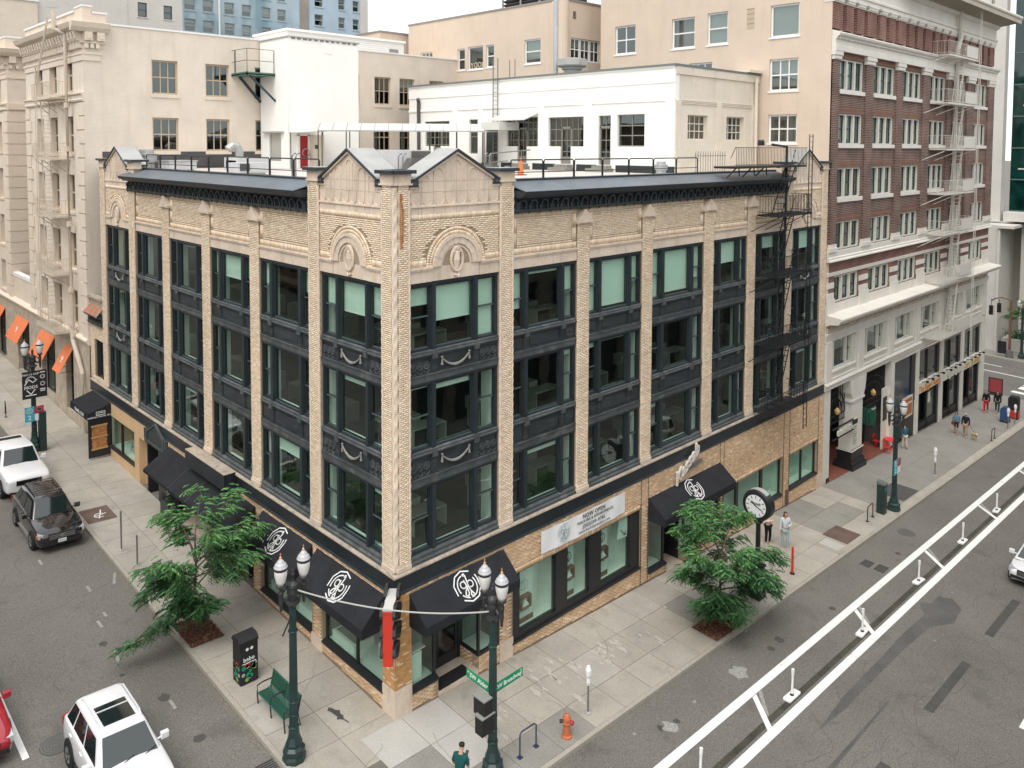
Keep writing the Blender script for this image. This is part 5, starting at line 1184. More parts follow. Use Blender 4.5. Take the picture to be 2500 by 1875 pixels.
# ------------------------------------------------------------------ neighbours
def sashwin(T, parent, s0, s1, z0, z1, d, trim, panes=(1, 2), fw=.08, glass=None, sill=None, bl=0.0, sash=None, mun=.04, name='window', head=0.0, room=True):
    """window in a hole: trim frame, muntins, panes, dark space behind, optional blind and sill"""
    mb = MB(T)
    for q in ((s0, s1, z1 - fw, z1), (s0, s1, z0, z0 + fw), (s0, s0 + fw, z0 + fw, z1 - fw), (s1 - fw, s1, z0 + fw, z1 - fw)): mb.box(q[0], q[1], d - .08, d, q[2], q[3])
    nc, nr = panes
    for i in range(1, nc): c = s0 + fw + (s1 - s0 - 2 * fw) * i / nc; mb.box(c - mun / 2, c + mun / 2, d - .06, d - .01, z0 + fw, z1 - fw)
    mb.mi(1 if sash else 0)
    for j in range(1, nr): c = z0 + fw + (z1 - z0 - 2 * fw) * j / nr; mb.box(s0 + fw, s1 - fw, d - .07, d - .005, c - mun * .6, c + mun * .6)
    W = mb.build(name, [trim, sash or trim], parent)
    p = MB(T); y = d - .05; p.quad((s0 + fw, y, z0 + fw), (s1 - fw, y, z0 + fw), (s1 - fw, y, z1 - fw), (s0 + fw, y, z1 - fw)); p.build('pane', glass or M_glass_n, W)
    if room:
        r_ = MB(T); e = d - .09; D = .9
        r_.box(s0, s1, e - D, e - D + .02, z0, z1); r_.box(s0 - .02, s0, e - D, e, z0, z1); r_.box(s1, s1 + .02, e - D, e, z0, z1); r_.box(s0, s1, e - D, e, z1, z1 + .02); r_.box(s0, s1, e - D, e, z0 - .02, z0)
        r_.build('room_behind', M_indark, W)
    if bl: p = MB(T); hb = (z1 - z0 - 2 * fw) * bl; p.box(s0 + fw, s1 - fw, d - .13, d - .12, z1 - fw - hb, z1 - fw); p.build('blind', M_blind, W)
    if sill: p = MB(T); p.box(s0 - .08, s1 + .08, d - .05, sill[1], z0 - sill[0], z0 - .002); p.build('sill', sill[2], W)
    return W
# ---- cream hotel on the left
HX, HY = 0.07, 30.5
HP = lambda s, d, z: (s, HY - d, z)
HF = lambda s, d, z: (HX - d, s, z)
HC = lambda s, d, z: (s, 48.64 - d, z)
H0 = thing('cream_hotel', 'tall cream painted brick hotel with a bracketed cornice at the left edge', 'building', (HX, HY, 1.1))
pw = [(3.91, 5.50), (7.27, 8.84), (10.64, 12.2), (17.4, 18.9), (20.24, 21.74), (22.56, 24.0), (25.5, 26.95)]
holes = [(a, b, z0, z1) for a, b in pw for z0, z1 in ((21.55, 23.64), (18.04, 20.1))]
mb = MB(HP); holed(mb, HX, 28.4, 4.0, 25.45, -.35, 0.0, holes); mb.mi(1).box(1.3, 28.4, -.5, .05, 25.45, 25.56)
mb.mi(0).box(HX, 28.4, -9, -.35, 25.0, 25.1)
mb.build('party_wall', [M_hotel, M_white], H0)
rb_ = random.Random(8)
for a, b in pw:
    for z0, z1 in ((21.55, 23.64), (18.04, 20.1)):
        sashwin(HP, H0, a, b, z0, z1, -.14, mat('tan_window_frame', (0.50, 0.40, 0.29), .7), (3, 2), fw=.10, sill=(.22, .06, M_hotel_s), mun=.055, bl=rb_.choice((0, 0, .3)))
fw_ = [(39.1, 40.74), (35.9, 37.5), (32.65, 34.26)]
frow = [(21.6, 23.67), (17.85, 20.12), (14.32, 16.58), (10.78, 13.04), (7.28, 9.52)]
holes = [(a, b, z0, z1) for a, b in fw_ for z0, z1 in frow]
mb = MB(HF); holed(mb, HY + .352, 43.25, 6.6, 25.9, -.38, 0.0, holes); mb.build('front_wall', M_hotel, H0)
for a, b in fw_:
    for z0, z1 in frow: sashwin(HF, H0, a, b, z0, z1, -.26, mat('tan_window_frame', (0.50, 0.40, 0.29), .7), (1, 2), fw=.13, sill=(.16, .07, M_hotel_s), mun=.09)
def hotel_front(T, s0, s1, quoins):
    mb = MB(T)
    mb.box(s0, s1, -.1, .06, 23.30, 23.66); mb.box(s0, s1, -.1, .10, 23.66, 23.78); mb.box(s0 - .05, s1 + .05, -.1, .16, 24.30, 24.42)
    mb.ext([(-.1, 24.95), (.30, 24.95), (.36, 25.05), (.62, 25.18), (.70, 25.36), (.74, 25.46), (-.1, 25.52)], s0 - .0, s1 + .0, 0)
    mb.build('cornice', M_hotel_s, H0)
    n = round((s1 - s0) / .30)
    for i in range(n):
        c = s0 + (s1 - s0) * (i + .5) / n; mb = MB(T); mb.box(c - .085, c + .085, -.05, .20, 24.02, 24.28); mb.build('dentil', M_hotel_s, H0)
    n = round((s1 - s0) / .62)
    for i in range(n):
        c = s0 + (s1 - s0) * (i + .5) / n; mb = MB(T); mb.ext([(-.05, 24.42), (.26, 24.42), (.40, 24.8), (.42, 24.95), (-.05, 24.95)], c - .17, c + .17, 0); mb.box(c - .09, c + .09, .2, .36, 24.55, 24.78); mb.build('bracket', M_hotel_s, H0)
    mb = MB(T); mb.box(s0 + 1.42, s1, -.3, -.02, 25.52, 26.22); mb.build('parapet', M_hotel, H0)
    mb = MB(T); mb.box(s0 + 1.47, s1, -.36, .06, 26.22, 26.34); mb.build('parapet_coping', M_white, H0)
    mb = MB(T); mb.ext([(-.1, 20.95), (.10, 20.95), (.14, 21.05), (.10, 21.12), (.10, 21.3), (.2, 21.38), (.2, 21.46), (-.1, 21.5)], s0, s1, 0); mb.build('string_course', M_hotel_s, H0)
    for e, sg in quoins:
        z = 6.95; k = 0
        while z < 20.7:
            L_ = 1.35 if k % 2 else 1.0; a, b = sorted((e, e + sg * L_)); mb = MB(T); mb.box(a, b, -.1, .08, z + .05, min(z + .80, 20.9)); mb.build('quoin', M_hotel_s, H0); z += .82; k += 1
hotel_front(HF, HY + .01, 43.24, ((HY + .01, 1), (43.24, -1)))
# cornice returns on the party wall and corner parapet block
mb = MB(HP); mb.box(HX, 1.0, 0, .06, 23.30, 23.66); mb.box(HX, 1.05, 0, .1, 23.66, 23.78); mb.box(HX, 1.25, 0, .16, 24.30, 24.42); mb.ext([(0, 24.95), (.2, 24.95), (.4, 25.18), (.5, 25.46), (0, 25.5)], HX - .7, 1.45, 0)
for a in (.1, .78): mb.box(a, a + .42, 0, .3, 24.44, 24.94); mb.box(a + .12, a + .3, .3, .34, 24.55, 24.8)
for a in (.12, .42, .72): mb.box(a, a + .2, 0, .2, 24.02, 24.28)
mb.box(HX - .004, 1.35, -1.4, 0.004, 25.53, 26.05); mb.box(HX - .004, .55, -1.4, 0.004, 26.05, 26.40)
mb.build('cornice_return', M_hotel_s, H0)
mb = MB(HP); mb.box(HX - .04, .60, -1.45, .05, 26.40, 26.50); mb.box(.58, 1.42, -1.45, .05, 26.05, 26.16); mb.build('parapet_coping', M_white, H0)
# light court and the second wing
mb = MB(); mb.box(7.0, 7.3, 43.25, 48.64, 6, 26); mb.box(HX + .385, 7.0, 42.9, 43.245, 6, 26.1); mb.build('court_wall', M_hotel, H0)
holes = [(3.0, 4.2, z0, z1) for z0, z1 in frow]
mb = MB(HC); holed(mb, HX, 7.0, 6.6, 26.1, -.3, 0.0, holes); mb.build('court_wall', M_hotel, H0)
for h in holes: sashwin(HC, H0, *h, -.2, mat('tan_window_frame', (0.50, 0.40, 0.29), .7), (1, 2), fw=.1)
z = 6.95
while z < 20.7: mb = MB(HC); mb.box(HX - .05, 3.0, -.1, .05, z + .03, z + .80); mb.build('quoin', M_hotel_s, H0); z += .82
mb = MB(HC); mb.ext([(0, 24.95), (.3, 24.95), (.5, 25.18), (.62, 25.46), (0, 25.5)], HX - .7, 7, 0); mb.box(HX, 7, 0, .06, 23.3, 23.78); mb.box(HX, 7, 0, .12, 21.0, 21.45); mb.box(HX - .06, 2.2, -1.4, .03, 25.53, 26.3)
for a in np.arange(.2, 6.5, 1.0): mb.box(a, a + .45, 0, .3, 24.44, 24.94)
for a in np.arange(.2, 6.5, .45): mb.box(a, a + .2, 0, .2, 24.02, 24.28)
mb.build('cornice_return', M_hotel_s, H0)
mb = MB(HC); mb.box(HX - .1, 2.3, -1.46, .08, 26.3, 26.42); mb.build('parapet_coping', M_white, H0)
w2 = [(50.6, 52.0), (53.8, 55.3), (57.0, 58.6)]
holes = [(a, b, z0, z1) for a, b in w2 for z0, z1 in frow]
mb = MB(HF); holed(mb, 48.944, 60, 6.6, 25.9, -.38, 0.0, holes); mb.build('front_wall', M_hotel, H0)
for h in holes: sashwin(HF, H0, *h, -.26, mat('tan_window_frame', (0.50, 0.40, 0.29), .7), (1, 2), fw=.13, sill=(.16, .07, M_hotel_s), mun=.09)
hotel_front(HF, 48.65, 60, ((48.65, 1),))
mb = MB(HF); mb.box(43.25, 48.64, -.4, -.1, 6.6, 8.6); mb.mi(1).box(43.25, 48.64, -.45, -.05, 8.6, 8.85); mb.build('court_parapet', [M_hotel_s, M_white], H0)
# stone base with shop windows
BH = [(33.64, 35.22, 1.75, 5.82), (37.6, 40.8, 1.75, 5.82), (44.0, 47.24, 1.75, 5.82), (50.9, 54.1, 1.75, 5.82)]
mb = MB(HF); holed(mb, HY + .0, 60, .4, 6.62, -.42, .05, BH); mb.build('stone_base', M_hotel_base, H0)
mb = MB(HF); mb.ext([(-.1, 6.55), (.10, 6.55), (.14, 6.65), (.24, 6.78), (.24, 6.86), (.10, 6.95), (-.1, 7.0)], HY - .02, 60, 0); mb.build('belt_course', M_hotel_s, H0)
for h in BH:
    sashwin(HF, H0, *h, -.25, M_frame, (2 if h[1] - h[0] > 2 else 1, 2), fw=.10, glass=M_glass_d, mun=.06)
# downpipe
g = thing('downpipe', 'thick cream downpipe running the full height of the hotel front', 'pipe', (HX - .3, 32.6, 5))
mb = MB(); mb.tube([(HX - .86, 32.9, 26.3), (HX - .86, 32.9, 25.2)], .14, 8); mb.tube([(HX - .36, 32.6, 25.0), (HX - .36, 32.6, 7.3), (HX - .36, 32.5, 6.6), (HX - .3, 31.6, 5.5), (HX - .24, 31.2, 4.8), (HX - .24, 31.2, 1.4)], .125, 8); mb.tube([(HX - .86, 32.9, 25.25), (HX - .36, 32.6, 25.0)], .125, 8); mb.build('pipe', M_fbeige, g)
for z in (20.6, 18.0, 13.5, 9.5, 7.4): mb = MB(); mb.tube([(HX - .36, 32.6, z), (HX - .36, 32.6, z + .3)], .16, 8); mb.build('collar', M_fbeige, g)
# orange awnings
for k, (a, b) in enumerate(((33.64, 35.22), (37.6, 40.8), (44.0, 47.24), (50.9, 54.1))):
    g = thing('orange_awning', ('small orange awning nearest the hotel corner under the fire escape', 'orange awning second from the hotel corner, above the street lamp banner', 'orange awning third from the hotel corner', 'orange awning cut off by the left edge')[k], 'awning', (HX - .4, (a + b) / 2, 4.36), 'orange hotel awnings')
    mb = MB(HF); mb.ext([(.05, 5.84), (.87, 4.37), (.85, 4.35), (.03, 5.80)], a + .02, b - .02, 0); mb.build('canopy', M_orange, g)
    mb = MB(HF); mb.tube([(a + .1, .05, 4.4), (a + .1, .84, 4.38), (b - .1, .84, 4.38), (b - .1, .05, 4.4)], .02, 4); mb.build('awning_frame', M_black, g)
    mb = MB(); up = Vector((HX - .05, 0, 5.84)) - Vector((HX - .87, 0, 4.37)); c = Vector((HX - .46, (a + b) / 2, 5.105)) + Vector((-1.47, 0, .82)).normalized() * .012
    strokes(mb, plane_m(c, (0, -1, 0), up), [[(-.2, .14), (-.08, -.1), (-.02, .12)], [(.0, -.05), (.06, .12), (.1, -.08)], [(.12, .1), (.2, -.1)], [(-.14, -.18), (.2, -.18)]], .05); mb.build('emblem', M_white, g)

# ---- fire escapes
def fire_escape(T, name, label, m, s0, s1, dep, zs, ladder, stairs, rails, base, top_rail=True, bal=.16, deckm=None, drop=0.0, solid=None, hsh=0.0):
    g = thing(name, label, 'fire escape', base)
    for z in zs:
        mb = MB(T)
        n = max(4, int(dep / .09))
        for i in range(n): d = .02 + dep * i / n; mb.box(s0, s1, d, d + .035, z - .03, z)
        for s in np.linspace(s0, s1, 5): mb.box(s - .02, s + .02, 0, dep, z - .08, z - .03)
        mb.box(s0, s1, dep - .02, dep + .02, z - .10, z + .02); mb.build('platform', deckm or m, g)
        mb = MB(T)
        for s in np.linspace(s0 + .3, s1 - .3, 3): mb.bar((s, dep - .05, z - .08), (s - hsh, 0.0, z - .85), .035)
        mb.build('brace', m, g)
        mb = MB(T)
        for zz in ((z + .95), (z + .12)): mb.tube([(s0, 0, zz), (s0, dep, zz), (s1, dep, zz), (s1, 0, zz)], .02, 4)
        s = s0
        while s <= s1: mb.bar((s, dep, z), (s, dep, z + .95), .016); s += bal
        d = .15
        while d < dep: mb.bar((s0, d, z), (s0, d, z + .95), .016); mb.bar((s1, d, z), (s1, d, z + .95), .016); d += bal
        mb.build('railing', m, g)
        if solid: mb = MB(T); mb.box(solid[0], solid[1], dep + .01, dep + .03, z + .08, z + .9); mb.build('sheet_panel', m, g)
    for (sa, za, sb, zb) in stairs:
        for dd in (.35, .80):
            mb = MB(T); mb.bar((sa, dd * dep, za), (sb, dd * dep, zb), .04); mb.build('stair_string', m, g)
        n = int(abs(zb - za) / .26)
        for i in range(1, n): t = i / n; s, z = sa + (sb - sa) * t, za + (zb - za) * t; mb = MB(T); mb.box(s - .05, s + .05, .35 * dep, .80 * dep, z - .012, z + .012); mb.build('tread', m, g)
        mb = MB(T); mb.tube([(sa, .80 * dep, za + .85), (sb, .80 * dep, zb + .85)], .018, 4); mb.build('handrail', m, g)
    for (s, d, za, zb) in ladder:
        mb = MB(T)
        for e in (-.19, .19): mb.bar((s + e, d, za), (s + e, d, zb), .035)
        z = za + .15
        while z < zb: mb.bar((s - .19, d, z), (s + .19, d, z), .018); z += .30
        mb.build('ladder', m, g)
    return g
M_fblack = mat('black_fire_escape_iron', (0.016, 0.018, 0.02), 0.5)
g = fire_escape(FR, 'fire_escape', 'black iron fire escape with a drop ladder at the right end of the corner building', M_fblack, 22.45, 25.95, 1.15, (15.02, 11.95, 8.42, 4.95), [(25.72, 1.2, 3.55, 19.1)],
    [(23.2, 15.0, 24.6, 17.5), (23.0, 11.95, 24.6, 15.0), (23.0, 8.42, 24.5, 11.95), (23.0, 4.95, 24.5, 8.42)], None, (24.2, -.5, 4.9), bal=.155, hsh=.9)
mb = MB(FR); mb.tube([(24.75, .35, 5.0), (24.75, .35, 15.9), (24.9, .35, 16.3), (24.75, .35, 16.8), (24.75, .35, 18.45), (23.2, .35, 18.55)], .07, 8); mb.lathe([(.12, 0), (.12, .2)], (24.75, -.35, 15.5), 8); mb.lathe([(.1, 0), (.1, .2), (.05, .3)], (23.2, -.35, 18.5), 8); mb.lathe([(.1, 0), (.1, .2), (.05, .3)], (23.5, -.35, 18.5), 8)
for z in (5.4, 8.9, 12.4): mb.lathe([(.13, -.1), (.13, .1)], (24.75, -.38, z), 8)
mb.build('standpipe', M_fblack, g)
g = thing('roof_gantry', 'dark railed walkway on the roof leading to the top of the black fire escape', 'walkway', (22.3, .3, 17.3))
mb = MB(); mb.box(18.8, 25.9, -.9, .3, 17.40, 17.50); mb.build('deck', M_fblack, g)
mb = MB()
for s in np.arange(18.8, 25.95, .15): mb.bar((s, -.9, 17.5), (s, -.9, 18.40), .016)
for z in (18.40, 17.58): mb.bar((18.7, -.9, z), (25.9, -.9, z), .025)
mb.bar((18.7, -.9, 18.4), (18.3, -.9, 17.9), .025); mb.build('railing', M_fblack, g)
mb = MB()
for s in (18.9, 20.3, 21.5): mb.bar((s, -.8, 17.4), (s - .4, -.6, 17.0), .05); mb.bar((s + .3, -.8, 17.4), (s + .7, -.6, 17.05), .05)
mb.build('support', M_fblack, g)
g = fire_escape(HF, 'fire_escape', 'cream painted fire escape with latticed balconies on the hotel front', M_fbeige, 33.4, 37.6, 1.05, (21.25, 17.55, 14.05, 10.5, 6.95), [(36.35, 1.08, 7.5, 22.2)], [(35.6, 17.55, 36.4, 21.25), (35.6, 14.05, 36.4, 17.55), (35.6, 10.5, 36.4, 14.05), (35.6, 6.95, 36.4, 10.5)], None, (HX - .5, 35.6, 6.9), bal=.2, hsh=-.6)
mb = MB(HF); mb.bar((36.35, 1.08, 22.2), (34.4, .8, 26.2), .05); mb.bar((36.0, 1.08, 22.2), (34.2, .8, 26.2), .05); mb.tube([(36.3, 1.1, 22.2), (36.2, 1.1, 23.2), (35.9, 1.1, 23.2)], .05, 6); mb.build('goose_neck_rail', M_fbeige, g)

# ---- tan building behind the roof and the long party wall
RX = lambda s, d, z: (28.4 - d, s, z)
T0 = thing('tan_rear_building', 'plain tan painted brick block rising behind the white penthouse', 'building', (28.4, 18.8, 15))
rw = [(27.33, 29.14, 24.59, 26.43), (29.54, 30.44, 24.63, 26.38), (26.04, 26.95, 24.65, 26.4), (20.98, 22.66, 24.6, 26.41), (33.77, 35.39, 24.6, 26.46)]
mb = MB(RX); holed(mb, 18.8, 37.14, 15, 28.98, -.4, 0, rw); mb.build('wall', M_rear, T0)
RY = lambda s, d, z: (s, 18.79 - d, z)
mb = MB(RY); holed(mb, 28.4, 34, 15, 28.95, -.4, 0, [(29.3, 32.6, 24.7, 26.35)]); mb.build('wall', M_rear, T0)
mb = MB(); mb.box(28.34, 34, 18.73, 37.2, 28.96, 29.10); mb.build('roof_coping', mat('grey_coping', (0.27, 0.25, 0.23), .7), T0)
for i, h in enumerate(rw): sashwin(RX, T0, *h, -.10, M_white, (3, 2) if i == 4 else (1, 1) if i == 0 else (1, 2), fw=.10, sill=(.1, .05, M_white), mun=.07, bl=(0, 0, 0, .85, .6)[i])
for a in (29.32, 30.42, 31.52): sashwin(RY, T0, a, a + 1.04, 24.72, 26.33, -.10, M_white, (2, 2), fw=.08, mun=.06, bl=.4)
mb = MB(); letters(mb, 'BODY', .62, plane_m((28.52, 28.1, 24.92), (0, 1, 0), (0, 0, 1)), ext=.02); settle(tag(mb.build('window_lettering', mat('cream_letters', (0.6, .5, .36), .6)), 'cream letters standing inside a window of the tan building', 'lettering'))
mb = MB(); mb.lathe([(.42, 0), (.42, 13.9)], (28.55, 18.9, 15.0), 14); mb.build('corner_pier', M_rear, T0)
mb = MB(); mb.tube([(28.25, 19.6, 15), (28.25, 19.6, 28.9)], .09, 8); mb.build('downpipe', M_rear, T0)
mb = MB(RY)
for k in range(4): mb.box(29.5, 29.8, -.02, .04, 28.0 + .14 * k - .25, 28.08 + .14 * k - .25)
mb.build('louvre', M_flash, T0)
g = thing('cooling_tower', 'dark louvred cooling tower on the roof of the tan rear building', 'rooftop unit', (30, 21, 29.1))
for k in range(9): mb = MB(); mb.ext([(0, 0), (.3, .12), (.3, .16), (0, .04)], 19.6, 25.6, 0); mb.v = [(29.2 - p, a, 29.3 + .28 * k + q) for a, p, q in mb.v]; mb.build('louvre_blade', M_flash, g)
mb = MB(); mb.box(29.3, 32, 19.6, 25.6, 29.1, 32); mb.mi(1)
for y in (19.55, 21.6, 23.6, 25.6): mb.box(28.85, 28.98, y - .05, y + .05, 29.1, 32)
mb.build('casing', [M_black, M_coping], g)
g = thing('tan_low_block', 'low tan parapet block at the skyline between the blue tower and the tan building', 'building', (25.97, 38, 20))
mb = MB(); mb.box(25.97, 33, 38, 48, 20, 28.3); mb.build('wall', M_rear, g); mb = MB(); mb.box(25.9, 33, 37.93, 48, 28.3, 28.44); mb.build('roof_coping', mat('grey_coping', (0.27, 0.25, 0.23), .7), g)
# clapboard shed on the hotel roof
g = thing('clapboard_shed', 'white clapboard rooftop shed with a shallow roof behind the white stair tower', 'shed', (19.6, 33, 25.1))
mb = MB(); mb.box(14.47, 24.84, 33.05, 38.2, 25.1, 26.75); mb.build('wall', M_white, g)
for k in range(11):
    z = 25.15 + .145 * k; mb = MB(); mb.ext([(33.05, z), (33.0, z), (33.03, z + .14), (33.05, z + .14)], 14.47, 24.84, 0); mb.ext([(14.47, z), (14.42, z), (14.45, z + .14), (14.47, z + .14)], 33.05, 38.2, 1); mb.build('clapboard', M_white, g)
mb = MB(); mb.box(14.35, 24.95, 32.9, 38.3, 26.75, 26.92); mb.build('roof', M_wht, g); mb = MB(); mb.box(23.4, 24.25, 32.97, 33.02, 25.6, 26.2); mb.build('shutter', mat('grey_shutter', (0.25, 0.24, 0.23), .7), g)
# distant towers
g = thing('cream_tower', 'tall cream tower far behind the hotel with two small dark windows', 'building', (12, 62, 4))
FT = lambda s, d, z: (s, 62 - d, z)
mb = MB(FT); holed(mb, 5.42, 18.5, 4, 60, -.4, 0, [(14.18, 15.05, 30.98, 32.38), (16.66, 17.51, 31.0, 32.36)]); mb.box(12.63, 13.2, 0, .06, 4, 60); mb.mi(1).box(-14, 5.42, -20, .2, 4, 31.25); mb.mi(2).box(-14, 5.5, -20, .3, 31.25, 31.45); mb.mi(0).box(6.17, 7.06, 0, .02, 30.95, 33); mb.build('wall', [M_conc, M_hotel_s, M_white], g)
for h in ((14.18, 15.05, 30.98, 32.38), (16.66, 17.51, 31.0, 32.36)): sashwin(FT, g, *h, -.1, M_frame, (1, 2), fw=.08, bl=0, sill=(.1, .06, M_conc), glass=M_glass_n)
M_scol = mat('old_stone_strip', (0.36, 0.32, 0.28), .9, var=.2, vscale=.5)
g = thing('faded_blue_building', 'old building with patchy faded blue paint and sash windows at the skyline', 'building', (36, 75, 4))
FB = lambda s, d, z: (s, 75 - d, z)
bw_ = [(23.98, 25.32), (26.2, 27.53), (28.88, 30.15), (31.12, 32.34), (33.75, 34.97), (35.92, 37.1), (41.28, 42.56), (44.94, 45.95), (47.2, 48.2)]
bh = [(a, b, z0, z0 + 1.48) for a, b in bw_ for z0 in (31.9, 34.4, 36.9, 39.4)]
mb = MB(FB); holed(mb, 23.83, 38.1, 4, 50, -.4, 0, [h for h in bh if h[1] < 38]); mb.mi(1); holed(mb, 40.4, 48.4, 4, 50, -.4, 0, [h for h in bh if h[0] > 40]); mb.mi(2).box(39.07, 40.4, -.3, .1, 4, 50); mb.mi(1).box(38.1, 39.07, -.4, 0, 4, 50); mb.mi(3).box(48.4, 49.6, -4, .15, 4, 50)
mb.build('wall', [M_blue, M_lblue, M_scol, M_conc], g)
for h in bh: sashwin(FB, g, *h, -.12, mat('grey_sash_frame', (0.34, 0.38, 0.39), .7), (1, 2), fw=.10, bl=rb_.choice((.25, .5, .8, .4)), mun=.09, sill=(.12, .08, M_lblue))
mb = MB(FB); mb.tube([(28.2, .1, 4), (28.2, .1, 50)], .11, 6); mb.build('downpipe', M_white, g)
mb = MB(FB)
for k, z in enumerate((34.6, 35.45, 36.6, 37.4)):
    strokes(mb, plane_m((38.6, 74.97, z), (1, 0, 0), (0, 0, 1)), [[(-.28, .3), (.2, -.3)], [(.28, .3), (-.1, 0), (-.25, -.3)], [(-.3, 0), (.3, .1)]], .11)
mb.build('faded_painted_letters', M_tsash, g)
# ---- white stair tower on the roof
S0 = thing('stair_tower', 'white stucco rooftop stair tower with a red door at its foot', 'building', (13.6, 26.6, 16.9))
TX = lambda s, d, z: (10.97 - d, s, z)
mb = MB(TX); holed(mb, 26.59, 30.4, 16.6, 25.35, -.3, 0, [(27.62, 29.24, 17.4, 19.2)]); mb.T = None; mb.mi(1).box(10.97 + .3, 16.25, 26.6, 30.4, 16.6, 25.35); mb.mi(1).box(10.97, 11.27, 26.585, 26.6, 16.6, 25.35); mb.build('wall', [M_wht, M_wht], S0)
mb = MB(); mb.box(10.9, 16.3, 26.52, 30.4, 25.35, 25.42); mb.mi(1)
mb.build('roof', [M_coping], S0)
mb = MB()
for k in range(12): x = 11.2 + k * .42; mb.box(x, x + .3 * random.uniform(.4, 1), 26.56, 26.6, 25.24, 25.34)
mb.build('peeling_patches', mat('peeled_grey', (0.25, 0.22, 0.2), .9), S0, kind='stuff')
sashwin(TX, S0, 27.64, 29.22, 17.42, 19.18, -.06, M_galv, (1, 1), fw=.09, glass=mat('frosted_grey_pane', (0.42, 0.42, 0.38), .25, spec=.6), room=False)
mb = MB(TX); mb.box(27.2, 29.95, -.02, .30, 19.25, 19.33); mb.build('window_hood', M_galv, S0)
mb = MB(); mb.box(11.71, 12.28, 26.52, 26.60, 16.95, 19.05); mb.build('door', M_reddoor, S0); mb = MB(); mb.box(11.55, 11.71, 26.5, 26.6, 16.95, 19.12); mb.box(12.28, 12.42, 26.5, 26.6, 16.95, 19.12); mb.box(11.55, 12.42, 26.5, 26.6, 19.05, 19.15); mb.build('door_frame', M_wht, S0)
mb = MB(); mb.box(13.55, 14.2, 26.57, 26.6, 24.5, 25.12); mb.build('vent_panel', M_wht, S0)
mb = MB(); mb.box(12.42, 13.2, 26.0, 26.6, 16.95, 19.1); mb.mi(1).box(12.5, 12.75, 25.97, 26.0, 18.2, 18.45); mb.build('door_lobby', [M_cream, M_flash], S0)
g = thing('steel_balcony', 'green steel balcony with railings bracketed high on the white stair tower', 'balcony', (10.2, 29.8, 22.9))
mb = MB(); mb.box(9.0, 10.97, 28.3, 31.8, 22.95, 23.02); mb.box(9.0, 9.06, 28.3, 31.8, 22.9, 23.12); mb.box(9.0, 10.97, 28.3, 28.36, 22.9, 23.12); mb.build('deck', M_green, g)
mb = MB()
for z in (24.6, 23.85): mb.tube([(10.9, 28.35, z), (9.05, 28.35, z), (9.05, 30.0, z)], .022, 4); mb.tube([(9.05, 30.1, z), (9.05, 31.75, z), (10.9, 31.75, z)], .022, 4)
for x, y in ((10.9, 28.35), (9.05, 28.35), (9.05, 30.0), (9.05, 30.1), (9.05, 31.75), (10.9, 31.75), (10.0, 31.75)): mb.bar((x, y, 23), (x, y, 24.6), .03)
mb.build('railing', mat('brown_rail_iron', (0.055, 0.05, 0.045), .6), g)
mb = MB(); mb.bar((9.3, 28.6, 22.95), (10.97, 28.3, 21.3), .12); mb.bar((9.5, 30.4, 22.95), (10.97, 30.35, 21.3), .14); mb.bar((10.0, 30.6, 22.95), (10.97, 30.7, 21.0), .14); mb.build('bracket', M_tsash, g)
# ---- white penthouse on the roof
PX, PY = 21.86, 4.61
P0 = thing('penthouse', 'long white stucco rooftop penthouse with dark glazed doors', 'building', (PX, 16, 16.95))
PF = lambda s, d, z: (PX - d, s, z)
PS = lambda s, d, z: (s, PY - d, z)
ph = [(6.63, 8.56, 18.42, 20.25), (9.03, 9.96, 17.35, 20.23), (11.1, 14.0, 17.35, 20.22), (14.9, 17.76, 17.35, 20.29), (18.64, 19.8, 17.3, 19.6), (20.6, 21.5, 17.9, 20.25), (23.63, 26.46, 17.9, 20.2)]
mb = MB(PF); holed(mb, PY, 28.34, 16.9, 22.78, -.35, 0, ph)
for a, b in ((4.61, 5.2), (10.41, 11.04), (14.31, 14.84), (20.0, 20.5), (22.6, 23.2)): mb.box(a, b, 0, .06, 17.0, 20.95)
mb.box(PY, 28.34, 0, .07, 20.92, 21.05); mb.box(PY, 28.34, 0, .05, 21.9, 22.7)
mb.box(PY, 28.34, -.5, .12, 22.70, 22.79)
mb.build('front_wall', M_wht, P0)
mb = MB(PF); mb.box(PY - .1, 28.4, -9.0, .18, 22.79, 22.90); mb.build('roof_edge', mat('green_grey_roof_edge', (0.16, 0.18, 0.17), .6), P0)
sh = [(23.06, 25.06, 18.82, 20.19), (27.09, 29.05, 18.81, 20.2)]
mb = MB(PS); holed(mb, PX + .35, 30.7, 16.9, 22.78, -.35, 0, sh)
for a, b in ((PX, 22.35), (25.95, 26.5), (29.95, 30.5)): mb.box(a, b, .002, .06, 17.0, 20.95)
for z in (20.78, 20.86, 20.94): mb.box(22.4, 25.95, 0, .05, z, z + .05); mb.box(26.54, 29.9, 0, .05, z, z + .05)
mb.box(PX, 30.7, 0, .07, 22.35, 22.78)
mb.build('side_wall', M_cream, P0)
mb = MB(PS); mb.tube([(30.2, .15, 17), (30.2, .15, 22.6)], .10, 8); mb.box(29.2, 30.7, -1.5, .25, 22.92, 23.08); mb.build('rain_gutter', M_cream, P0)
for h in sh: sashwin(PS, P0, *h, -.2, M_cream, (4, 3), fw=.06, mun=.04)
M_gsash = mat('grey_steel_sash', (0.21, 0.20, 0.17), .5)
sashwin(PF, P0, *ph[0], -.15, M_gsash, (2, 3), fw=.07, mun=.05, bl=.0)
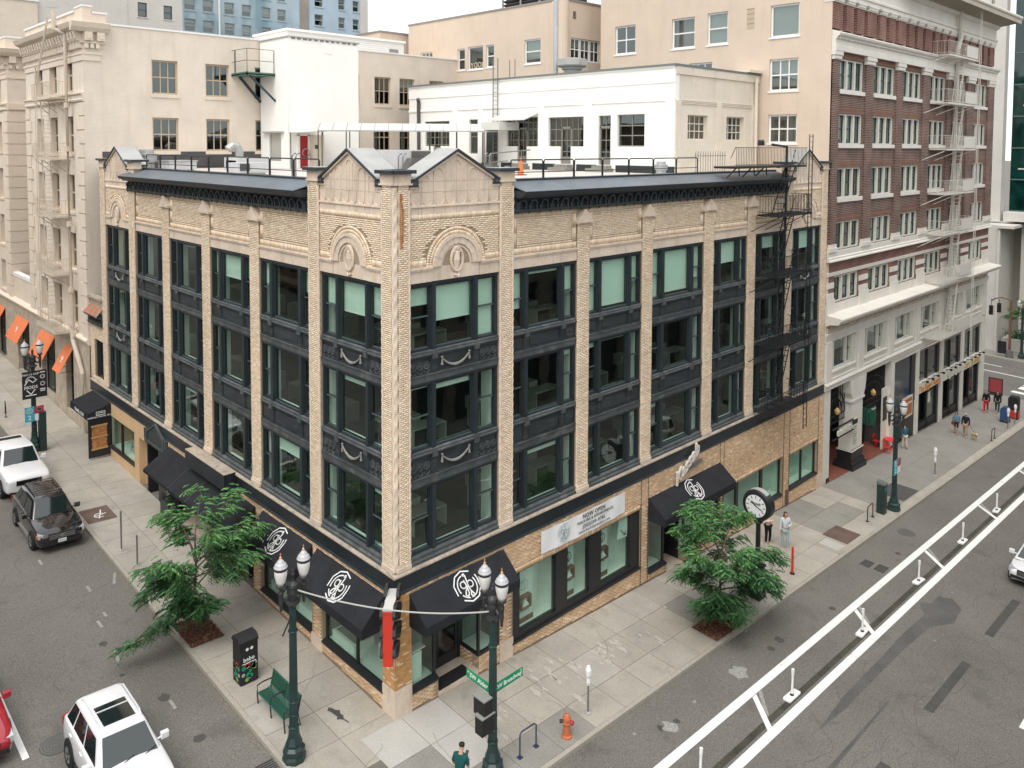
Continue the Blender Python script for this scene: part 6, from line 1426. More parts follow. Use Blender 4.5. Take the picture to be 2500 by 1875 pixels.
for h in (ph[1], ph[2], ph[3], ph[6]):
    W = sashwin(PF, P0, *h, -.15, M_gsash, (max(1, round((h[1] - h[0]) / .5)), 4), fw=.07, mun=.04)
    c = (h[0] + h[1]) / 2 if h is not ph[1] else (h[0] + h[1]) / 2
    mb = MB(PF); mb.box(c - .42, c + .42, -.17, -.11, h[2], h[2] + .45); mb.box(c - .42, c - .34, -.17, -.10, h[2], 19.6); mb.box(c + .34, c + .42, -.17, -.10, h[2], 19.6); mb.box(c - .42, c + .42, -.17, -.10, 19.5, 19.62); mb.build('glazed_door', M_gsash, W)
    if h is not ph[1]:
        for a, b in ((h[0], c - .44), (c + .44, h[1])): mb = MB(PF); mb.box(a, b, -.14, .0, h[2], 18.42); mb.build('white_dado', M_wht, W)
sashwin(PF, P0, *ph[5], -.15, M_gsash, (1, 2), fw=.06)
mb = MB(PF); mb.box(18.66, 19.78, -.14, -.08, 17.3, 19.58); mb.build('door', mat('dark_green_door', (0.03, 0.042, 0.038), .5), P0)
for y in (9.5, 12.5, 16.3, 19.2): 
    mb = MB(PF); mb.box(y - .7, y + .7, 0, .9, 16.95, 17.15); mb.box(y - .55, y + .55, 0, .5, 17.15, 17.32); mb.build('door_step', M_slabg, P0)
mb = MB(PF)
for a, b in ((4.61, 8.6), (10.1, 11.6), (13.4, 15.3), (17.2, 18.2)): mb.box(a, b, 0, .08, 16.95, 17.35)
mb.build('base_flashing', mat('black_flashing', (0.03, 0.033, 0.036), .6), P0)
g = thing('roof_ladder', 'thin steel ladder fixed to the front of the white penthouse', 'ladder', (PX - .2, 18.6, 17))
for y in (18.35, 18.8): mb = MB(); mb.bar((PX - .25, y, 17.3), (PX - .25, y, 24.2), .05); mb.build('rail', M_post, g)
mb = MB()
for k in range(20): z = 17.5 + k * .28; mb.bar((PX - .25, 18.35, z), (PX - .25, 18.8, z), .025)
mb.bar((PX + .5, 18.0, 22.9), (PX + .5, 18.0, 24.1), .04); mb.bar((PX + .5, 17.5, 22.9), (PX + .5, 17.5, 24.1), .04); mb.build('rungs', M_post, g)
mb = MB(PF); mb.tube([(27.0, .15, 17.3), (27.0, .15, 21.7), (26.9, .3, 21.85)], .13, 8); settle(tag(mb.build('vent_pipe', M_flash), 'black vent pipe up the left end of the white penthouse', 'pipe'))
mb = MB(PF); mb.lathe([(.25, 0), (.22, .2), (.05, .33)], (PX - .2, 20.2, 20.55), 10); settle(tag(mb.build('wall_lamp_hood', M_white), 'small white dome vent on the penthouse wall beside the ladder', 'vent')) if False else None
g = thing('roof_vent', 'large white mushroom vent on the penthouse roof with a tall silver flue', 'vent', (23.6, 14.9, 22.9))
mb = MB(); mb.lathe([(.55, 0), (.55, .35), (.7, .38), (.7, .5), (.95, .55), (1.0, .62), (.98, 1.0), (.6, 1.08), (0, 1.1)], (23.6, 13.6, 22.9), 8); mb.build('cap', M_coping, g)
mb = MB(); mb.lathe([(.16, 0), (.16, 8)], (23.8, 15.2, 23.0), 10); mb.build('flue', M_galv, g)
# ---- canopy walkway between tower and penthouse
g = thing('canopy_walkway', 'translucent white pitched canopy on thin posts running from the stair tower to the penthouse', 'canopy', (16, 21, 16.95))
A, Bq = Vector((12.5, 25.3, 0)), Vector((21.3, 18.1, 0)); dv = (Bq - A).normalized(); nv = Vector((dv.y, -dv.x, 0))
nseg = 13
for i in range(nseg):
    p, q = A + (Bq - A) * (i / nseg) + dv * .015, A + (Bq - A) * ((i + 1) / nseg) - dv * .015; mb = MB()
    ze, zr, w_ = 19.38, 19.86, 1.0
    mb.add([tuple(v) for v in (p + nv * w_ + Vector((0, 0, ze)), q + nv * w_ + Vector((0, 0, ze)), q + Vector((0, 0, zr)), p + Vector((0, 0, zr)), p - nv * w_ + Vector((0, 0, ze)), q - nv * w_ + Vector((0, 0, ze)))], [(0, 1, 2, 3), (3, 2, 5, 4)]); mb.build('roof_sheet', M_polyc, g)
mb = MB()
for i in range(nseg + 1):
    p = A + (Bq - A) * (i / nseg); mb.bar(tuple(p + nv * 1.0 + Vector((0, 0, 19.39))), tuple(p + Vector((0, 0, 19.87))), .05)
mb.bar(tuple(A + nv + Vector((0, 0, 19.36))), tuple(Bq + nv + Vector((0, 0, 19.36))), .09); mb.build('rafters', M_coping, g)
for i in range(0, nseg + 1, 2):
    for e in (1, -1):
        p = A + (Bq - A) * (i / nseg) + nv * e * .95; mb = MB(); mb.bar((p.x, p.y, 16.95), (p.x, p.y, 19.4), .05); mb.build('post', mat('dark_bronze_post', (0.06, 0.055, 0.05), .5), g)
mb = MB(); mb.add([(10.1, 24.9, 19.22), (12.6, 24.9, 19.32), (12.6, 26.6, 19.85), (11.0, 26.6, 19.82)], [(0, 1, 2, 3)]); mb.add([(10.1, 24.9, 19.19), (12.6, 24.9, 19.29), (12.6, 24.9, 19.34), (10.1, 24.9, 19.24)], [(0, 1, 2, 3)]); mb.build('lobby_roof', M_polyc, g)
for x in (10.2, 12.4): mb = MB(); mb.bar((x, 24.95, 16.95), (x, 24.95, 19.25), .05); mb.build('post', mat('dark_bronze_post', (0.06, 0.055, 0.05), .5), g)
mb = MB(); mb.box(20.1, 21.86, 16.6, 18.3, 19.45, 19.95); mb.build('end_fascia', M_polyc, g)
mb = MB(PF); mb.ext([(0.02, 20.55), (1.3, 20.1), (1.3, 20.04), (.02, 20.5)], 14.8, 18.2, 0); settle(tag(mb.build('door_canopy', M_polyc), 'sloping white door canopy on the penthouse front', 'canopy'))
# ---- roof deck and its odds and ends
sheet('roof_deck', [(0.9, .9), (30.5, .9), (30.5, 30.2), (.9, 30.2)], lambda x, y: 16.945, 0.0, M_roof, B0)
mb = MB(HP); mb.box(1.0, 30.0, .005, .04, 16.6, 18.0); mb.build('roof_upstand', M_flash, B0)
def rail_run(label, pts, z, m, step=1.9, h=.85):
    g = thing('roof_railing', label, 'railing', (*pts[0], z), 'guard rails round the roof edge')
    for (a, b) in zip(pts[:-1], pts[1:]):
        L_ = math.hypot(b[0] - a[0], b[1] - a[1]); n = max(1, round(L_ / step))
        for i in range(n):
            p = [a[0] + (b[0] - a[0]) * (i + .02) / n, a[1] + (b[1] - a[1]) * (i + .02) / n]; q = [a[0] + (b[0] - a[0]) * (i + .98) / n, a[1] + (b[1] - a[1]) * (i + .98) / n]
            mb = MB(); mb.tube([(*p, z), (*p, z + h - .06), (p[0] + (q[0] - p[0]) * .03, p[1] + (q[1] - p[1]) * .03, z + h), (p[0] + (q[0] - p[0]) * .97, p[1] + (q[1] - p[1]) * .97, z + h), (*q, z + h - .06), (*q, z)], .028, 5); mb.tube([(*p, z + h * .45), (*q, z + h * .45)], .022, 4); mb.build('rail_section', m, g)
    return g
rail_run('black guard rail along the Broadway edge of the roof', [(6.0, 1.0), (18.5, 1.0)], 17.05, M_fblack)
rail_run('black guard rail along the Alder edge of the roof', [(1.0, 6.0), (1.0, 23.5)], 17.05, M_fblack)
g = thing('traffic_cone', 'small orange traffic cone standing on the white roof', 'cone', (14, 8.5, 16.95))
mb = MB(); mb.box(13.78, 14.22, 8.28, 8.72, 16.95, 16.99); mb.build('base', M_black, g); mb = MB(); mb.lathe([(.17, .04), (.045, .85), (0, .87)], (14, 8.5, 16.95), 12); mb.build('cone', M_cone, g)
def hvac(name, label, x0, x1, y0, y1, z1, parts):
    g = thing(name, label, 'rooftop unit', ((x0 + x1) / 2, (y0 + y1) / 2, 16.95)); mb = MB(); mb.box(x0, x1, y0, y1, 17.05, z1); mb.box(x0 + .1, x1 - .1, y0 + .1, y1 - .1, 16.95, 17.05); mb.build('cabinet', M_hvac, g)
    for nm, b, m in parts: mb = MB(); mb.box(*b); mb.build(nm, m, g)
    return g
M_lou = mat('dark_louvre_grey', (0.10, 0.098, 0.09), .7, grain=.2, gscale=20)
g = hvac('air_handler', 'big grey rooftop air handling unit behind the corner gables', 8.0, 11.0, 12.0, 13.6, 18.2, [('side_panel', (8.0, 9.6, 11.97, 12.0, 17.1, 18.15), M_hvac), ('louvre_panel', (9.75, 10.95, 11.96, 12.0, 17.2, 18.15), M_lou)])
mb = MB(); mb.ext([(9.0, 17.2), (10.1, 17.2), (10.5, 17.8), (9.4, 17.8)], 11.4, 11.9, 1); mb.v = [(p, y, q) for p, y, q in mb.v]; mb.build('intake_hood', M_lou, g)
hvac('condenser_unit', 'small white condenser with dark louvres left of the big air handler', 6.6, 7.5, 12.4, 13.2, 17.95, [('louvre_panel', (6.62, 7.2, 12.37, 12.4, 17.3, 17.9), M_flash)])
hvac('condenser_unit', 'low white roof unit behind the long Alder cornice', 3.0, 4.6, 17.0, 18.2, 17.55, [('louvre_panel', (3.1, 3.6, 16.97, 17.0, 17.15, 17.5), M_flash)])
hvac('condenser_unit', 'pale boxy roof unit near the curved duct', 4.4, 6.2, 20.0, 21.6, 17.75, [('louvre_panel', (4.4, 4.43, 20.2, 21.4, 17.15, 17.6), M_flash)])
hvac('condenser_unit', 'long pale roof unit below the hotel windows', 2.4, 3.9, 24.0, 25.6, 17.5, [('lid', (2.35, 3.95, 23.95, 25.65, 17.5, 17.56), M_galv)])
def exhaust(label, x, y, s=1.0):
    g = thing('exhaust_fan', label, 'vent', (x, y, 16.95)); mb = MB(); mb.lathe([(.42 * s, 0), (.42 * s, .5 * s)], (x, y, 16.95), 14); mb.build('curb', M_galv, g); mb = MB(); mb.lathe([(.55 * s, .5 * s), (.55 * s, .85 * s), (.62 * s, .86 * s), (.62 * s, .95 * s), (.4 * s, .97 * s), (.4 * s, 1.2 * s), (0, 1.22 * s)], (x, y, 16.95), 14); mb.build('drum', M_galv, g); return g
exhaust('round silver exhaust fan near the far Alder gable', 1.9, 26.0, 1.0)
g = exhaust('low white round roof vent near the penthouse corner', 19.2, 3.6, .6)
g = thing('curved_duct', 'silver goose neck duct in front of the hotel party wall', 'duct', (7.3, 26, 16.95))
mb = MB(); mb.tube([(7.35, 26, 16.95), (7.35, 26, 18.0), (7.2, 26, 18.35), (6.9, 26, 18.4), (6.65, 26, 18.15)], .26, 10); mb.build('pipe', M_galv, g)
def hoop(label, x, y, n=2, dx=.35, w_=.7):
    g = thing('ladder_hoop', label, 'handrail', (x, y, 16.95), 'hooped handrails of the roof ladders')
    for i in range(n):
        mb = MB(); p = [(x, y + i * dx, 16.95 + z) for z in (0, .9)] + [(x + .2 * (1 - math.cos(a)), y + i * dx, 17.85 + .2 * math.sin(a)) for a in (.5, 1.0, 1.57)]; mb.tube(p, .035, 6); mb.build('hoop', M_post, g)
hoop('pair of hooped steel handrails in front of the grey air handler, left pair', 7.6, 9.8); hoop('pair of hooped steel handrails in front of the grey air handler, right pair', 9.2, 9.0, 3); hoop('pair of hooped steel handrails behind the left corner gable', 3.9, 13.0); hoop('pair of hooped handrails behind the right corner gable by the penthouse', 13.4, 10.2)
g = thing('roof_fence', 'row of tall steel pickets by the penthouse side wall', 'fence', (23.4, 3.9, 16.95))
for k in range(13): mb = MB(); x = 21.4 + k * .24; mb.tube([(x, 3.0, 16.95), (x, 3.0, 18.1), (x + .08, 3.0, 18.2)], .02, 5); mb.build('picket', M_post, g)
mb = MB(); mb.bar((21.3, 3.0, 17.95), (24.4, 3.0, 17.95), .03); mb.bar((21.3, 3.0, 17.1), (24.4, 3.0, 17.1), .03); mb.build('rail', M_post, g)
g = thing('hose_coil', 'pale coiled hose hung beside the red door', 'hose', (11.9, 26.2, 17.6)); mb = MB(); mb.tube([(12.05 + .25 * math.cos(a), 26.35, 17.95 + .25 * math.sin(a)) for a in np.linspace(0, 12.56, 30)] + [(12.5, 26.3, 17.2)], .03, 5); mb.build('hose', M_coping, g)
g = thing('ramp_handrail', 'looped steel handrail on the penthouse doorstep', 'handrail', (19.5, 17.0, 16.95)); mb = MB(); mb.tube([(20.9, 14.6, 18.2), (19.6, 16.8, 17.95), (19.4, 17.1, 17.7), (19.6, 16.9, 17.4), (20.2, 15.9, 17.5)], .035, 6); mb.bar((19.6, 16.8, 16.95), (19.6, 16.8, 17.95), .05); mb.bar((20.6, 15.1, 16.95), (20.6, 15.1, 18.1), .05); mb.build('rail', M_post, g)

# ------------------------------------------------------------------ brown brick building on Broadway
W0 = thing('brown_brick_building', 'tall dark red brick office building with white terracotta bands beyond the corner building', 'building', (30.75, .1, -1.5))
YB = 0.10
FW = lambda s, d, z: (s, YB - d, z)
PWX = lambda s, d, z: (30.75 - d, s, z)
X0, X1 = 30.75, 62.0
BAY = [(31.84, 35.25), (36.78, 40.2), (41.7, 45.0), (46.75, 50.05), (51.55, 54.6), (56.65, 60.0)]
rows_w = [(21.81, 23.62), (18.63, 20.42), (15.43, 17.22), (12.36, 14.02), (9.22, 10.80)]
M_lintel = brickmat('soldier_lintel_brick', (0.20, 0.085, 0.055), (0.15, 0.062, 0.045), (0.27, 0.20, 0.16), bw=.085, rh=.25, ms=.012, off=0.0)
holes = [(a, b, z0, z1) for a, b in BAY for z0, z1 in rows_w]
mb = MB(FW); holed(mb, X0 + .35, X1, 11.9, 24.0, -.40, 0, holes[0:4] + [h for h in holes]); mb.box(X0 + .002, X0 + .35, -.35, 0, 11.9, 27.0); mb.build('brick_wall', M_rbrick, W0)
mb = MB(FW); holed(mb, X0 + .01, X1, 9.0, 11.75, -.40, -.02, holes); mb.build('lower_brick_wall', M_rbrick2, W0)
for a, b in [(X0 + .03, 31.8)] + [(BAY[i][1] + .06, BAY[i + 1][0] - .06) for i in range(5)] + [(60.06, X1)]:
    mb = MB(FW); mb.box(a + .12, b - .12, 0, .11, 12.75, 23.55); mb.build('brick_pilaster', M_rbrick, W0)
    mb = MB(FW); mb.box(a + .02, b - .02, 0, .16, 23.5, 23.75); mb.box(a - .03, b + .03, 0, .24, 23.75, 24.0); mb.box(a + .06, b - .06, .16, .20, 23.55, 23.72); mb.build('pilaster_capital', M_wstone, W0)
    mb = MB(FW); mb.box(a + .0, b - .0, 0, .18, 12.3, 12.55); mb.box(a + .05, b - .05, 0, .14, 12.55, 12.75); mb.build('pilaster_base', M_wstone, W0)
    for j in range(2): mb = MB(FW); mb.box(a + .05, b - .05, -.02, .05, 9.52 + .62 * j, 9.84 + .62 * j); mb.build('white_stripe', M_wstone, W0)
def tri_light(s0, s1, z0, z1, bl, glass=None):
    mb = MB(FW); d = -.16; t = .17; fw = .10; n = 3; w_ = (s1 - s0 - 2 * fw - 2 * t) / 3
    mb.box(s0, s1, d - .1, d + .10, z1 - .09, z1); mb.box(s0, s0 + fw, d - .1, d + .10, z0, z1 - .09); mb.box(s1 - fw, s1, d - .1, d + .10, z0, z1 - .09); mb.box(s0, s1, d - .1, d + .1, z0, z0 + .06)
    for i in (1, 2): c = s0 + fw + i * w_ + (i - .5) * t; mb.box(c - t / 2, c + t / 2, d - .1, d + .12, z0 + .06, z1 - .09)
    F = mb.build('window', M_wtrim, W0)
    for i in range(3):
        a = s0 + fw + i * (w_ + t); b = a + w_; zm = (z0 + z1) / 2; mb = MB(FW)
        for q in ((a, b, z0 + .06, z0 + .17), (a, b, z1 - .16, z1 - .09), (a, a + .05, z0 + .17, z1 - .16), (b - .05, b, z0 + .17, z1 - .16), (a + .05, b - .05, zm - .04, zm + .04)): mb.box(q[0], q[1], d - .08, d - .02, q[2], q[3])
        mb.build('sash', M_tsash, F)
        p = MB(FW); p.quad((a, d - .05, z0 + .06), (b, d - .05, z0 + .06), (b, d - .05, z1 - .09), (a, d - .05, z1 - .09)); p.build('pane', M_glass_n, F)
        h = bl()
        if h: p = MB(FW); p.box(a, b, d - .14, d - .12, z1 - .09 - (z1 - z0 - .15) * h, z1 - .09); p.build('blind', M_blind if h < .6 else mat('brown_blind', (0.30, 0.24, 0.20), .9), F)
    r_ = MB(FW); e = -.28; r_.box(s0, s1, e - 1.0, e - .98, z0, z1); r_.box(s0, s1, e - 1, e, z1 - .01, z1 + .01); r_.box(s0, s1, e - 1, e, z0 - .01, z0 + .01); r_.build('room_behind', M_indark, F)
rq = random.Random(21)
for k, (z0, z1) in enumerate(rows_w):
    for a, b in BAY:
        tri_light(a + .004, b - .004, z0, z1, (lambda: rq.choice((.55, .5, .45, 0))) if k == 0 else (lambda: rq.choice((0, 0, .5, .8, .95, 0))))
        if k < 3: mb = MB(FW); mb.box(a - .08, b + .08, -.1, .12, z0 - .24, z0 - .004); mb.build('sill', M_wstone, W0)
        if k < 4: mb = MB(FW); mb.box(a - .05, b + .05, -.12, .02, z1 + .004, z1 + (.40 if k else .38)); mb.build('brick_lintel', M_lintel, W0)
def band(prof, m=M_wstone, a=X0 + .012, b=X1, name='terracotta_band'):
    mb = MB(FW); mb.ext(prof, a, b, 0); return mb.build(name, m, W0)
band([(-.3, 24.0), (.26, 24.0), (.26, 24.3), (.22, 24.32), (.22, 24.62), (.28, 24.66), (.30, 24.74), (.46, 24.86), (.50, 24.98), (.46, 25.02), (-.3, 25.30)])
for i in range(100):
    s = X0 + .3 + i * .313
    if s < X1: mb = MB(FW); mb.box(s, s + .16, .28, .36, 24.68, 24.76); mb.build('dentil', M_wstone, W0)
# attic row : short brick piers with white caps between slim windows
pl = [(30.76, 32.02)]
for k in range(6):
    o = 32.55 + k * 4.95
    for (a, w_) in ((0, .98), (1.49, 1.04), (3.04, 1.34)): pl.append((o + a, min(o + a + w_, X1)))
ends = [q for q in pl if q[0] < 61]
mb = MB(FW); mb.box(X0 + .02, X1, -.95, -.55, 25.2, 27.2); mb.build('attic_back_wall', M_indark, W0)
for (a, b) in ends:
    mb = MB(FW); mb.box(a, b, -.5, .06, 25.28, 26.78); mb.build('attic_brick_pier', M_rbrick2, W0)
    mb = MB(FW); mb.box(a - .05, b + .05, -.5, .10, 26.78, 26.86); mb.box(a - .0, b + .0, -.5, .16, 26.86, 27.0); mb.box(a - .06, b + .06, -.5, .2, 27.0, 27.1); mb.build('attic_pier_cap', M_wstone, W0)
for (a, b) in zip([q[1] for q in ends[:-1]], [q[0] for q in ends[1:]]):
    mb = MB(FW); mb.box(a, a + .09, -.5, -.28, 25.28, 27.1); mb.box(b - .17, b, -.5, -.22, 25.28, 27.1); mb.mi(1).box(a + .09, b - .17, -.42, -.38, 26.1, 26.2); mb.mi(2).box(a + .09, b - .17, -.46, -.44, 26.2, 26.9); F = mb.build('attic_window', [M_wtrim, M_tsash, M_blind], W0)
    p = MB(FW); p.quad((a + .09, -.4, 25.28), (b - .17, -.4, 25.28), (b - .17, -.4, 27.1), (a + .09, -.4, 27.1)); p.build('pane', M_glass_n, F)
band([(-.9, 27.1), (.12, 27.1), (.12, 27.3), (.20, 27.36), (.20, 27.5), (.08, 27.58), (.08, 28.30), (.3, 28.42), (.38, 28.6), (-.9, 28.6)])
mb = MB(FW); mb.box(X0 + .5, X1 - .1, -14, -.9, 28.2, 28.58); mb.box(X0 + .5, 34, -14, -.5, 11.0, 28.2); mb.build('core', M_rear, W0)
# wide bracketed eave with a tile edge
M_soff = mat('soffit_cream', (0.44, 0.40, 0.33), .8, var=.1, vscale=1)
mb = MB(FW); mb.box(X0 + 10, X1 + .6, -.4, 1.7, 28.98, 29.12); mb.box(X0 + 10, X1 + .62, 1.62, 1.74, 28.75, 29.02); mb.build('eave', M_soff, W0)
for i in range(58):
    s = X0 + 10.4 + i * .375
    if s > X1 + .4: break
    mb = MB(FW); mb.ext([(.30, 28.62), (1.58, 28.78), (1.62, 28.98), (.30, 28.98)], s, s + .16, 0); mb.build('rafter_tail', M_soff, W0)
for i in range(50):
    s = X0 + 18 + i * .28
    if s > X1 + .5: break
    mb = MB(); mb.tube([(s, YB - 1.85, 29.20), (s, YB - 1.1, 29.5)], .11, 7); mb.build('eave_tile', M_wstone, W0)
# lower white storeys
band([(-.3, 12.33), (.10, 12.33), (.10, 12.0), (.16, 11.96), (.16, 11.84), (.24, 11.80), (.24, 11.72), (-.3, 11.70)])
band([(-.3, 11.06), (.08, 11.06), (.06, 10.86), (-.0, 10.84), (-.3, 10.84)])
mb = MB(FW); mb.box(X0 + .012, X1, -.3, .03, 8.6, 9.18)
for a, b in [(X0 + .03, 31.8)] + [(BAY[i][1] + .06, BAY[i + 1][0] - .06) for i in range(5)] + [(60.06, X1)]: mb.box(a, b, .03, .10, 8.62, 9.5)
mb.build('white_plinth', M_wstone, W0)
band([(-.3, 8.60), (.02, 8.64), (.95, 8.52), (1.0, 8.50), (1.0, 8.40), (.92, 8.36), (.86, 8.28), (.80, 8.16), (.25, 8.08), (.10, 7.98), (-.3, 7.96)], a=X0 + .03, b=X1 + .2, name='ledge_cornice')
mb = MB(FW); mb.box(X0 + .012, X1, -.3, .04, 7.5, 7.97); mb.build('frieze_ground', M_hotel_s, W0)
for i in range(46):
    s = X0 + .35 + i * .68
    if s > X1 - .3: break
    mb = MB(); c = FW(s, .06, 7.74); mb.tube([(c[0] + (.05 + .19 * (1 - t)) * math.cos(5.5 * t + (PI if i % 2 else 0)), c[1], c[2] + (.04 + .16 * (1 - t)) * math.sin(5.5 * t) * (1 if i % 2 else -1)) for t in np.linspace(0, 1, 10)], .045, 5); mb.build('scroll_ornament', M_hotel_s, W0)
band([(-.3, 7.5), (.14, 7.5), (.14, 7.36), (.08, 7.34), (.08, 7.18), (.05, 7.16), (.05, 6.95), (-.3, 6.95)])
WF = [(31.70, 35.15), (36.58, 40.1), (41.57, 44.92), (46.45, 50.2), (51.4, 55.2), (56.36, 60.7)]
GR = [(31.75, 41.1, -3.3, 4.05), (41.75, 46.1, -3.3, 3.76), (46.45, 51.1, 1.3, 3.9), (51.6, 56.0, 1.2, 3.8), (56.5, 61.0, 1.1, 3.7), (46.45, 51.1, -3.3, .55), (51.6, 56.0, -3.3, .45), (56.5, 61.0, -3.3, .35)]
mb = MB(FW); holed(mb, X0 + .012, X1, -3.5, 6.96, -.40, 0, [(a, b, 5.12, 6.94) for a, b in WF] + GR); mb.build('white_front', M_wstone, W0)
for a, b in WF:
    L_ = b - a; c1_, c2_ = a + .12 * L_, a + .64 * L_
    mb = MB(FW); mb.box(a, b, -.3, -.12, 6.84, 6.94); mb.box(a, b, -.3, -.10, 5.12, 5.24); mb.box(a, a + .1, -.3, -.12, 5.24, 6.84)
    for c in (c1_, c2_): mb.box(c, c + .14, -.3, -.08, 5.24, 6.84)
    mb.box(b - .55, b, -.3, -.05, 5.24, 6.84); F = mb.build('window', M_wtrim, W0)
    mb = MB(FW); mb.box(c1_ + .14, c2_, -.26, -.2, 5.24, 5.34); mb.box(c2_ + .14, b - .55, -.26, -.2, 6.0, 6.08); mb.box(a + .1, c1_, -.26, -.2, 5.95, 6.03); mb.build('sash', M_tsash, F)
    for u, v in ((a + .1, c1_), (c1_ + .14, c2_), (c2_ + .14, b - .55)): p = MB(FW); p.quad((u, -.24, 5.24), (v, -.24, 5.24), (v, -.24, 6.84), (u, -.24, 6.84)); p.build('pane', M_glass_n, F)
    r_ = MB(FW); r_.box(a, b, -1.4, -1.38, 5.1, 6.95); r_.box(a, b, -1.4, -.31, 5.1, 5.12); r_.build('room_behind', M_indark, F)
    mb = MB(FW); mb.box(a - .1, b + .1, 0, .08, 5.0, 5.11); mb.box(a - .1, b + .1, 0, .05, 4.62, 4.68); mb.build('sill_band', M_wstone, W0)
for s in [31.3] + [(WF[i][1] + WF[i + 1][0]) / 2 for i in range(5)] + [61.4]: mb = MB(FW); mb.box(s - .38, s + .38, 0, .09, 4.3, 6.95); mb.build('front_pilaster', M_wstone, W0)
band([(-.1, 4.5), (.16, 4.5), (.20, 4.42), (.12, 4.34), (.10, 4.1), (.06, 4.06), (-.1, 4.06)], b=46.2)
# arcade with a deep porch, one stout pier and iron grilles
mb = MB(); mb.box(31.3, 41.7, 3.4, 3.6, -3, 4.3); mb.box(31.3, 41.7, .5, 3.6, 4.05, 4.3); mb.box(41.1, 41.6, .5, 3.6, -3, 4.1); mb.box(31.15, 31.40, .5, 3.6, -3, 4.1); mb.build('porch_wall', M_indark, W0)
mb = MB(); mb.poly([(x, y, gz(x, y) + .012) for x, y in ((31.4, .0), (41.1, .0), (41.1, 3.4), (31.4, 3.4))]); mb.build('porch_floor', M_redbrickfloor, W0)
mb = MB(FW); mb.box(34.75, 36.35, -.75, .05, -.55, 2.75); mb.ext([(34.75, 2.75), (36.35, 2.75), (36.6, 3.2), (36.75, 4.06), (34.35, 4.06), (34.5, 3.2)], -.8, .1, 1); mb.box(34.6, 36.5, -.8, .12, 2.6, 2.75); mb.build('porch_pier', M_wstone, W0)
mb = MB(FW)
mb.box(34.7, 36.4, -.8, .1, -1.2, -.5); mb.box(34.6, 36.5, -.9, .2, -1.45, -1.2); mb.box(34.5, 36.6, -1.0, .3, -1.95, -1.45); mb.mi(1).box(34.65, 36.45, -.85, .15, -.55, -.5); mb.build('pier_base', [M_black, M_wstone], W0)
mb = MB(FW); mb.box(31.38, 31.7, -.4, .06, -1.75, -1.3); mb.box(41.2, 41.75, -.4, .05, -2.3, -1.95); mb.build('pier_base', M_black, W0)
def grille(s0, s1, z0, zr):
    mb = MB(FW); m_ = (s0 + s1) / 2; r_ = (s1 - s0) / 2
    for rr_ in (1.0, .72): mb.tube([(m_ + r_ * rr_ * math.cos(a), -.35, z0 + 1.5 * rr_ * math.sin(a)) for a in np.linspace(0, PI, 15)], .035, 5)
    for t in np.linspace(-.95, .95, 10): mb.bar((m_ + r_ * t, -.35, z0 - .4), (m_ + r_ * t, -.35, zr), .03)
    for z in (z0, z0 - .4, zr): mb.bar((s0, -.35, z), (s1, -.35, z), .045)
    mb.build('iron_grille', M_fblack, W0)
grille(31.8, 34.6, 2.0, 3.95); grille(36.5, 41.0, 1.9, 3.9)
g = thing('shop_letters', 'row of pale upright letters across the first porch opening of the brown building', 'sign', (33.1, -.2, .9)); mb = MB(); letters(mb, 'ORGANISANITY', .52, plane_m((33.2, -.16, 1.25), (1, 0, 0), (0, 0, 1)), ext=.04, sx=.52); mb.build('letters', M_wtrim, g); mb = MB(); mb.box(31.8, 34.7, -.12, -.02, .92, .98); mb.box(31.8, 34.7, -.12, -.02, 1.56, 1.62); mb.build('rail', M_fblack, g)
g = thing('directory_board', 'tall white directory board on the porch pier of the brown building', 'sign', (35.0, -.1, -.4)); mb = MB(FW); mb.box(34.78, 35.55, .055, .09, -.35, 1.45); mb.build('board', M_wtrim, g)
mb = MB(FW); mb.box(34.78, 35.55, .092, .10, 1.15, 1.45)
for k in range(8): mb.box(34.86, 35.45 - .1 * (k % 3), .092, .095, .95 - .15 * k, .99 - .15 * k)
mb.build('print', M_ink, g)
g = thing('hanging_sign', 'small green shop sign hanging in the second porch opening', 'sign', (37.3, -.2, .9)); mb = MB(); mb.box(36.8, 36.87, -.55, .25, .75, 1.75); mb.box(36.6, 37.9, -.20, -.14, .75, 1.75); mb.build('panel', mat('deep_green_sign', (0.01, 0.07, 0.05), .5), g); mb = MB(); mb.lathe([(.3, 0), (.34, .02)], (0, 0, 0), 12); mb.v = [(37.25 + x, -.215 - z * .3, 1.3 + y * .8) for x, y, z in mb.v]; mb.build('emblem', mat('brown_emblem', (0.12, 0.04, 0.03), .6), g); mb = MB(); letters(mb, 'MARKETPLACE', .16, plane_m((37.25, -.21, 1.62), (1, 0, 0), (0, 0, 1)), bold=True); letters(mb, 'JEWELRY', .18, plane_m((37.25, -.21, .9), (1, 0, 0), (0, 0, 1)), bold=True); mb.build('lettering', M_white, g)
for x in (33.4, 38.9): g = thing('porch_lantern', 'amber glass lantern hanging in the %s porch opening' % ('first' if x < 35 else 'second'), 'lamp', (x, .4, 2.0), 'amber porch lanterns'); mb = MB(); mb.lathe([(.0, 0), (.15, .12), (.18, .3), (.08, .45), (.02, .5)], (x, .4, 2.0), 8); mb.build('glass', mat('amber_glass', (0.55, 0.36, 0.14), .3), g); mb = MB(); mb.bar((x, .4, 2.5), (x, .4, 4.0), .03); mb.build('chain', M_fblack, g)
mb = MB(FW); mb.box(38.4, 40.7, -1.6, -1.5, -2.1, 1.2); mb.mi(1).box(38.6, 39.6, -1.5, -1.47, -1.2, 1.0); mb.mi(2).box(40.3, 41.1, -.3, -.2, -2, 2.2); mb.mi(0).box(40.35, 41.0, -.2, -.17, .0, 1.6); mb.build('porch_shopfront', [M_black, M_carglass, M_wstone], W0)
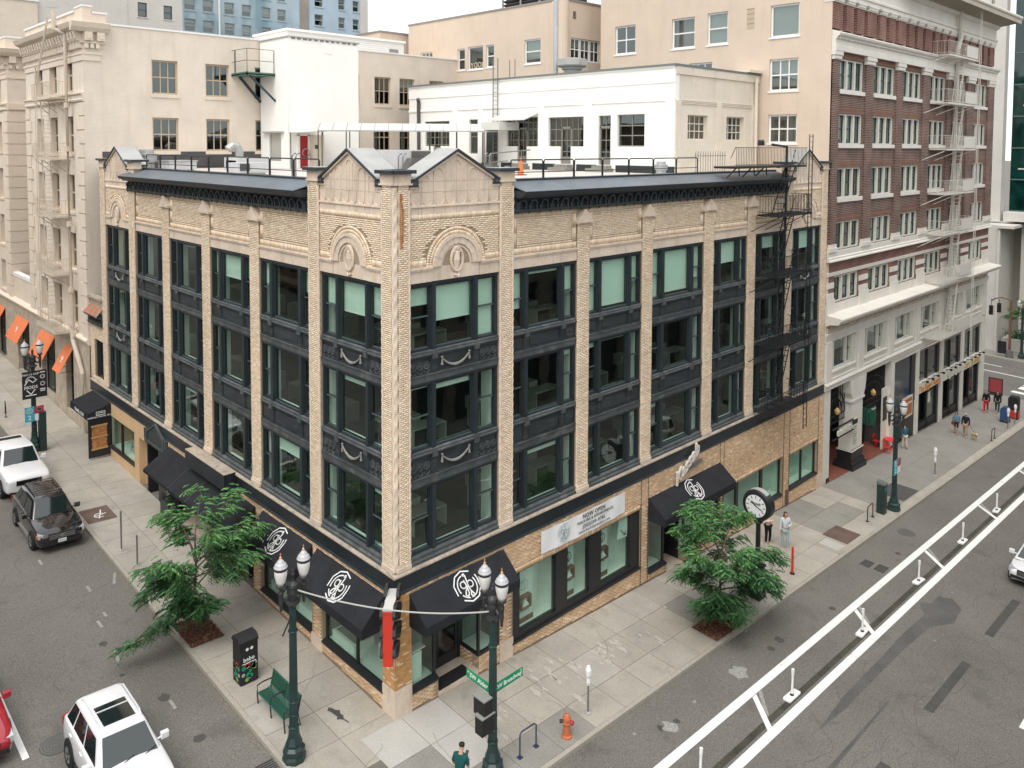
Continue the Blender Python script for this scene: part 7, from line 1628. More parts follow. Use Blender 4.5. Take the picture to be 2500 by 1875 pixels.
mb = MB(FW); mb.box(32.0, 34.3, -2.6, -2.5, -1.7, -.7); mb.mi(1).box(32.0, 34.3, -2.58, -2.48, -.7, -.62); mb.mi(1).box(33.1, 33.25, -2.4, -2.3, -1.7, 1.6); mb.build('porch_counter', [M_black, M_wtrim], W0)
# the other shop fronts
SG = mat('blue_black_shop_glass', (0.03, 0.042, 0.055), .08, spec=.7, var=.5, vscale=.6)
mb = MB(FW); mb.box(41.76, 46.08, -.3, -.22, .2, 3.74); mb.mi(1).box(41.76, 46.08, -.3, -.18, -3.2, .2); mb.mi(1).box(45.3, 46.08, -.22, -.15, .2, 3.74); mb.mi(2).box(43.7, 45.7, -.18, -.14, -.75, .75); mb.mi(3).box(43.85, 45.55, -.14, -.13, -.6, .6); mb.mi(2).box(43.85, 45.55, -.135, -.12, .2, .32); mb.build('black_shopfront', [SG, M_black, M_wtrim, mat('orange_poster', (0.42, 0.14, 0.03), .6)], W0)
for k, (a, b, z0, z1) in enumerate(((46.45, 51.1, 1.3, 3.9), (51.6, 56.0, 1.2, 3.8), (56.5, 61.0, 1.1, 3.7))):
    c = (a + b) / 2
    mb = MB(FW); mb.box(a, b, -.3, -.15, z1 - .35, z1); mb.mi(1).box(a, a + .12, -.3, -.15, z0, z1 - .35); mb.mi(1).box(b - .5, b, -.3, -.15, z0, z1 - .35); mb.mi(1).box(c - .3, c - .15, -.3, -.15, z0, z1 - .35); F = mb.build('upper_shop_window', [mat('taupe_blind_box', (0.30, 0.26, 0.22), .8), M_black], W0)
    p = MB(FW); p.quad((a + .12, -.25, z0), (b - .5, -.25, z0), (b - .5, -.25, z1 - .35), (a + .12, -.25, z1 - .35)); p.build('pane', mat('street_reflecting_glass', (0.055, 0.062, 0.055), .04, spec=1.0), F)
    zt = GR[5 + k][3]
    mb = MB(FW); mb.box(a, b, -.3, -.02, zt - .02, zt + .52); mb.build('sign_band', M_black, W0)
    mb = MB(FW); mb.box(a, b, -.9, -.8, -3.2, zt); mb.mi(1).box(a, a + .15, -.8, -.2, -3.2, zt); mb.mi(1).box(c - .1, c + .1, -.35, -.2, -3.2, zt); mb.mi(1).box(b - .4, b, -.5, -.15, -3.2, zt); mb.mi(1).box(a, b, -.5, -.2, -3.2, gz(c, 0) + .45); mb.mi(2).box(c + .2, b - .5, -.32, -.30, gz(c, 0) + .5, zt); mb.mi(3).box(c + .5, c + 1.0, -.3, -.28, zt - 1.3, zt - .5); mb.build('shopfront', [M_indark, M_black, mat('street_reflecting_glass', (0.055, 0.062, 0.055), .04, spec=1.0), M_wtrim if k == 0 else M_black], W0)
    for s in np.linspace(a + .6, b - .6, 4): mb = MB(FW); mb.bar((s, 0, zt + .8), (s, .35, zt + .9), .05); mb.box(s - .07, s + .07, .3, .45, zt + .8, zt + .95); mb.build('sign_lamp', M_black, W0)
g = thing('shop_letters', 'orange gold shop lettering on the first black sign band past the black shop front', 'sign', (48.6, -.1, .6)); mb = MB(); letters(mb, 'The Bagel House', .66, plane_m((48.7, .095, .83), (1, 0, 0), (0, 0, 1)), ext=.02, bold=True); mb.build('letters', M_gold, g)
g = thing('shop_letters', 'gold shop lettering on the last black sign band at the street corner', 'sign', (58.7, -.1, .4)); mb = MB(); letters(mb, 'COFFEE & BAGELS', .5, plane_m((58.7, .095, .62), (1, 0, 0), (0, 0, 1)), ext=.02, bold=True); mb.build('letters', mat('yellow_gold', (0.5, 0.32, .05), .5), g)
mb = MB(); 
for x in (53.0, 54.5): mb.lathe([(.0, -.02), (.36, -.02), (.36, .02), (0, .02)], (x, 0, 0), 14)
mb.v = [(x, .06 - z, .75 + y) for x, y, z in mb.v]; settle(tag(mb.build('oval_signs', M_wtrim, kind='stuff'), 'pair of pale round shop signs on the middle black sign band', 'sign'))
# party wall facing the corner building
ph2 = [(14.06, 15.87, 24.95, 26.95), (9.25, 11.05, 24.95, 26.95), (6.82, 8.31, 24.98, 27.02), (7.9, 9.65, 21.95, 23.9), (2.07, 3.92, 25.05, 26.98), (2.07, 3.93, 21.81, 23.74), (2.09, 3.94, 18.66, 20.40), (5.0, 5.5, 25.73, 27.0)]
mb = MB(PWX); holed(mb, YB, 16.85, 15.5, 32, -.35, 0, ph2[:7]); mb.mi(0).box(YB + .004, 16.85, -.35, -.001, -3, 15.5); mb.mi(1).box(YB + .0, YB + .5, 0.0, .012, 17.0, 29); mb.build('party_wall', [M_rear, M_rear], W0)
mb = MB(); mb.box(30.75, 34, 16.85, 17.2, 15.5, 32); mb.build('party_wall', M_rear, W0)
for i, h in enumerate(ph2[:7]): sashwin(PWX, W0, *h, -.12, M_white, ((2, 2), (1, 2), (1, 2), (3, 1), (1, 1), (3, 2), (3, 2))[i], fw=.11, mun=.07, sill=(.1, .05, M_white), bl=(0, 0, 1, 0, 1, .9, 0)[i], glass=M_glass_n)
mb = MB(PWX); mb.box(5.0, 5.5, .0, .012, 25.73, 27.0)
for k in range(4): mb.mi(1).box(5.0, 5.5, .012, .016, 26.03 + .3 * k, 26.05 + .3 * k)
mb.build('bricked_up_vent', [mat('tan_patch', (0.50, 0.40, 0.29), .9), M_flash], W0)
# white fire escape
M_fwhite = mat('off_white_fire_escape_paint', (0.62, 0.59, 0.53), 0.6)
g = fire_escape(FW, 'fire_escape', 'off white fire escape with solid panels on the brown brick building', M_fwhite, 46.9, 53.4, 1.2, (25.05, 21.65, 18.35, 15.15, 12.25, 8.8, 4.7), [(53.3, 1.35, 1.6, 31.0)],
    [(50.2, 21.65, 51.2, 25.05), (50.2, 18.35, 51.2, 21.65), (50.2, 15.15, 51.2, 18.35), (50.2, 12.25, 51.2, 15.15), (50.2, 8.8, 51.2, 12.25), (50.2, 4.7, 51.2, 8.8)], None, (50, -.5, 4.6), bal=.24, solid=(50.6, 53.2), hsh=2.0)
mb = MB(); mb.tube([(51.4, -.25, 4.7), (51.4, -.25, 25.8), (51.9, -.25, 26.6), (51.9, -.25, 28.8)], .17, 8); mb.build('standpipe', M_fwhite, g)
# ---- pale tower and plaza across the cross street
V0 = thing('pale_glass_tower', 'pale concrete and dark green glass tower at the right edge', 'building', (88, -2, -4))
TXf = lambda s, d, z: (88.0 - d, s, z)
mb = MB(TXf); mb.box(5.75, 9, -.5, .0, 10.2, 60); mb.box(5.75, 7.0, 0, .8, 10.2, 60); mb.box(7.4, 9.2, 0, .5, 10.2, 60); mb.box(-.9, 1.4, -.2, .6, 10.2, 60); mb.box(-12, -4, -.2, .6, 10.2, 60)
mb.build('concrete_fin', M_conc, V0)
mb = MB(TXf); mb.box(-14, 5.3, -1.2, -.9, 11.3, 60); mb.box(9.2, 30, -.9, -.6, 10, 60); mb.build('glass_wall', M_tglass, V0)
for z in np.arange(11.3, 42, 3.55): mb = MB(TXf); mb.box(-14, 5.3, -.9, -.8, z, z + .14); mb.mi(1).box(1.6, 2.6 + (z * 7 % 2), -.95, -.85, z + 1.2, z + 1.35); mb.build('transom', [mat('green_grey_transom', (0.10, 0.16, 0.14), .4), M_wtrim], V0)
mb = MB(TXf); mb.box(-14, 5.4, -3, .9, 10.3, 11.3); mb.build('soffit_beam', M_conc, V0)
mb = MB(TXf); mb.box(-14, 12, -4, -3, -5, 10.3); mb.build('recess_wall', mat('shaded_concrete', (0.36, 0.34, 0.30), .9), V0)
mb = MB(); mb.box(84.6, 95, 5.2, 14, -5, 10.0); mb.box(84.2, 95.4, 3.6, 5.2, 9.7, 10.0); mb.box(84.4, 84.9, 4.95, 5.2, -5, 9.7); mb.box(88.6, 89.2, 3.3, 3.9, -5, 10); mb.box(92, 93, .5, 2, -5, 10); mb.build('podium_wall', M_conc, V0)
sheet('plaza', [(81.5, -10), (140, -10), (140, 25), (81.5, 25)], lambda x, y: gz(x, y), 0.0, M_slabg, kind='structure')
sheet('plaza_terrace', [(87.6, 5.05), (87.6, 12), (130, 12), (130, -8), (90, 3.4)], lambda x, y: -3.1, 0.0, M_pave_g, kind='structure')
g = thing('plaza_steps', 'short flight of pale steps up to the green terrace across the cross street', 'steps', (86.8, 6.4, -4))
for k in range(4): mb = MB(); mb.box(86.3 + .38 * k, 88.5, 5.0, 9, -4.3, -3.86 + .22 * k); mb.mi(1).box(86.29 + .38 * k, 86.3 + .38 * k, 5.0, 9, -4.3, -3.92 + .22 * k); mb.build('step', [M_conc, M_flash], g)
g = thing('planter_wall', 'low pale planter wall beside the traffic light pole', 'planter', (87, 3.5, -4))
mb = MB(); mb.box(86.4, 86.9, -2, 5.0, -4.4, -2.75); mb.box(86.9, 91, 4.5, 5.0, -4.4, -2.75); mb.build('wall', M_conc, g); mb = MB(); mb.box(86.9, 91, -2, 4.5, -4.4, -2.95); mb.build('soil', mat('dark_soil', (0.05, 0.025, 0.018), .95), g)
mb = MB(); rs = random.Random(9)
for i in range(1600):
    a, b, c = rs.gauss(0, .9), rs.gauss(0, 1.2), abs(rs.gauss(0, .45)); px, py, pz = 88.4 + a, 2.6 + b, -2.9 + c; q = rs.uniform(0, 6.28); l = .16
    mb.poly([(px, py, pz), (px + l * math.cos(q), py + l * math.sin(q), pz + .1), (px + l * math.cos(q + .9), py + l * math.sin(q + .9), pz - .05)])
mb.build('shrub', M_leaf2, g)
mark('cross_line', rect(73.8, 74.05, -4.2, 20), kind='structure'); mark('cross_line', rect(77.0, 77.2, 2.5, 6), M_line, kind='structure')
for k in range(4): mark('crosswalk_bar', rect(66.8 + 1.7 * k, 67.6 + 1.7 * k, -2.6, -.8) if k < 1 else [(67.0 + 1.7 * k, -.9), (68.3 + 1.7 * k, -.9), (68.3 + 1.7 * k, -2.9), (67.0 + 1.7 * k, -2.9)], kind='structure')
mb = MB(); mb.add([(x, y, gz(x, y) + dz) for dz in (-.3, .01) for x, y in rect(81.3, 81.55, -9, 20)], [(4, 5, 6, 7), (0, 1, 5, 4), (1, 2, 6, 5), (2, 3, 7, 6), (3, 0, 4, 7)]); mb.build('cross_kerb', M_kerb, kind='structure')
# ---- buildings across both streets (seen in the window reflections)
M_opp = brickmat('brown_stone_front', (0.20, 0.145, 0.11), (0.17, 0.12, 0.095), (0.14, 0.10, 0.08), bw=.8, rh=.4, bumpy=.3)
M_opp2 = brickmat('grey_stone_front', (0.22, 0.20, 0.175), (0.19, 0.17, 0.15), (0.14, 0.125, 0.11), bw=.8, rh=.4, bumpy=.3)
for nm, lab, T, s0, s1, H_, m_, bx in (('opposite_block', 'brown stone block across Alder from the corner building', lambda s, d, z: (-26.0 + d, s, z), -2, 70, 21, M_opp, (-45, -26.4)), ('opposite_block', 'grey stone block across Broadway from the corner building', lambda s, d, z: (s, -24.0 + d, z), 2, 90, 19, M_opp2, (-44, -24.4))):
    g = thing(nm, lab, 'building', T((s0 + s1) / 2, 0, 0)); mb = MB(T); hs = []
    s = s0 + 1.2
    while s < s1 - 2.5:
        for z in np.arange(5.2, H_ - 2.4, 3.7): hs.append((s, s + 1.7, z, z + 2.2))
        hs.append((s - .4, s + 2.1, -3, 3.6)); s += 3.4
    holed(mb, s0, s1, -5, H_, -.4, 0, hs); mb.mi(1).box(s0, s1, -.5, -.3, -5, H_ - .5); mb.mi(2).box(s0 - .2, s1 + .2, -.4, .7, H_, H_ + .5); mb.mi(2).box(s0, s1, 0, .25, 4.1, 4.6); mb.mi(0).box(s0, s1, -16, -.5, -5, H_)
    mb.build('front', [m_, mat('opposite_dark_glass', (0.02, 0.028, 0.03), .1, spec=.7), M_stone_d], g)

# ------------------------------------------------------------------ street furniture
def lamp(label, x, y, rot, m, group='ornamental twin street lamps', first=[None]):
    if first[0] is not None: return dup(first[0], (x, y, gz(x, y)), rot, label, group)
    g = thing('street_lamp', label, 'street lamp', (0, 0, 0), group)
    mb = MB(); mb.lathe([(.34, -.05), (.35, .12), (.31, .2), (.33, .26), (.32, .36), (.24, .44), (.25, .52), (.17, .72), (.15, .95), (.17, 1.0), (.15, 1.05)], n=8); mb.build('base', m, g)
    mb = MB(); vs = []; n = 24
    for z, r_ in ((1.05, .135), (4.7, .105)):
        for k in range(n): q = 2 * PI * k / n; rr_ = r_ * (1 if k % 2 else .86); vs.append((rr_ * math.cos(q), rr_ * math.sin(q), z))
    mb.add(vs, [(k, (k + 1) % n, n + (k + 1) % n, n + k) for k in range(n)]); mb.build('shaft', m, g)
    for z in (1.35, 1.75, 3.9): mb = MB(); mb.lathe([(.135, 0), (.15, .03), (.135, .06)], (0, 0, z), 12); mb.build('band', m, g)
    mb = MB(); mb.lathe([(.11, 4.66), (.14, 4.70), (.22, 4.80), (.21, 4.84), (.12, 4.86), (.13, 4.98), (.17, 5.10), (.14, 5.24), (.18, 5.28), (.16, 5.36), (.06, 5.44), (.05, 5.55), (.075, 5.64), (.03, 5.72), (.035, 5.76), (0, 5.79)], n=12); mb.build('capital', M_lampblk, g)
    for sg in (-1, 1):
        mb = MB(); mb.tube([(sg * .12, 0, 5.05), (sg * .24, 0, 4.95), (sg * .32, 0, 5.0), (sg * .37, 0, 5.1)], .045, 6); mb.tube([(sg * .12, 0, 5.2), (sg * .2, 0, 5.3), (sg * .28, 0, 5.22), (sg * .34, 0, 5.25)], .03, 6); mb.build('scroll_arm', M_lampblk, g)
        mb = MB(); mb.lathe([(0, 4.62), (.035, 4.66), (.05, 4.8), (.07, 4.95), (.06, 5.05), (.085, 5.2), (.06, 5.28), (.075, 5.36), (.14, 5.40), (.13, 5.45), (.11, 5.47)], (sg * .37, 0, 0), 10); mb.build('lamp_cup', M_lampblk, g)
        mb = MB(); mb.lathe([(.10, 5.46), (.14, 5.56), (.185, 5.76), (.19, 5.90), (.18, 5.93)], (sg * .37, 0, 0), 14); G_ = mb.build('lamp_globe', M_globe, g, smooth=True)
        mb = MB(); mb.lathe([(.188, 5.90), (.196, 5.91), (.196, 5.96), (.188, 5.97)], (sg * .37, 0, 0), 14); mb.build('globe_band', M_black, g)
        mb = MB(); mb.lathe([(.19, 5.97), (.20, 5.99), (.16, 6.06), (.165, 6.07), (.10, 6.14), (.10, 6.155), (.06, 6.20), (.03, 6.24)], (sg * .37, 0, 0), 14); mb.build('globe_cap', M_globec, g)
        mb = MB(); mb.lathe([(.02, 6.22), (.045, 6.27), (.012, 6.31), (.028, 6.35), (0, 6.42)], (sg * .37, 0, 0), 8); mb.build('finial', M_brass, g)
    first[0] = g; g.location = (x, y, gz(x, y)); g.rotation_euler = (0, 0, rot); return g
lamp('twin globe street lamp by the green bench on Alder', -3.23, .60, 0, M_lampgreen)
lamp('twin globe street lamp carrying the two green street name signs', .94, -3.59, PI / 2, M_lampgreen)
lamp('twin globe street lamp on Broadway with a teal parking sign beside the green kiosk', 30.9, -3.98, PI / 2, M_lampgreen)
lamp('twin globe street lamp on Alder with a black event banner beside the pickup', -3.04, 29.99, 0, M_lampgreen)
lamp('distant twin globe street lamp at the far corner of the brown building', 64.0, -3.0, PI / 2, M_lampgreen)
lamp('distant twin globe street lamp across the cross street at the right edge', 83.0, 2.2, PI / 2, M_lampgreen)
def box1(name, label, cat, b, m, group=None): mb = MB(); mb.box(*b); return settle(tag(mb.build(name, m), label, cat, group))
# wire between the two corner lamps
def sag(a, b, s, n=16): return [tuple(Vector(a).lerp(Vector(b), i / n) - Vector((0, 0, s * 4 * (i / n) * (1 - i / n)))) for i in range(n + 1)]
zl, zm = gz(-3.23, .6), gz(.94, -3.59)
mb = MB(); mb.tube(sag((-3.23, .6, zl + 5.2), (.94, -3.59, zm + 4.95), .32), .022, 5); settle(tag(mb.build('overhead_cable', mat('pale_cable', (0.45, .44, .42), .5)), 'pale cable slung between the two corner street lamps', 'cable'))
mb = MB(); mb.bar((-3.9, -.05, zl + 4.35), (-2.5, 1.35, zl + 4.5), .035); settle(tag(mb.build('banner_rod', M_black), 'thin rod through the lamp shaft above the green bench', 'rod'))
# signs on the lamps
g = thing('street_name_sign', 'green street sign reading SW Alder on the lamp at the corner', 'street sign', (.85, -3.1, zm + 2.5)); a = .93
mb = MB(); mb.box(.925, .945, -3.42, -2.42, 2.22, 2.50); mb.build('panel', M_signgreen, g); mb = MB(); letters(mb, 'SW Alder', .2, plane_m((.92, -2.98, 2.36), (0, -1, 0), (0, 0, 1)), bold=True); letters(mb, 'ST', .09, plane_m((.92, -2.5 - .02, 2.42), (0, -1, 0), (0, 0, 1))); mb.build('lettering', M_white, g)
g = thing('street_name_sign', 'green street sign reading SW Broadway on the lamp at the corner', 'street sign', (1.4, -3.59, zm + 2.5))
mb = MB(); mb.box(1.06, 2.18, -3.60, -3.58, 2.24, 2.52); mb.build('panel', M_signgreen, g); mb = MB(); letters(mb, 'SW Broadway', .19, plane_m((1.58, -3.605, 2.38), (1, 0, 0), (0, 0, 1)), bold=True); letters(mb, 'ST', .08, plane_m((2.09, -3.605, 2.46), (1, 0, 0), (0, 0, 1))); mb.build('lettering', M_white, g)
for k, (x, y, z, n, sgn) in enumerate(((.62, -3.45, 1.98, 'upper', 0), (.66, -3.55, 1.50, 'lower', 1))):
    g = thing('pedestrian_signal', f'black pedestrian signal box, the {n} of two on the corner lamp', 'signal', (x, y, z), 'pedestrian signals on the corner lamp'); mb = MB()
    mb.box(x - .1, x + .22, y - .24, y + .24, z - .26, z + .26) if not sgn else mb.box(x - .24, x + .24, y - .16, y + .16, z - .26, z + .26); mb.build('housing', M_plast, g)
    mb = MB(); mb.box(x - .14, x + .2, y - .26, y + .26, z + .26, z + .30) if not sgn else mb.box(x - .26, x + .26, y - .18, y + .18, z + .26, z + .30); mb.build('hood', mat('dusty_grey', (.25, .25, .23), .8), g); mb = MB(); mb.bar((x + .1, y, z), (.94, -3.59, z), .05); mb.build('bracket', M_plast, g)
def psign(label, M4):
    g = thing('parking_sign', label, 'parking sign', tuple(M4.translation)); L_ = lambda pts: [tuple(M4 @ Vector(p)) for p in pts]
    for nm, x0, x1, y0, y1, m in (('teal_panel', -.48, -.02, -.42, .42, M_teal), ('crimson_panel', .0, .46, -.02, .40, M_crimson), ('white_panel', .0, .46, -.40, -.02, M_white)):
        mb = MB(); mb.add(L_([(x0, y0, 0), (x1, y0, 0), (x1, y1, 0), (x0, y1, 0), (x0, y0, .02), (x1, y0, .02), (x1, y1, .02), (x0, y1, .02)]), [(0, 3, 2, 1), (4, 5, 6, 7), (0, 1, 5, 4), (1, 2, 6, 5), (2, 3, 7, 6), (3, 0, 4, 7)]); mb.build(nm, m, g)
    mb = MB(); T4 = M4 @ Matrix.Translation((-.25, .2, .024)); strokes(mb, T4, [arc(0, 0, .14, 0, 360, 14)], .04); letters(mb, 'P', .2, T4, bold=True); letters(mb, '2', .36, M4 @ Matrix.Translation((-.25, -.2, .024)), bold=True); strokes(mb, M4 @ Matrix.Translation((.23, .22, .024)), [arc(0, 0, .07, 0, 360, 10)], .09); mb.build('print', M_white, g)
psign('teal and crimson parking sign on the Broadway street lamp', plane_m((30.75, -4.15, gz(30.9, -4) + 2.55), (1, 0, 0), (0, 0, 1)))
psign('teal and crimson parking sign on the lamp beside the white pickup', plane_m((-3.05, 29.8, gz(-3, 30) + 2.15), (1, 0, 0), (0, 0, 1)))
g = thing('event_banner', 'black event banner with white print hanging from the lamp beside the pickup', 'banner', (-3, 29.8, 4.3)); zb = 4.28
mb = MB(); mb.box(-3.62, -2.40, 29.78, 29.80, zb, zb + 1.52); mb.build('cloth', M_black, g)
mb = MB(); letters(mb, 'PAC-12 CUP', .15, plane_m((-3.2, 29.77, zb + 1.35), (1, 0, 0), (0, 0, 1)), bold=True); letters(mb, 'MODS', .24, plane_m((-3.2, 29.77, zb + .62), (1, 0, 0), (0, 0, 1)), bold=True)
strokes(mb, plane_m((-3.2, 29.775, zb + .98), (1, 0, 0), (0, 0, 1)), [arc(0, 0, .24, -10, 190, 10), [(-.3, -.2), (-.1, .1), (.1, -.1), (.3, .05)], [(-.2, -.5), (0, -.75), (.2, -.5)], [(-.25, -.8), (.25, -.8)]], .05)
strokes(mb, plane_m((-2.62, 29.775, zb + .75), (1, 0, 0), (0, 0, 1)), [arc(0, .4, .1, 0, 360, 10), arc(0, 0, .1, 0, 360, 10), [(-.12, -.3), (.12, -.3)], [(-.12, .65), (.12, .65)], [(-.1, -.4), (.1, -.4)]], .05); mb.build('print', M_white, g)
z = gz(-2.81, 29.84); box1('utility_cabinet', 'dark green utility cabinet strapped to the lamp beside the pickup', 'cabinet', (-2.86, -2.52, 29.6, 30.0, z, z + 2.2), M_lampgreen)
# bench
bz = gz(-2.6, 2.5); g = thing('park_bench', 'green slatted steel bench beside the left corner lamp', 'bench', (-2.6, 2.5, bz))
for k in range(24):
    y = 1.72 + .073 * k; mb = MB(); mb.tube([(-2.98, y, bz + .43), (-2.62, y, bz + .42), (-2.5, y, bz + .5), (-2.38, y, bz + .95)], .021, 4); mb.build('slat', M_bench, g)
mb = MB()
for z_, x in ((.45, -2.98), (.93, -2.39), (.42, -2.6)): mb.tube([(x, 1.68, bz + z_), (x, 3.44, bz + z_)], .025, 6)
mb.build('rail', M_bench, g)
for y in (1.68, 2.56, 3.44):
    mb = MB(); mb.tube([(-2.95, y, bz), (-2.98, y, bz + .45), (-2.97, y, bz + .66), (-2.8, y, bz + .7), (-2.45, y, bz + .68)], .024, 6); mb.tube([(-2.42, y, bz), (-2.5, y, bz + .45), (-2.38, y, bz + .95)], .024, 6); mb.build('end_frame', M_fblack, g)
# dotted litter bin
bz = gz(-2.7, 4.8); g = thing('litter_bin', 'tall black litter bin printed with green and grey dots near the bench', 'bin', (-2.72, 4.75, bz))
mb = MB(); mb.box(-3.05, -2.42, 4.5, 5.05, bz + .03, bz + 1.42); mb.build('body', M_plast, g); mb = MB(); mb.ext([(4.47, bz + 1.42), (5.08, bz + 1.42), (5.08, bz + 1.5), (4.95, bz + 1.62), (4.6, bz + 1.62), (4.47, bz + 1.5)], -3.08, -2.40, 0); mb.build('lid', M_plast, g)
rd = random.Random(2)
for nm, m, sel in (('green_dots', M_signgreen, 0), ('grey_dots', mat('pale_grey_print', (.40, .42, .40), .6), 1), ('lime_dots', mat('lime_print', (.16, .42, .06), .6), 2), ('red_dots', M_red, 3)):
    mb = MB()
    for k in range(18):
        if k % 4 != sel or (sel == 3 and k != 7): continue
        u, v, r_ = rd.uniform(.09, .52), rd.uniform(.08, .68), rd.uniform(.045, .095); c = circ(u, v, r_, 10); mb.poly([(-3.05 + a, 4.496, bz + b) for a, b in c]); mb.poly([(-3.054, 4.5 + min(max(a, .0), .54), bz + b) for a, b in c])
    mb.build(nm, m, g, kind='stuff')
mb = MB(); letters(mb, 'bebo', .2, plane_m((-2.74, 4.495, bz + .86), (1, 0, 0), (0, 0, 1)), bold=True); mb.box(-2.98, -2.5, 4.492, 4.497, bz + .72, bz + .745)
for x in (-2.80, -2.64): mb.poly([(a, 4.495, b) for a, b in circ(x, bz + 1.2, .055, 10)])
mb.build('print', M_white, g)
# hydrant
hz = gz(3.78, -3.99); g = thing('fire_hydrant', 'orange fire hydrant near the Broadway kerb', 'hydrant', (3.78, -3.99, hz))
mb = MB(); mb.lathe([(.17, 0), (.17, .05), (.12, .08), (.115, .42), (.15, .45), (.15, .49), (.13, .5), (.135, .62), (.09, .72), (.03, .76), (.03, .80), (0, .81)], (3.78, -3.99, hz), 14); mb.build('barrel', M_hyd, g)
def capx(nm, a, b, r_, m): mb = MB(); mb.tube([a, b], r_, 10); mb.build(nm, m, g)
capx('outlet_cap', (3.78, -3.99, hz + .50), (3.86, -4.2, hz + .50), .07, mat('crimson_cap', (.38, .03, .05), .5)); capx('outlet_cap', (3.7, -3.9, hz + .5), (3.62, -3.82, hz + .5), .055, M_black); capx('outlet_cap', (3.88, -3.9, hz + .5), (3.95, -3.84, hz + .5), .055, M_hyd)
# bike racks
def rack(label, a, b, h=.78, m=M_navy, group='bicycle racks along the kerb'):
    z0, z1 = gz(*a), gz(*b); g = thing('bike_rack', label, 'bike rack', (*a, z0), group); d = ((b[0] - a[0]) * .12, (b[1] - a[1]) * .12)
    mb = MB(); mb.tube([(*a, z0), (*a, z0 + h - .08), (a[0] + d[0], a[1] + d[1], z0 + h), (b[0] - d[0], b[1] - d[1], z1 + h), (*b, z1 + h - .08), (*b, z1)], .026, 8); mb.build('hoop', m, g)
    for p, zz in ((a, z0), (b, z1)): mb = MB(); mb.box(p[0] - .08, p[0] + .08, p[1] - .08, p[1] + .08, zz, zz + .012); mb.build('foot_plate', m, g)
rack('navy bicycle hoop near the orange hydrant', (2.0, -3.67), (2.72, -3.66)); rack('dark bicycle hoop beside the green parking kiosk', (28.1, -3.66), (28.95, -3.60), m=M_fblack); rack('dark bicycle hoop near the couple with the dog', (49.4, -3.9), (50.2, -3.88), m=M_fblack); rack('dark bicycle hoop at the left edge beyond the pickup', (-3.05, 36.6), (-2.9, 37.5), m=M_fblack)
def pole(name, label, x, y, h, r_, m, cover=0, group=None):
    z = gz(x, y); g = thing(name, label, 'post', (x, y, z), group); mb = MB(); mb.lathe([(r_, 0), (r_, h)], (x, y, z), 8); mb.build('shaft', m, g); mb = MB(); mb.lathe([(.11, 0), (.11, .03), (.05, .06)], (x, y, z), 10); mb.build('foot', M_coping, g)
    if cover: mb = MB(); mb.lathe([(.05, h - cover), (.075, h - cover + .1), (.06, h - cover * .6), (.10, h - cover * .45), (.11, h - .1), (.06, h + .03)], (x, y, z), 7); mb.build('bagged_meter', M_white, g)
pole('sign_post', 'bare steel post near the left tree, the one farther from the tree', -3.05, 15.95, 1.75, .035, M_post, group='bare steel posts by the Alder kerb'); pole('sign_post', 'bare steel post near the left tree, the one partly behind the leaves', -2.95, 14.32, 1.30, .035, M_post, group='bare steel posts by the Alder kerb')
pole('parking_meter', 'white bagged meter post beside the orange hydrant', 5.14, -3.72, 1.58, .033, M_post, .62, 'bagged parking meters'); pole('parking_meter', 'white bagged meter post on the grey pavement before the brown building', 38.44, -3.66, 1.75, .033, M_post, .9, 'bagged parking meters'); pole('parking_meter', 'white bagged meter post beside the blue mailbox, the nearer one', 53.49, -3.9, 1.6, .033, M_post, .6, 'bagged parking meters'); pole('parking_meter', 'white bagged meter post beside the black bin, the farther one', 55.2, -3.95, 1.6, .033, M_post, .6, 'bagged parking meters')
z = gz(19.5, -3.72); g = thing('marker_post', 'thin red marker post on the pavement near the two women', 'post', (19.5, -3.72, z)); mb = MB(); mb.lathe([(.06, .04), (.05, 1.25), (0, 1.26)], (19.5, -3.72, z), 8); mb.build('shaft', M_red, g); mb = MB(); mb.lathe([(.12, 0), (.10, .06)], (19.5, -3.72, z), 10); mb.build('foot', M_black, g)
# post clock
cz = gz(16.3, -3.7); g = thing('post_clock', 'black two faced post clock with white dials beside the right street tree', 'clock', (16.36, -3.68, cz)); cx, cy, cc = 16.36, -3.68, cz + 4.08
mb = MB(); mb.box(16.1, 16.62, -3.94, -3.42, cz, cz + .12); mb.box(16.14, 16.58, -3.90, -3.46, cz + .12, cz + 1.35); mb.box(16.1, 16.62, -3.94, -3.42, cz + 1.35, cz + 1.45); mb.build('pedestal', M_black, g); mb = MB(); mb.lathe([(.16, 1.45), (.11, 1.6), (.10, 3.2), (.2, 3.34), (.12, 3.45)], (cx, cy, cz), 12); mb.build('column', M_black, g)
mb = MB(); mb.lathe([(.52, -.26), (.62, -.24), (.66, -.16), (.66, .16), (.62, .24), (.52, .26)], n=32); mb.v = [(cx + z_, cy + x_, cc + y_) for x_, y_, z_ in mb.v]; mb.build('drum', M_black, g)
mb = MB(); mb.add([(cx + dx, cy + .668 * math.cos(q), cc + .668 * math.sin(q)) for dx in (-.15, .15) for q in np.linspace(.9, 2.25, 9)], [(i, i + 1, 10 + i, 9 + i) for i in range(8)]); mb.build('pale_rim_plate', M_coping, g)
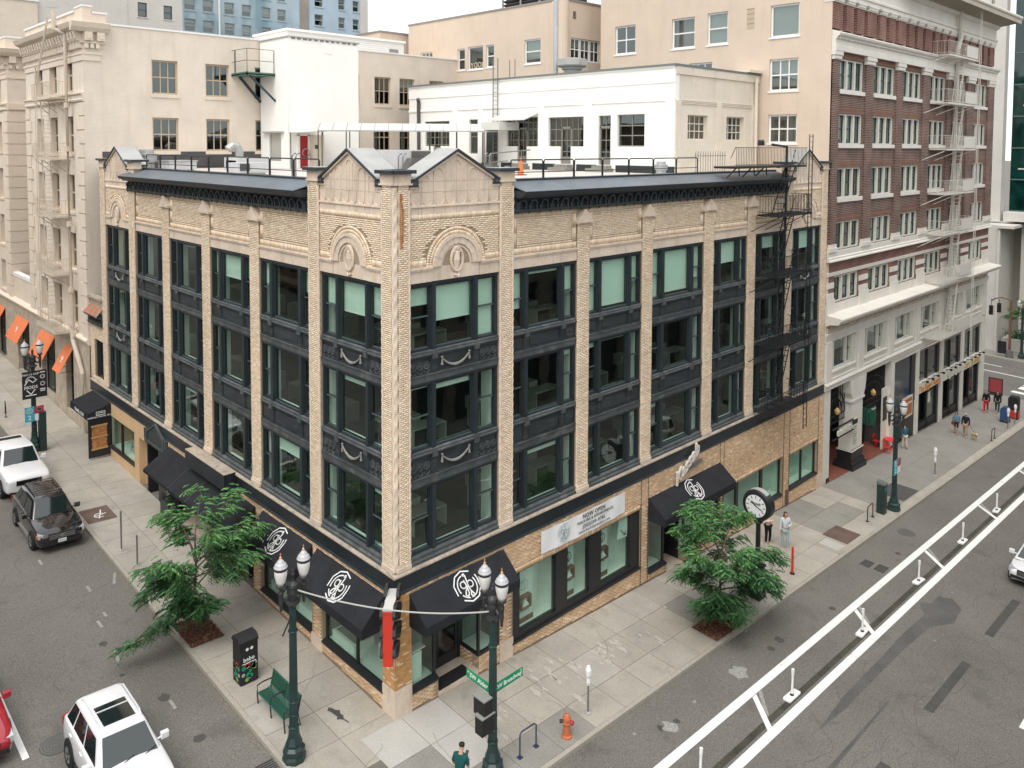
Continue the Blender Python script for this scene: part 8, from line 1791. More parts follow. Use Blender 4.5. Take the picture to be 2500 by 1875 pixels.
for sg in (-1, 1):
    mb = MB(); xq = cx + sg * .262; mb.poly([(xq, cy + a, cc + b) for a, b in circ(0, 0, .47, 30)]); D_ = mb.build('dial', M_white, g)
    M4 = plane_m((cx + sg * .268, cy, cc), (0, sg, 0), (0, 0, 1)); mb = MB()
    strokes(mb, M4, [[(.34 * math.sin(R(30 * h)), .34 * math.cos(R(30 * h))), (.43 * math.sin(R(30 * h)), .43 * math.cos(R(30 * h)))] for h in range(12)], .032, .003); mb.build('numerals', M_ink, D_)
    mb = MB(); strokes(mb, M4, [[(-.05, .03), (.30, -.12)]], .04, .006); strokes(mb, M4, [[(0, 0), (-.18, .14)]], .05, .006); letters(mb, 'Kassab', .17, M4 @ Matrix.Translation((-.02, .12, .004)), shear=.3, bold=True); mb.build('hands', M_ink, D_)
# flexible lane delineators
DEL = None
for k, x in enumerate((5.7, 11.58, 17.63, 23.95, 30.23, 36.2)):
    lab = 'white flexible lane post on a long base between the two white buffer lines'
    if DEL is None:
        DEL = thing('lane_post', lab, 'lane post', (0, 0, 0), 'white lane posts in the buffer strip'); mb = MB(); mb.ext([(-.42, -.11), (-.36, -.15), (.36, -.15), (.42, -.11), (.42, .11), (.36, .15), (-.36, .15), (-.42, .11)], 0, .05, 2); mb.build('base', M_white, DEL); mb = MB(); mb.lathe([(.075, .05), (.05, .11)], n=8); mb.build('socket', M_plast, DEL)
        mb = MB(); mb.lathe([(.042, .09), (.04, .7), (.055, .85), (.055, .98), (0, .99)], n=8); mb.build('flexible_post', M_white, DEL); o = DEL
    else: o = dup(DEL, (0, 0, 0))
    o['label'] = 'white flexible lane post ' + ('cut off by the bottom edge', 'second from the bottom edge', 'beside the wide end of the dark oil streak', 'nearest the pair of drain grates', 'abreast of the green parking kiosk', 'farthest up the street, near the right edge')[k]
    o.location = (x, -7.66, rz(x, -7.66) + .004); o.rotation_euler = (0, .0485, .06 * ((k * 7) % 3 - 1))
# parking kiosk, mailbox, bins, board, cafe table
kz = gz(29.88, -3.66); g = thing('parking_kiosk', 'dark green parking pay kiosk beside the Broadway lamp', 'kiosk', (29.88, -3.7, kz)); mb = MB(); mb.box(29.68, 30.05, -3.92, -3.5, kz, kz + 1.62); mb.build('body', M_lampgreen, g); mb = MB(); mb.ext([(-3.94, kz + 1.62), (-3.48, kz + 1.62), (-3.48, kz + 1.78), (-3.94, kz + 1.68)], 29.66, 30.07, 0); mb.build('cap', M_post, g); mb = MB(); strokes(mb, plane_m((29.86, -3.925, kz + 1.38), (1, 0, 0), (0, 0, 1)), [arc(0, 0, .09, 0, 360, 12)], .03); letters(mb, 'P', .14, plane_m((29.86, -3.925, kz + 1.38), (1, 0, 0), (0, 0, 1)), bold=True); mb.build('print', M_teal, g)
mz = gz(55.5, -3.17); g = thing('mailbox', 'blue street mailbox beyond the couple with the dog', 'mailbox', (55.4, -3.2, mz)); mb = MB(); mb.ext([(-3.5, mz + .2), (-2.95, mz + .2), (-2.95, mz + 1.0), (-3.02, mz + 1.15), (-3.2, mz + 1.23), (-3.4, mz + 1.18), (-3.5, mz + 1.0)], 55.1, 55.75, 0); mb.build('body', mat('mailbox_blue', (.03, .07, .17), .4), g)
for x, y in ((55.13, -3.47), (55.72, -3.47), (55.13, -2.98), (55.72, -2.98)): mb = MB(); mb.box(x - .03, x + .03, y - .03, y + .03, mz, mz + .2); mb.build('leg', M_plast, g)
mz = gz(57.3, -3.3); g = thing('litter_bin', 'black litter bin with an orange red front beside the blue mailbox', 'bin', (57.3, -3.4, mz)); mb = MB(); mb.box(57.0, 57.6, -3.7, -3.0, mz, mz + 1.55); mb.build('body', M_plast, g); mb = MB(); mb.ext([(-3.72, mz + 1.55), (-2.98, mz + 1.55), (-3.1, mz + 1.75), (-3.6, mz + 1.75)], 56.98, 57.62, 0); mb.build('lid', M_plast, g); mb = MB(); mb.box(57.02, 57.5, -3.72, -3.70, mz + .1, mz + .7); mb.box(56.98, 57.0, -3.6, -3.1, mz + .1, mz + .7); mb.build('front_panel', M_red, g)
mz = gz(65.2, .1); g = thing('pavement_board', 'red and black advertising board on the pavement at the far street corner', 'board', (64.0, -.4, mz)); mb = MB(); mb.box(63.4, 64.0, -.9, .1, mz, mz + .12); mb.build('base', M_plast, g); mb = MB(); mb.box(63.66, 63.74, -.95, .15, mz + .2, mz + 1.55); mb.build('frame', M_plast, g); mb = MB(); mb.box(63.64, 63.66, -.87, .07, mz + .3, mz + 1.47); mb.build('poster', mat('crimson_poster', (.32, .05, .06), .6), g)
mz = gz(40.6, -.2); M_rc = mat('bright_red_cafe_paint', (.70, .035, .03), .4); g = thing('cafe_table', 'bright red folding cafe table beside the porch', 'table', (40.75, -.1, mz)); mb = MB(); mb.lathe([(.42, .72), (.43, .75), (0, .755)], (40.75, -.1, mz), 16); mb.build('top', M_rc, g)
for sg in (-1, 1): mb = MB(); mb.bar((40.75 - .25 * sg, -.3, mz), (40.75 + .25 * sg, -.3, mz + .72), .03); mb.bar((40.75 - .25 * sg, .1, mz), (40.75 + .25 * sg, .1, mz + .72), .03); mb.build('leg', M_rc, g)
for x, y, n in ((39.9, -.2, 'left'), (40.6, .75, 'wall side')):
    g = thing('cafe_chair', f'bright red folding chair on the {n} of the cafe table', 'chair', (x, y, mz), 'red folding cafe chairs'); mb = MB(); mb.box(x - .2, x + .2, y - .2, y + .2, mz + .44, mz + .46); mb.build('seat', M_rc, g)
    mb = MB(); e = (x - .22 if n == 'left' else x); f_ = (y if n == 'left' else y + .22)
    for zz in (.70, .85): (mb.box(e - .015, e + .015, y - .2, y + .2, mz + zz - .04, mz + zz + .03) if n == 'left' else mb.box(x - .2, x + .2, f_ - .015, f_ + .015, mz + zz - .04, mz + zz + .03))
    mb.build('backrest', M_rc, g)
    for sg in (-1, 1): mb = MB(); (mb.bar((e, y + .19 * sg, mz + .9), (x + .2, y + .19 * sg, mz), .025), mb.bar((x - .2, y + .19 * sg, mz), (x + .2, y + .19 * sg, mz + .45), .025)) if n == 'left' else (mb.bar((x + .19 * sg, f_, mz + .9), (x + .19 * sg, y - .2, mz), .025), mb.bar((x + .19 * sg, y + .2, mz), (x + .19 * sg, y - .2, mz + .45), .025)); mb.build('leg', M_rc, g)
# traffic signals across the cross street
tz = gz(82.26, 3.14); g = thing('traffic_light', 'rust brown mast with an arched arm and two hanging signals across the cross street', 'traffic light', (82.26, 3.14, tz)); M_mast = mat('rust_brown_mast', (.17, .09, .055), .6)
mb = MB(); mb.lathe([(.42, 0), (.34, .75), (.12, .8)], (82.26, 3.14, tz), 10); mb.build('base', M_castiron, g); mb = MB(); mb.lathe([(.13, .7), (.12, 6.15)], (82.26, 3.14, tz), 10); mb.build('mast', M_mast, g); mb = MB(); mb.tube([(82.26, 3.14, 2.2), (82.26, 3.5, 2.38), (82.26, 4.1, 2.45), (82.26, 4.7, 2.25), (82.26, 5.02, 1.95)], .06, 6); mb.build('arm', M_mast, g)
for y, z in ((4.98, 1.0), (4.22, 1.35)): mb = MB(); mb.box(82.0, 82.3, y - .17, y + .17, z - .5, z + .5); H_ = mb.build('signal_head', M_plast, g); mb = MB(); [mb.tube([(81.8, y, z + d), (82.0, y, z + d)], .13, 8) for d in (-.32, 0, .32)]; mb.bar((82.2, y, z + .5), (82.26, y, 2.25), .04); mb.build('visors', M_plast, H_)
mb = MB(); mb.box(82.0, 82.12, 3.4, 4.2, -3.5, -2.2); mb.build('control_box', M_plast, g)
# string of faraway things on the kerb at the very left : a parked scooter
sz = rz(-4.9, 31.5); g = thing('parked_scooter', 'dark motor scooter parked at the left edge behind the pickup', 'scooter', (-4.9, 31.8, sz))
for y in (31.2, 32.4): mb = MB(); mb.lathe([(.12, -.06), (.24, -.06), (.25, 0), (.24, .06), (.12, .06)], n=14); mb.v = [(-4.9 + z_, y + x_, sz + .25 + y_) for x_, y_, z_ in mb.v]; mb.build('wheel', M_tire, g)
mb = MB(); mb.tube([(-4.9, 32.5, sz + .5), (-4.9, 32.1, sz + .72), (-4.9, 31.8, sz + .62), (-4.9, 31.55, sz + .4), (-4.9, 31.3, sz + .55), (-4.9, 31.25, sz + .98)], [.12, .17, .14, .09, .11, .05], 8); mb.build('body', mat('teal_scooter_paint', (.04, .13, .13), .3), g); mb = MB(); mb.bar((-5.2, 31.25, sz + 1.0), (-4.6, 31.25, sz + 1.0), .03); mb.lathe([(0, 0), (.06, .02), (.05, .1), (0, .12)], (-4.62, 31.3, sz + 1.05), 8); mb.build('handlebar', M_plast, g)

# ------------------------------------------------------------------ street trees
def tree(label, x, y, limbs, seed, nf, group='small feathery street trees'):
    z = gz(x, y); g = thing('street_tree', label, 'tree', (x, y, z), group); rt = random.Random(seed); mb = MB()
    mb.tube([(x, y, z - .05), (x + .02, y, z + .8), (x - .02, y + .03, z + 1.8), (x + .03, y, z + 2.7), (x, y, z + 3.6)], [.075, .06, .052, .042, .03], 8)
    tips = []
    for (az, r_, h0, h1) in limbs:
        dx, dy = math.cos(R(az)), math.sin(R(az)); pts = []
        for t in np.linspace(0, 1, 6): pts.append((x + dx * r_ * t + .05 * math.sin(5 * t + az), y + dy * r_ * t, z + h0 + (h1 - h0) * (t * 1.5 - .5 * t * t) - .10 * r_ * t ** 3))
        mb.tube(pts, [.032 * (1 - .75 * t) for t in np.linspace(0, 1, 6)], 5)
        for k in range(7):
            t = rt.uniform(.28, 1.02); i = min(int(t * 5), 4); p = Vector(pts[i]).lerp(Vector(pts[i + 1]), min(t * 5 - i, 1.0)); a = R(az) + rt.choice((-1, 1)) * rt.uniform(.3, 1.3); l = rt.uniform(.25, .6)
            e = p + Vector((math.cos(a) * l, math.sin(a) * l, rt.uniform(-.08, .28))); mb.tube([tuple(p), tuple(p.lerp(e, .5) + Vector((0, 0, .05))), tuple(e)], [.012, .009, .004], 4); tips.append((p, e))
        tips.append((Vector(pts[3]), Vector(pts[5])))
    mb.build('trunk', M_bark, g)
    lf = MB()
    for i in range(nf):
        p, e = rt.choice(tips); b = p.lerp(e, rt.uniform(.1, 1.15)) + Vector((rt.gauss(0, .10), rt.gauss(0, .10), rt.gauss(0, .08)))
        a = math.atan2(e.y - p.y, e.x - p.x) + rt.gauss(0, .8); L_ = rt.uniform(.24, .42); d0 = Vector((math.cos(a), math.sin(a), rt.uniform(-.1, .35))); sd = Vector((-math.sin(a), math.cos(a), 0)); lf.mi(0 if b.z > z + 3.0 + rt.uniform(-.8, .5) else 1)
        for k in range(6):
            t = (k + .6) / 6; c = b + d0 * (L_ * t) + Vector((0, 0, -.30 * L_ * 2 * t * t)); ll = L_ * .34 * (1 - .45 * abs(t - .45)); fw_ = d0 * .032
            for sg in (-1, 1):
                o = c + sd * (sg * ll) + d0 * (ll * .45) + Vector((0, 0, -ll * .55)); lf.add([tuple(c - fw_), tuple(c.lerp(o, .55) - fw_ * .9), tuple(o), tuple(c.lerp(o, .5) + fw_)], [(0, 1, 2, 3)])
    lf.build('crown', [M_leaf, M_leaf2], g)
tree('small feathery green street tree in the mulch square on Alder', -2.88, 8.45, [(150, 1.5, 1.6, 2.2), (200, 2.3, 1.3, 1.15), (225, 1.7, 1.5, 1.7), (170, 2.0, 1.9, 3.1), (215, 1.5, 2.2, 3.3), (260, 1.5, 1.5, 1.7), (300, 1.5, 2.0, 2.6), (345, 1.9, 2.3, 3.5), (20, 1.9, 2.6, 4.5), (60, 1.5, 2.8, 4.7), (100, 1.4, 2.6, 4.1), (330, 2.3, 2.5, 4.0), (310, 1.9, 2.7, 3.1), (240, 1.0, 1.2, 1.3), (280, 1.1, 2.8, 4.1), (10, 1.2, 1.6, 2.2), (130, 1.0, 3.0, 4.4), (180, 1.7, 1.8, 2.2), (240, 1.4, 1.9, 2.5)], 11, 2200)
tree('small feathery green street tree in the mulch square on Broadway beside the post clock', 13.3, -3.75, [(150, 1.7, 1.7, 2.5), (175, 2.0, 2.1, 3.5), (200, 1.9, 1.5, 2.2), (120, 1.7, 2.3, 3.9), (90, 1.2, 2.6, 4.6), (60, 1.2, 2.4, 4.2), (20, 1.5, 1.9, 3.0), (345, 1.9, 1.6, 2.2), (310, 1.9, 1.4, 1.8), (280, 1.7, 1.8, 2.6), (240, 1.5, 1.3, 1.5), (220, 1.6, 2.2, 3.2), (0, 1.1, 2.9, 4.4), (130, 1.2, 2.9, 4.7), (260, 1.2, 2.5, 3.5), (330, 2.1, 2.1, 2.9), (190, 1.1, 1.1, 1.2), (300, 1.5, 1.7, 2.1), (220, 1.3, 1.3, 1.6)], 23, 2700)
g0 = tree('leafy young tree by the lamp across the cross street', 84.6, 1.2, [(100, 2.6, 3.0, 4.6), (140, 2.8, 3.2, 5.6), (60, 2.2, 3.4, 6.2), (200, 2.4, 3.2, 5.2), (260, 2.4, 3.0, 5.0), (320, 2.4, 3.2, 5.6), (20, 2.2, 3.4, 6.0)], 5, 700, None)

# ------------------------------------------------------------------ vehicles (local frame: front towards -y)
TILT = Matrix.Rotation(.0485, 4, 'Y') @ Matrix.Rotation(.0364, 4, 'X')
def loft(st, L, W, prof):
    mb = MB(); n = len(prof(*st[0][1:])) 
    vs = []
    for s in st:
        y = -L / 2 + L * s[0]; vs += [(W / 2 * a, y, z) for a, z in prof(*s[1:])]
    fs = [(i * n + k, i * n + k + 1, (i + 1) * n + k + 1, (i + 1) * n + k) for i in range(len(st) - 1) for k in range(n - 1)]
    fs += [tuple(range(n))[::-1], tuple(range((len(st) - 1) * n, len(st) * n))]
    return mb.add(vs, fs)
def bevel(o, w_, n=3):
    m = o.modifiers.new('round', 'BEVEL'); m.width = w_; m.segments = n; m.limit_method = 'ANGLE'; m.angle_limit = R(25); return o
def car(name, label, paint, L, W, H, belt, st, gh, loc, rot, wheels, extras=None, cat='car', sunroof=False, rails=None, pick=None, wr=.36):
    g = thing(name, label, cat, (0, 0, 0))
    def prof(w_, zl, zs, zt):
        h = [(w_ * .86, zl), (w_ * .97, zl + .06), (w_ * 1.0, zl + (zs - zl) * .45), (w_ * .985, zs - .05), (w_ * .93, zs), (w_ * .80, zt - .02), (w_ * .45, zt + .015), (0, zt + .025)]
        return [(-a, z) for a, z in h] + [(a, z) for a, z in h[::-1][1:]]
    b = loft(st, L, W, prof).build('body', paint, g, smooth=True); m = b.modifiers.new('soften', 'SUBSURF'); m.levels = 1; m.render_levels = 2
    # cabin : frustum between belt and roof
    (yb0, yb1, yt0, yt1, wb_, wt_) = gh; zb, zr = belt - .06, H - .05; hb, ht = wb_ / 2, wt_ / 2
    q = [(-hb, yb0, zb), (hb, yb0, zb), (hb, yb1, zb), (-hb, yb1, zb), (-ht, yt0, zr), (ht, yt0, zr), (ht, yt1, zr), (-ht, yt1, zr)]
    ym = (yt0 + yt1) / 2
    mb = MB(); mb.add(q + [(-ht * .8, yt0 + .25, H), (ht * .8, yt0 + .25, H), (ht * .8, yt1 - .2, H), (-ht * .8, yt1 - .2, H)], [(0, 1, 5, 4), (1, 2, 6, 5), (2, 3, 7, 6), (3, 0, 4, 7), (4, 5, 9, 8), (5, 6, 10, 9), (6, 7, 11, 10), (7, 4, 8, 11), (8, 9, 10, 11)])
    bevel(mb.build('cabin', paint, g, smooth=True), .11, 4)
    def pane(nm, ia, ib, ic, id_, u0, u1, v0, v1, off=.012):
        A, B_, C_, D_ = (Vector(q[i]) for i in (ia, ib, ic, id_)); P = lambda u, v: A.lerp(B_, u).lerp(D_.lerp(C_, u), v); n_ = (B_ - A).cross(D_ - A).normalized() * off
        if n_.dot(P(.5, .5) - Vector((0, (yb0 + yb1) / 2, zb))) < 0: n_ = -n_
        mb = MB(); N = 5; vs = [tuple(P(u0 + (u1 - u0) * i / N, v0 + (v1 - v0) * j / 2) + n_) for j in range(3) for i in range(N + 1)]
        mb.add(vs, [(j * (N + 1) + i, j * (N + 1) + i + 1, (j + 1) * (N + 1) + i + 1, (j + 1) * (N + 1) + i) for j in range(2) for i in range(N)]); return mb.build(nm, M_carglass, g)
    pane('windscreen', 0, 1, 5, 4, .06, .94, .10, .93); pane('rear_window', 2, 3, 7, 6, .08, .92, .2, .9)
    for sd in ((1, 2, 6, 5), (0, 3, 7, 4)):
        cuts = (.10, .42, .45, .74, .77, .95) if not pick else (.08, .48, .51, .93)
        for a, c in zip(cuts[0::2], cuts[1::2]): pane('side_window', *sd, a, c, .14, .86)
    for sx in (-1, 1):
        for yw in wheels:
            wx = sx * (W / 2 - .11)
            mb = MB(); mb.lathe([(wr * 1.16, -.13), (wr * 1.16, .125)], n=20); mb.v = [(wx + z_, yw + x_, wr + .02 + y_) for x_, y_, z_ in mb.v]; mb.build('wheel_arch', M_plast, g)
            mb = MB(); mb.lathe([(wr * .62, -.11), (wr * .95, -.11), (wr, -.07), (wr, .08), (wr * .95, .125), (wr * .62, .13)], n=20, cap=False); mb.v = [(wx + sx * (z_ + .015), yw + x_, wr + y_) for x_, y_, z_ in mb.v]; T_ = mb.build('tyre', M_tire, g)
            mb = MB(); mb.lathe([(.0, .10), (.06, .115), (.065, .10)], n=10); mb.lathe([(wr * .55, .09), (wr * .64, .13), (wr * .66, .12)], n=20, cap=False)
            for k in range(5): c, s_ = math.cos(1.2566 * k + .3), math.sin(1.2566 * k + .3); mb.tube([(.05 * c, .05 * s_, .105), (wr * .6 * c, wr * .6 * s_, .115)], .035, 4)
            mb.v = [(wx + sx * (z_ + .015), yw + x_, wr + y_) for x_, y_, z_ in mb.v]; mb.build('rim', M_rim, T_)
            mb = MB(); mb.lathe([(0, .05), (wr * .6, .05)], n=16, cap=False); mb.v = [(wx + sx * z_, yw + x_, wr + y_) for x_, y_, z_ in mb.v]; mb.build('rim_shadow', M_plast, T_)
        ym_ = yb0 + .42; mb = MB(); mb.tube([(sx * hb * .98, ym_, belt + .02), (sx * (hb + .16), ym_, belt + .06)], .03, 5); mb.box(*sorted((sx * (hb + .08), sx * (hb + .30))), ym_ - .07, ym_ + .07, belt - .02, belt + .17); bevel(mb.build('door_mirror', paint, g), .03, 2)
        for yh in ((yb0 + (yb1 - yb0) * .40), (yb0 + (yb1 - yb0) * .70)): mb = MB(); mb.box(*sorted((sx * (W / 2 - .03), sx * (W / 2 + .012))), yh, yh + .2, belt - .16, belt - .12); mb.build('door_handle', paint, g)
        mb = MB(); mb.ext([(-L / 2 + .10, belt - .40), (-L / 2 + .42, belt - .30), (-L / 2 + .48, belt - .18), (-L / 2 + .12, belt - .24)], *sorted((sx * (W / 2 * .55), sx * (W / 2 * .93))), 0); mb.build('headlight', M_light, g)
        mb = MB(); mb.box(*sorted((sx * (W / 2 * .84), sx * (W / 2 * .955))), -L / 2 + .22, -L / 2 + .42, belt - .40, belt - .30); mb.build('indicator', M_amber, g)
        mb = MB(); mb.box(*sorted((sx * W / 2 * .72, sx * W / 2 * .94)), L / 2 - .12, L / 2 - .02, belt - .35, belt - .08); mb.build('tail_light', M_taill, g)
        mb = MB(); mb.box(*sorted((sx * (W / 2 - .10), sx * (W / 2 + .01))), wheels[0] + wr + .12, wheels[1] - wr - .12, .26, .36); mb.build('sill', M_plast if paint is not M_carblk else M_chrome, g)
    mb = MB(); mb.box(-W * .27, W * .27, -L / 2 - .01, -L / 2 + .12, belt - .47, belt - .24); G_ = mb.build('grille', M_plast, g)
    mb = MB()
    for zz in (belt - .43, belt - .36, belt - .29): mb.box(-W * .26, W * .26, -L / 2 - .03, -L / 2, zz - .018, zz + .018)
    mb.box(-.07, .07, -L / 2 - .035, -L / 2, belt - .40, belt - .30); mb.build('chrome_bars', M_chrome, G_)
    mb = MB(); mb.box(-W * .40, W * .40, -L / 2 - .03, -L / 2 + .1, .36, .50); mb.build('bumper_intake', M_plast, g)
    mb = MB(); mb.box(-.16, .16, -L / 2 - .05, -L / 2 - .03, .44, .58); mb.mi(1).box(-.13, .13, -L / 2 - .053, -L / 2 - .05, .48, .54); mb.build('number_plate', [M_white, M_inkb], g)
    mb = MB()
    for x_ in (-.45, .15): mb.bar((x_, yb0 - .02, belt - .02), (x_ + .55, yb0 + .12, belt + .10), .018)
    mb.build('wipers', M_plast, g)
    if sunroof: mb = MB(); mb.box(-ht * .68, ht * .68, yt0 + .25, yt1 - .85, H + .0, H + .016); bevel(mb.build('sunroof', M_carglass, g), .01, 1); mb = MB(); mb.bar((-ht * .68, ym - .1, H + .02), (ht * .68, ym - .1, H + .02), .03); mb.build('sunroof_bar', paint, g)
    if rails:
        for sx in (-1, 1): mb = MB(); mb.tube([(sx * ht * .88, yt0 + .2, H - .02), (sx * ht * .88, yt0 + .35, H + .06), (sx * ht * .88, yt1 - .35, H + .06), (sx * ht * .88, yt1 - .2, H - .02)], .022, 5); mb.build('roof_rail', rails, g)
    if rails is M_plast:
        for k in range(6): y_ = yt0 + .4 + k * (yt1 - yt0 - .7) / 5; mb = MB(); mb.bar((-ht * .88, y_, H + .10), (ht * .88, y_, H + .10), .03); mb.build('rack_bar', M_chrome, g)
    if pick:
        mb = MB(); mb.box(-W / 2 + .1, W / 2 - .1, pick, L / 2 - .1, belt + .0, belt + .05); mb.build('bed_cover', M_plast, g)
        for sx in (-1, 1): mb = MB(); mb.box(*sorted((sx * (W / 2 - .13), sx * (W / 2 - .03))), pick - .05, L / 2 - .02, belt - .3, belt + .07); bevel(mb.build('bed_side', paint, g), .03, 2)
        mb = MB(); mb.box(-W / 2 + .03, W / 2 - .03, L / 2 - .12, L / 2, belt - .3, belt + .07); mb.build('tailgate', paint, g)
    x, y = loc; z = rz(x, y) + .002; M4 = Matrix.Translation((x, y, z)) @ TILT @ Matrix.Rotation(rot, 4, 'Z'); g.location = M4.translation; g.rotation_euler = M4.to_euler(); return g
SUV = [(0, .74, .40, .70, .74), (.015, .86, .30, .78, .84), (.06, .96, .25, .90, .96), (.13, 1, .24, .97, 1.02), (.24, 1, .24, 1.02, 1.08), (.32, 1, .24, 1.05, 1.09), (.6, 1, .24, 1.08, 1.1), (.88, 1, .26, 1.10, 1.12), (.96, .97, .32, 1.08, 1.10), (1, .88, .42, .96, 1.0)]
car('black_suv', 'black sport utility car with a roof rack parked on Alder', M_carblk, 4.75, 1.94, 1.70, 1.08, SUV, (-1.05, 2.22, -.30, 1.75, 1.74, 1.28), (-4.95, 20.02), 0, (-1.45, 1.32), rails=M_plast)
PK = [(0, .80, .50, .95, 1.0), (.012, .92, .42, 1.05, 1.10), (.04, .99, .38, 1.14, 1.20), (.12, 1, .36, 1.18, 1.25), (.24, 1, .36, 1.20, 1.28), (.30, 1, .36, 1.22, 1.27), (.6, 1, .36, 1.24, 1.26), (.9, 1, .40, 1.24, 1.26), (1, .97, .5, 1.22, 1.25)]
car('white_pickup', 'white pickup truck with a dark bed cover parked behind the black SUV', M_carwht, 5.85, 2.02, 1.96, 1.26, PK, (-1.35, 1.0, -.62, .75, 1.82, 1.40), (-4.78, 26.75), 0, (-1.95, 1.75), cat='truck', pick=1.05, wr=.40)
car('white_suv', 'white sport utility car with a large glass sunroof at the bottom edge', M_carwht, 4.55, 1.86, 1.67, 1.06, SUV, (-1.0, 2.12, -.22, 1.82, 1.70, 1.26), (-7.32, 3.25), 0, (-1.35, 1.30), sunroof=True, rails=M_carwht)
SED = [(0, .74, .34, .60, .64), (.015, .86, .24, .68, .74), (.06, .96, .20, .78, .83), (.14, 1, .19, .85, .90), (.27, 1, .19, .91, .97), (.33, 1, .19, .93, .98), (.6, 1, .19, .96, .99), (.84, 1, .21, .98, 1.02), (.95, .96, .28, .96, 1.0), (1, .86, .36, .84, .9)]
car('red_car', 'red car cut off by the left edge of the street', M_carred, 4.5, 1.84, 1.50, .97, SED, (-.98, 1.95, -.15, 1.25, 1.62, 1.2), (-10.22, 7.95), 0, (-1.35, 1.30), wr=.33)
car('white_car', 'white minivan entering at the right edge of Broadway', M_carwht, 4.8, 1.86, 1.66, 1.0, SED, (-1.55, 2.2, -.45, 1.95, 1.70, 1.30), (29.7, -11.25), -PI / 2, (-1.5, 1.35), wr=.34)

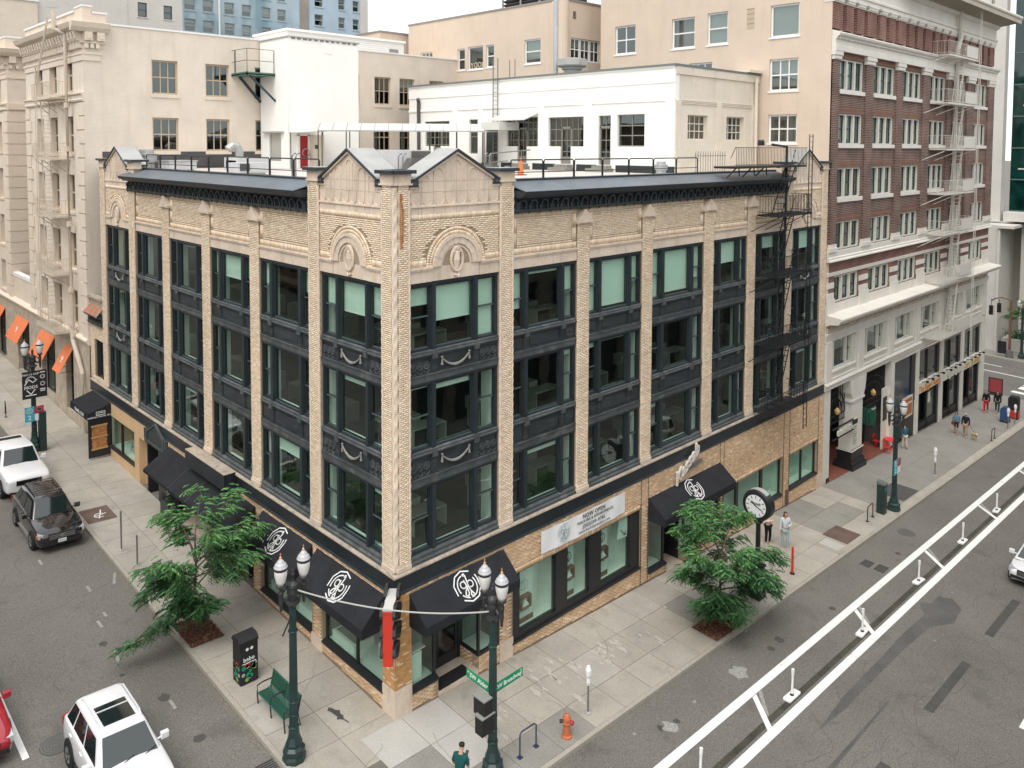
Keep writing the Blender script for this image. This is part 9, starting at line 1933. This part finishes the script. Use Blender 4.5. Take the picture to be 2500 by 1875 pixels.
# ------------------------------------------------------------------ people
def skin(name, V, E, Rd, m, parent=None, lv=1, root=0):
    me = bpy.data.meshes.new('tmp'); me.from_pydata([tuple(map(float, v)) for v in V], E, []); o = bpy.data.objects.new('tmp', me); COL.objects.link(o)
    o.modifiers.new('s', 'SKIN'); sv = me.skin_vertices[0].data
    for i, r_ in enumerate(Rd): sv[i].radius = (r_, r_) if not isinstance(r_, tuple) else r_; sv[i].use_root = (i == root)
    o.modifiers.new('u', 'SUBSURF').levels = lv
    dg = bpy.context.evaluated_depsgraph_get(); nm = bpy.data.meshes.new_from_object(o.evaluated_get(dg)); bpy.data.objects.remove(o); bpy.data.meshes.remove(me)
    nm.name = name; nm.materials.clear(); nm.materials.append(m); nm.polygons.foreach_set('use_smooth', [True] * len(nm.polygons)); return link(name, nm, parent)
def person(label, x, y, face, h, shirt, trouser, shoe, hair, arms, legs=(0, 0), longhair=False, cap=None, short_sleeve=False, shorts=False, lean=0.0, zf=gz, nod=.03):
    """arms: two (elbow, wrist) offsets from the shoulder in body axes (x right, y forward, z up); legs: forward swing of each foot"""
    g = thing('person', label, 'person', (x, y, zf(x, y))); k = h / 1.75
    S = lambda p: (p[0] * k, p[1] * k, p[2] * k)
    J = {'pel': (0, 0, .95), 'wai': (0, lean * .3, 1.10), 'che': (0, lean * .7, 1.32), 'nek': (0, lean, 1.48), 'nk2': (0, lean + .02, 1.53), 'hd1': (0, lean + nod, 1.60), 'hd2': (0, lean + nod + .01, 1.68), 'hd3': (0, lean + nod, 1.735)}
    for s, sg in (('l', -1), ('r', 1)):
        e, w_ = arms[0 if s == 'l' else 1]; f_ = legs[0 if s == 'l' else 1]
        J['sh' + s] = (sg * .175, lean, 1.425); J['el' + s] = (sg * .175 + e[0], lean + e[1], 1.425 + e[2]); J['wr' + s] = (sg * .175 + w_[0], lean + w_[1], 1.425 + w_[2])
        d = Vector(J['wr' + s]) - Vector(J['el' + s]); d.normalize(); J['pa' + s] = tuple(Vector(J['wr' + s]) + d * .07)
        J['hp' + s] = (sg * .09, 0, .90); J['kn' + s] = (sg * .10, f_ * .55 + .03, .50); J['an' + s] = (sg * .10, f_ - .02, .085 + max(0, -f_) * .25); J['he' + s] = (sg * .10, f_ - .06, .04 + max(0, -f_) * .3); J['to' + s] = (sg * .115, f_ + .15, .035 + max(0, -f_) * .1)
    rad = dict(pel=.125, wai=.115, che=.135, nek=.062, nk2=.055, hd1=.078, hd2=.092, hd3=.070, sh=.062, el=.043, wr=.030, pa=.030, hp=.085, kn=.056, an=.038, he=.036, to=.030)
    def part(name, keys, edges, m, grow=1.0, add=0.0, over=None, lv=1):
        V = [S(J[a]) for a in keys]; ix = {a: i for i, a in enumerate(keys)}; Rd = [((over or {}).get(a, rad[a if a in rad else a[:2]]) * grow + add) * k for a in keys]; return skin(name, V, [(ix[a], ix[b]) for a, b in edges], Rd, m, g, lv)
    keys = list(J); ed = [('pel', 'wai'), ('wai', 'che'), ('che', 'nek'), ('nek', 'nk2'), ('nk2', 'hd1'), ('hd1', 'hd2'), ('hd2', 'hd3')]
    for s in 'lr': ed += [('che', 'sh' + s), ('sh' + s, 'el' + s), ('el' + s, 'wr' + s), ('wr' + s, 'pa' + s), ('pel', 'hp' + s), ('hp' + s, 'kn' + s), ('kn' + s, 'an' + s), ('an' + s, 'he' + s), ('an' + s, 'to' + s)]
    J['nose'] = (0, lean + nod + .115, 1.655); keys = list(J); ed.append(('hd2', 'nose')); rad['no'] = .016; rad['nose'] = .016
    for s in 'lr':                                                   # four fingers and a thumb on each hand
        pa, wr_ = Vector(J['pa' + s]), Vector(J['wr' + s]); d = (pa - wr_).normalized(); sd = d.cross(Vector((0, 0, 1))); sd = sd.normalized() if sd.length > .1 else Vector((1, 0, 0))
        for i, (o, l) in enumerate(((-.028, .055), (-.010, .066), (.009, .06), (.026, .045), (.035, .035))):
            a = pa + sd * o if i < 4 else pa + sd * .03 - d * .045; J[f'f{i}a{s}'] = tuple(a + d * l * .5 + (sd * .025 if i == 4 else Vector((0, 0, 0)))); J[f'f{i}b{s}'] = tuple(a + d * l + Vector((0, .006, -.014)) + (sd * .035 if i == 4 else Vector((0, 0, 0))))
            rad[f'f{i}a{s}'[:2]] = .0095; ed += [('pa' + s, f'f{i}a{s}'), (f'f{i}a{s}', f'f{i}b{s}')]
    keys = list(J); part('body', keys, ed, M_skin)
    sk = ['pel', 'wai', 'che', 'nek', 'shl', 'shr', 'ell', 'elr'] + ([] if short_sleeve else ['wrl', 'wrr']); J['pel_'] = J['pel']
    se = [('pel', 'wai'), ('wai', 'che'), ('che', 'nek')] + [p for s in 'lr' for p in ([('che', 'sh' + s), ('sh' + s, 'el' + s)] + ([] if short_sleeve else [('el' + s, 'wr' + s)]))]
    if short_sleeve:
        for s in 'lr': J['el' + s] = tuple(Vector(J['sh' + s]).lerp(Vector(J['el' + s]), .85))
    part('shirt', sk, se, shirt, 1.0, .016, {'pel': .135, 'nek': .066, 'el': .05})
    for s in 'lr': J['an' + s] = tuple(Vector(J['kn' + s]).lerp(Vector(J['an' + s]), .0 if shorts else .92))
    tk = ['pel'] + [a + s for s in 'lr' for a in ('hp', 'kn', 'an')] if not shorts else ['pel'] + [a + s for s in 'lr' for a in ('hp', 'kn')]
    part('trousers', tk, [e for s in 'lr' for e in ([('pel', 'hp' + s), ('hp' + s, 'kn' + s)] + ([] if shorts else [('kn' + s, 'an' + s)]))], trouser, 1.0, .014, {'pel': .118})
    for s in 'lr': skin('shoe', [S(J['he' + s]), S(tuple(Vector(J['he' + s]).lerp(Vector(J['to' + s]), .5))), S(J['to' + s])], [(0, 1), (1, 2)], [.047 * k, .045 * k, .038 * k], shoe, g)
    hv = [(0, lean + nod - .025, 1.63), (0, lean + nod - .012, 1.70), (0, lean + nod, 1.752)]; hr = [.086, .102, .070]
    if longhair: hv = [(0, lean - .06, 1.44), (0, lean - .05, 1.54)] + hv; hr = [.085, .095, .100, .108, .074]
    skin('hair', [S(v) for v in hv], [(i, i + 1) for i in range(len(hv) - 1)], [r_ * k for r_ in hr], hair, g)
    if cap: skin('cap', [S((0, lean + nod, 1.715)), S((0, lean + nod, 1.77))], [(0, 1)], [.108 * k, .07 * k], cap, g); mb = MB(); mb.box(-.07 * k, .07 * k, (lean + nod + .08) * k, (lean + nod + .19) * k, 1.695 * k, 1.71 * k); mb.build('cap_peak', cap, None).parent = g
    g.rotation_euler = (0, 0, face); return g
cl = lambda n, c: mat(n, c, .85, spec=.2, grain=.12, gscale=30)
DN = (((-.05, -.02, -.28), (-.04, .06, -.53)), ((.05, .03, -.28), (.05, .10, -.53)))
PH = (((-.06, .0, -.28), (.06, .24, -.32)), ((.06, .0, -.28), (-.06, .24, -.30)))
FOLD = (((-.05, .02, -.26), (.16, .17, -.22)), ((.05, .02, -.26), (-.16, .19, -.20)))
g = person('man in a dark teal T-shirt looking down at his phone by the corner lamp', -.58, -3.88, -1.15, 1.78, cl('dark_teal_cotton', (.012, .075, .075)), cl('black_denim', (.012, .012, .015)), cl('dark_shoe', (.02, .02, .02)), M_hair, PH, (.05, -.05), short_sleeve=True, lean=.05, nod=.085)
ph = box1('mobile_phone', 'dark mobile phone held by the man in the teal T-shirt', 'phone', (-.045, .045, -.008, .008, -.08, .08), M_black); ph.rotation_euler = (-.9, 0, -1.15); a = -1.15; fx, fy = -.005 * 1, .40
ph.location = (-.58 + fx * math.cos(a) - fy * math.sin(a), -3.88 + fx * math.sin(a) + fy * math.cos(a), gz(-.6, -3.9) + 1.16)
person('woman in a pale grey jacket and light jeans standing on the pavement', 21.45, -2.36, 2.3, 1.86, cl('pale_grey_jacket', (.55, .58, .60)), cl('light_jeans', (.33, .44, .46)), cl('white_shoe', (.75, .75, .75)), M_hairb, (((-.08, .02, -.26), (.08, .18, -.28)), DN[1]), (.03, -.04), longhair=True)
person('person in a cream sweater and black trousers with folded arms behind the clock', 21.2, -1.60, 2.6, 1.80, cl('cream_sweater', (.62, .53, .43)), cl('black_trousers', (.012, .012, .014)), cl('white_shoe', (.75, .75, .75)), M_hair, FOLD)
person('woman in a denim jacket and dark dress walking beside the man with the dog', 48.7, -1.78, 1.75, 1.66, cl('denim_blue', (.12, .22, .30)), cl('dark_dress', (.02, .022, .035)), cl('dark_shoe', (.02, .02, .02)), M_hair, DN, (.16, -.2), longhair=True, shorts=True)
mb = MB(); mb.box(48.35, 48.6, -1.75, -1.55, gz(48.5, -1.6) + .72, gz(48.5, -1.6) + .95); settle(tag(mb.build('shoulder_bag', mat('brown_leather', (.12, .045, .03), .6)), 'small brown bag carried by the woman in the denim jacket', 'bag'))
person('man in a dark navy top and khaki trousers walking a small dog', 48.5, -2.45, 1.75, 1.78, cl('dark_navy_knit', (.014, .018, .035)), cl('khaki_cotton', (.34, .26, .17)), cl('dark_shoe', (.02, .02, .02)), M_hairb, DN, (.18, -.18), cap=cl('pale_cap', (.55, .52, .46)))
person('man in a black top and bright red trousers walking near the street corner', 56.9, -1.5, 1.75, 1.80, cl('black_knit', (.012, .012, .014)), cl('bright_red_trousers', (.40, .015, .03)), cl('dark_shoe', (.02, .02, .02)), M_hair, DN, (-.15, .18))
person('man in a black top and dark teal trousers walking near the blue mailbox', 57.5, -2.15, 1.75, 1.78, cl('black_knit', (.012, .012, .014)), cl('dark_teal_trousers', (.025, .06, .065)), cl('white_shoe', (.75, .75, .75)), M_hair, DN, (.18, -.16))
person('person in pale trousers half hidden behind the Broadway street lamp', 41.9, -.62, -.6, 1.70, cl('teal_blue_top', (.03, .13, .19)), cl('cream_trousers', (.55, .50, .42)), cl('tan_shoe', (.35, .27, .2)), M_hairb, DN, (.1, -.12))
# the small dog
dz = gz(48.45, -3.05); g = thing('dog', 'small cream curly dog on a lead beside the man in khaki trousers', 'dog', (48.45, -3.05, dz)); V = [(0, .16, .38), (0, 0, .37), (0, -.18, .36), (0, .27, .50), (0, .36, .53), (0, .45, .50), (0, -.30, .47)]; Rr = [.125, .10, .105, .07, .085, .045, .03]; Ee = [(0, 1), (1, 2), (0, 3), (3, 4), (4, 5), (2, 6)]
for yy, ki, b in ((.17, .02, 0), (-.18, -.05, 2)):
    for sx in (-1, 1):
        n = len(V); V += [(sx * .075, yy, .28), (sx * .08, yy + (.02 if b == 0 else .05), .20), (sx * .08, yy + ki, .11), (sx * .08, yy, .03), (sx * .08, yy + .05, .025)]; Rr += [.055, .042, .028, .026, .025]; Ee += [(b, n), (n, n + 1), (n + 1, n + 2), (n + 2, n + 3), (n + 3, n + 4)]
for sx in (-1, 1): n = len(V); V += [(sx * .085, .33, .55), (sx * .10, .32, .46)]; Rr += [.035, .03]; Ee += [(4, n), (n, n + 1)]
skin('body', V, Ee, Rr, mat('cream_dog_coat', (.55, .40, .24), .95, grain=.3, gscale=40), g); g.rotation_euler = (0, 0, 2.2)
mb = MB(); mb.tube(sag((48.55, -2.7, dz + .95), (48.3, -3.2, dz + .5), .06, 8), .012, 4); settle(tag(mb.build('dog_lead', M_black), 'dark lead running from the man to the small dog', 'lead'))
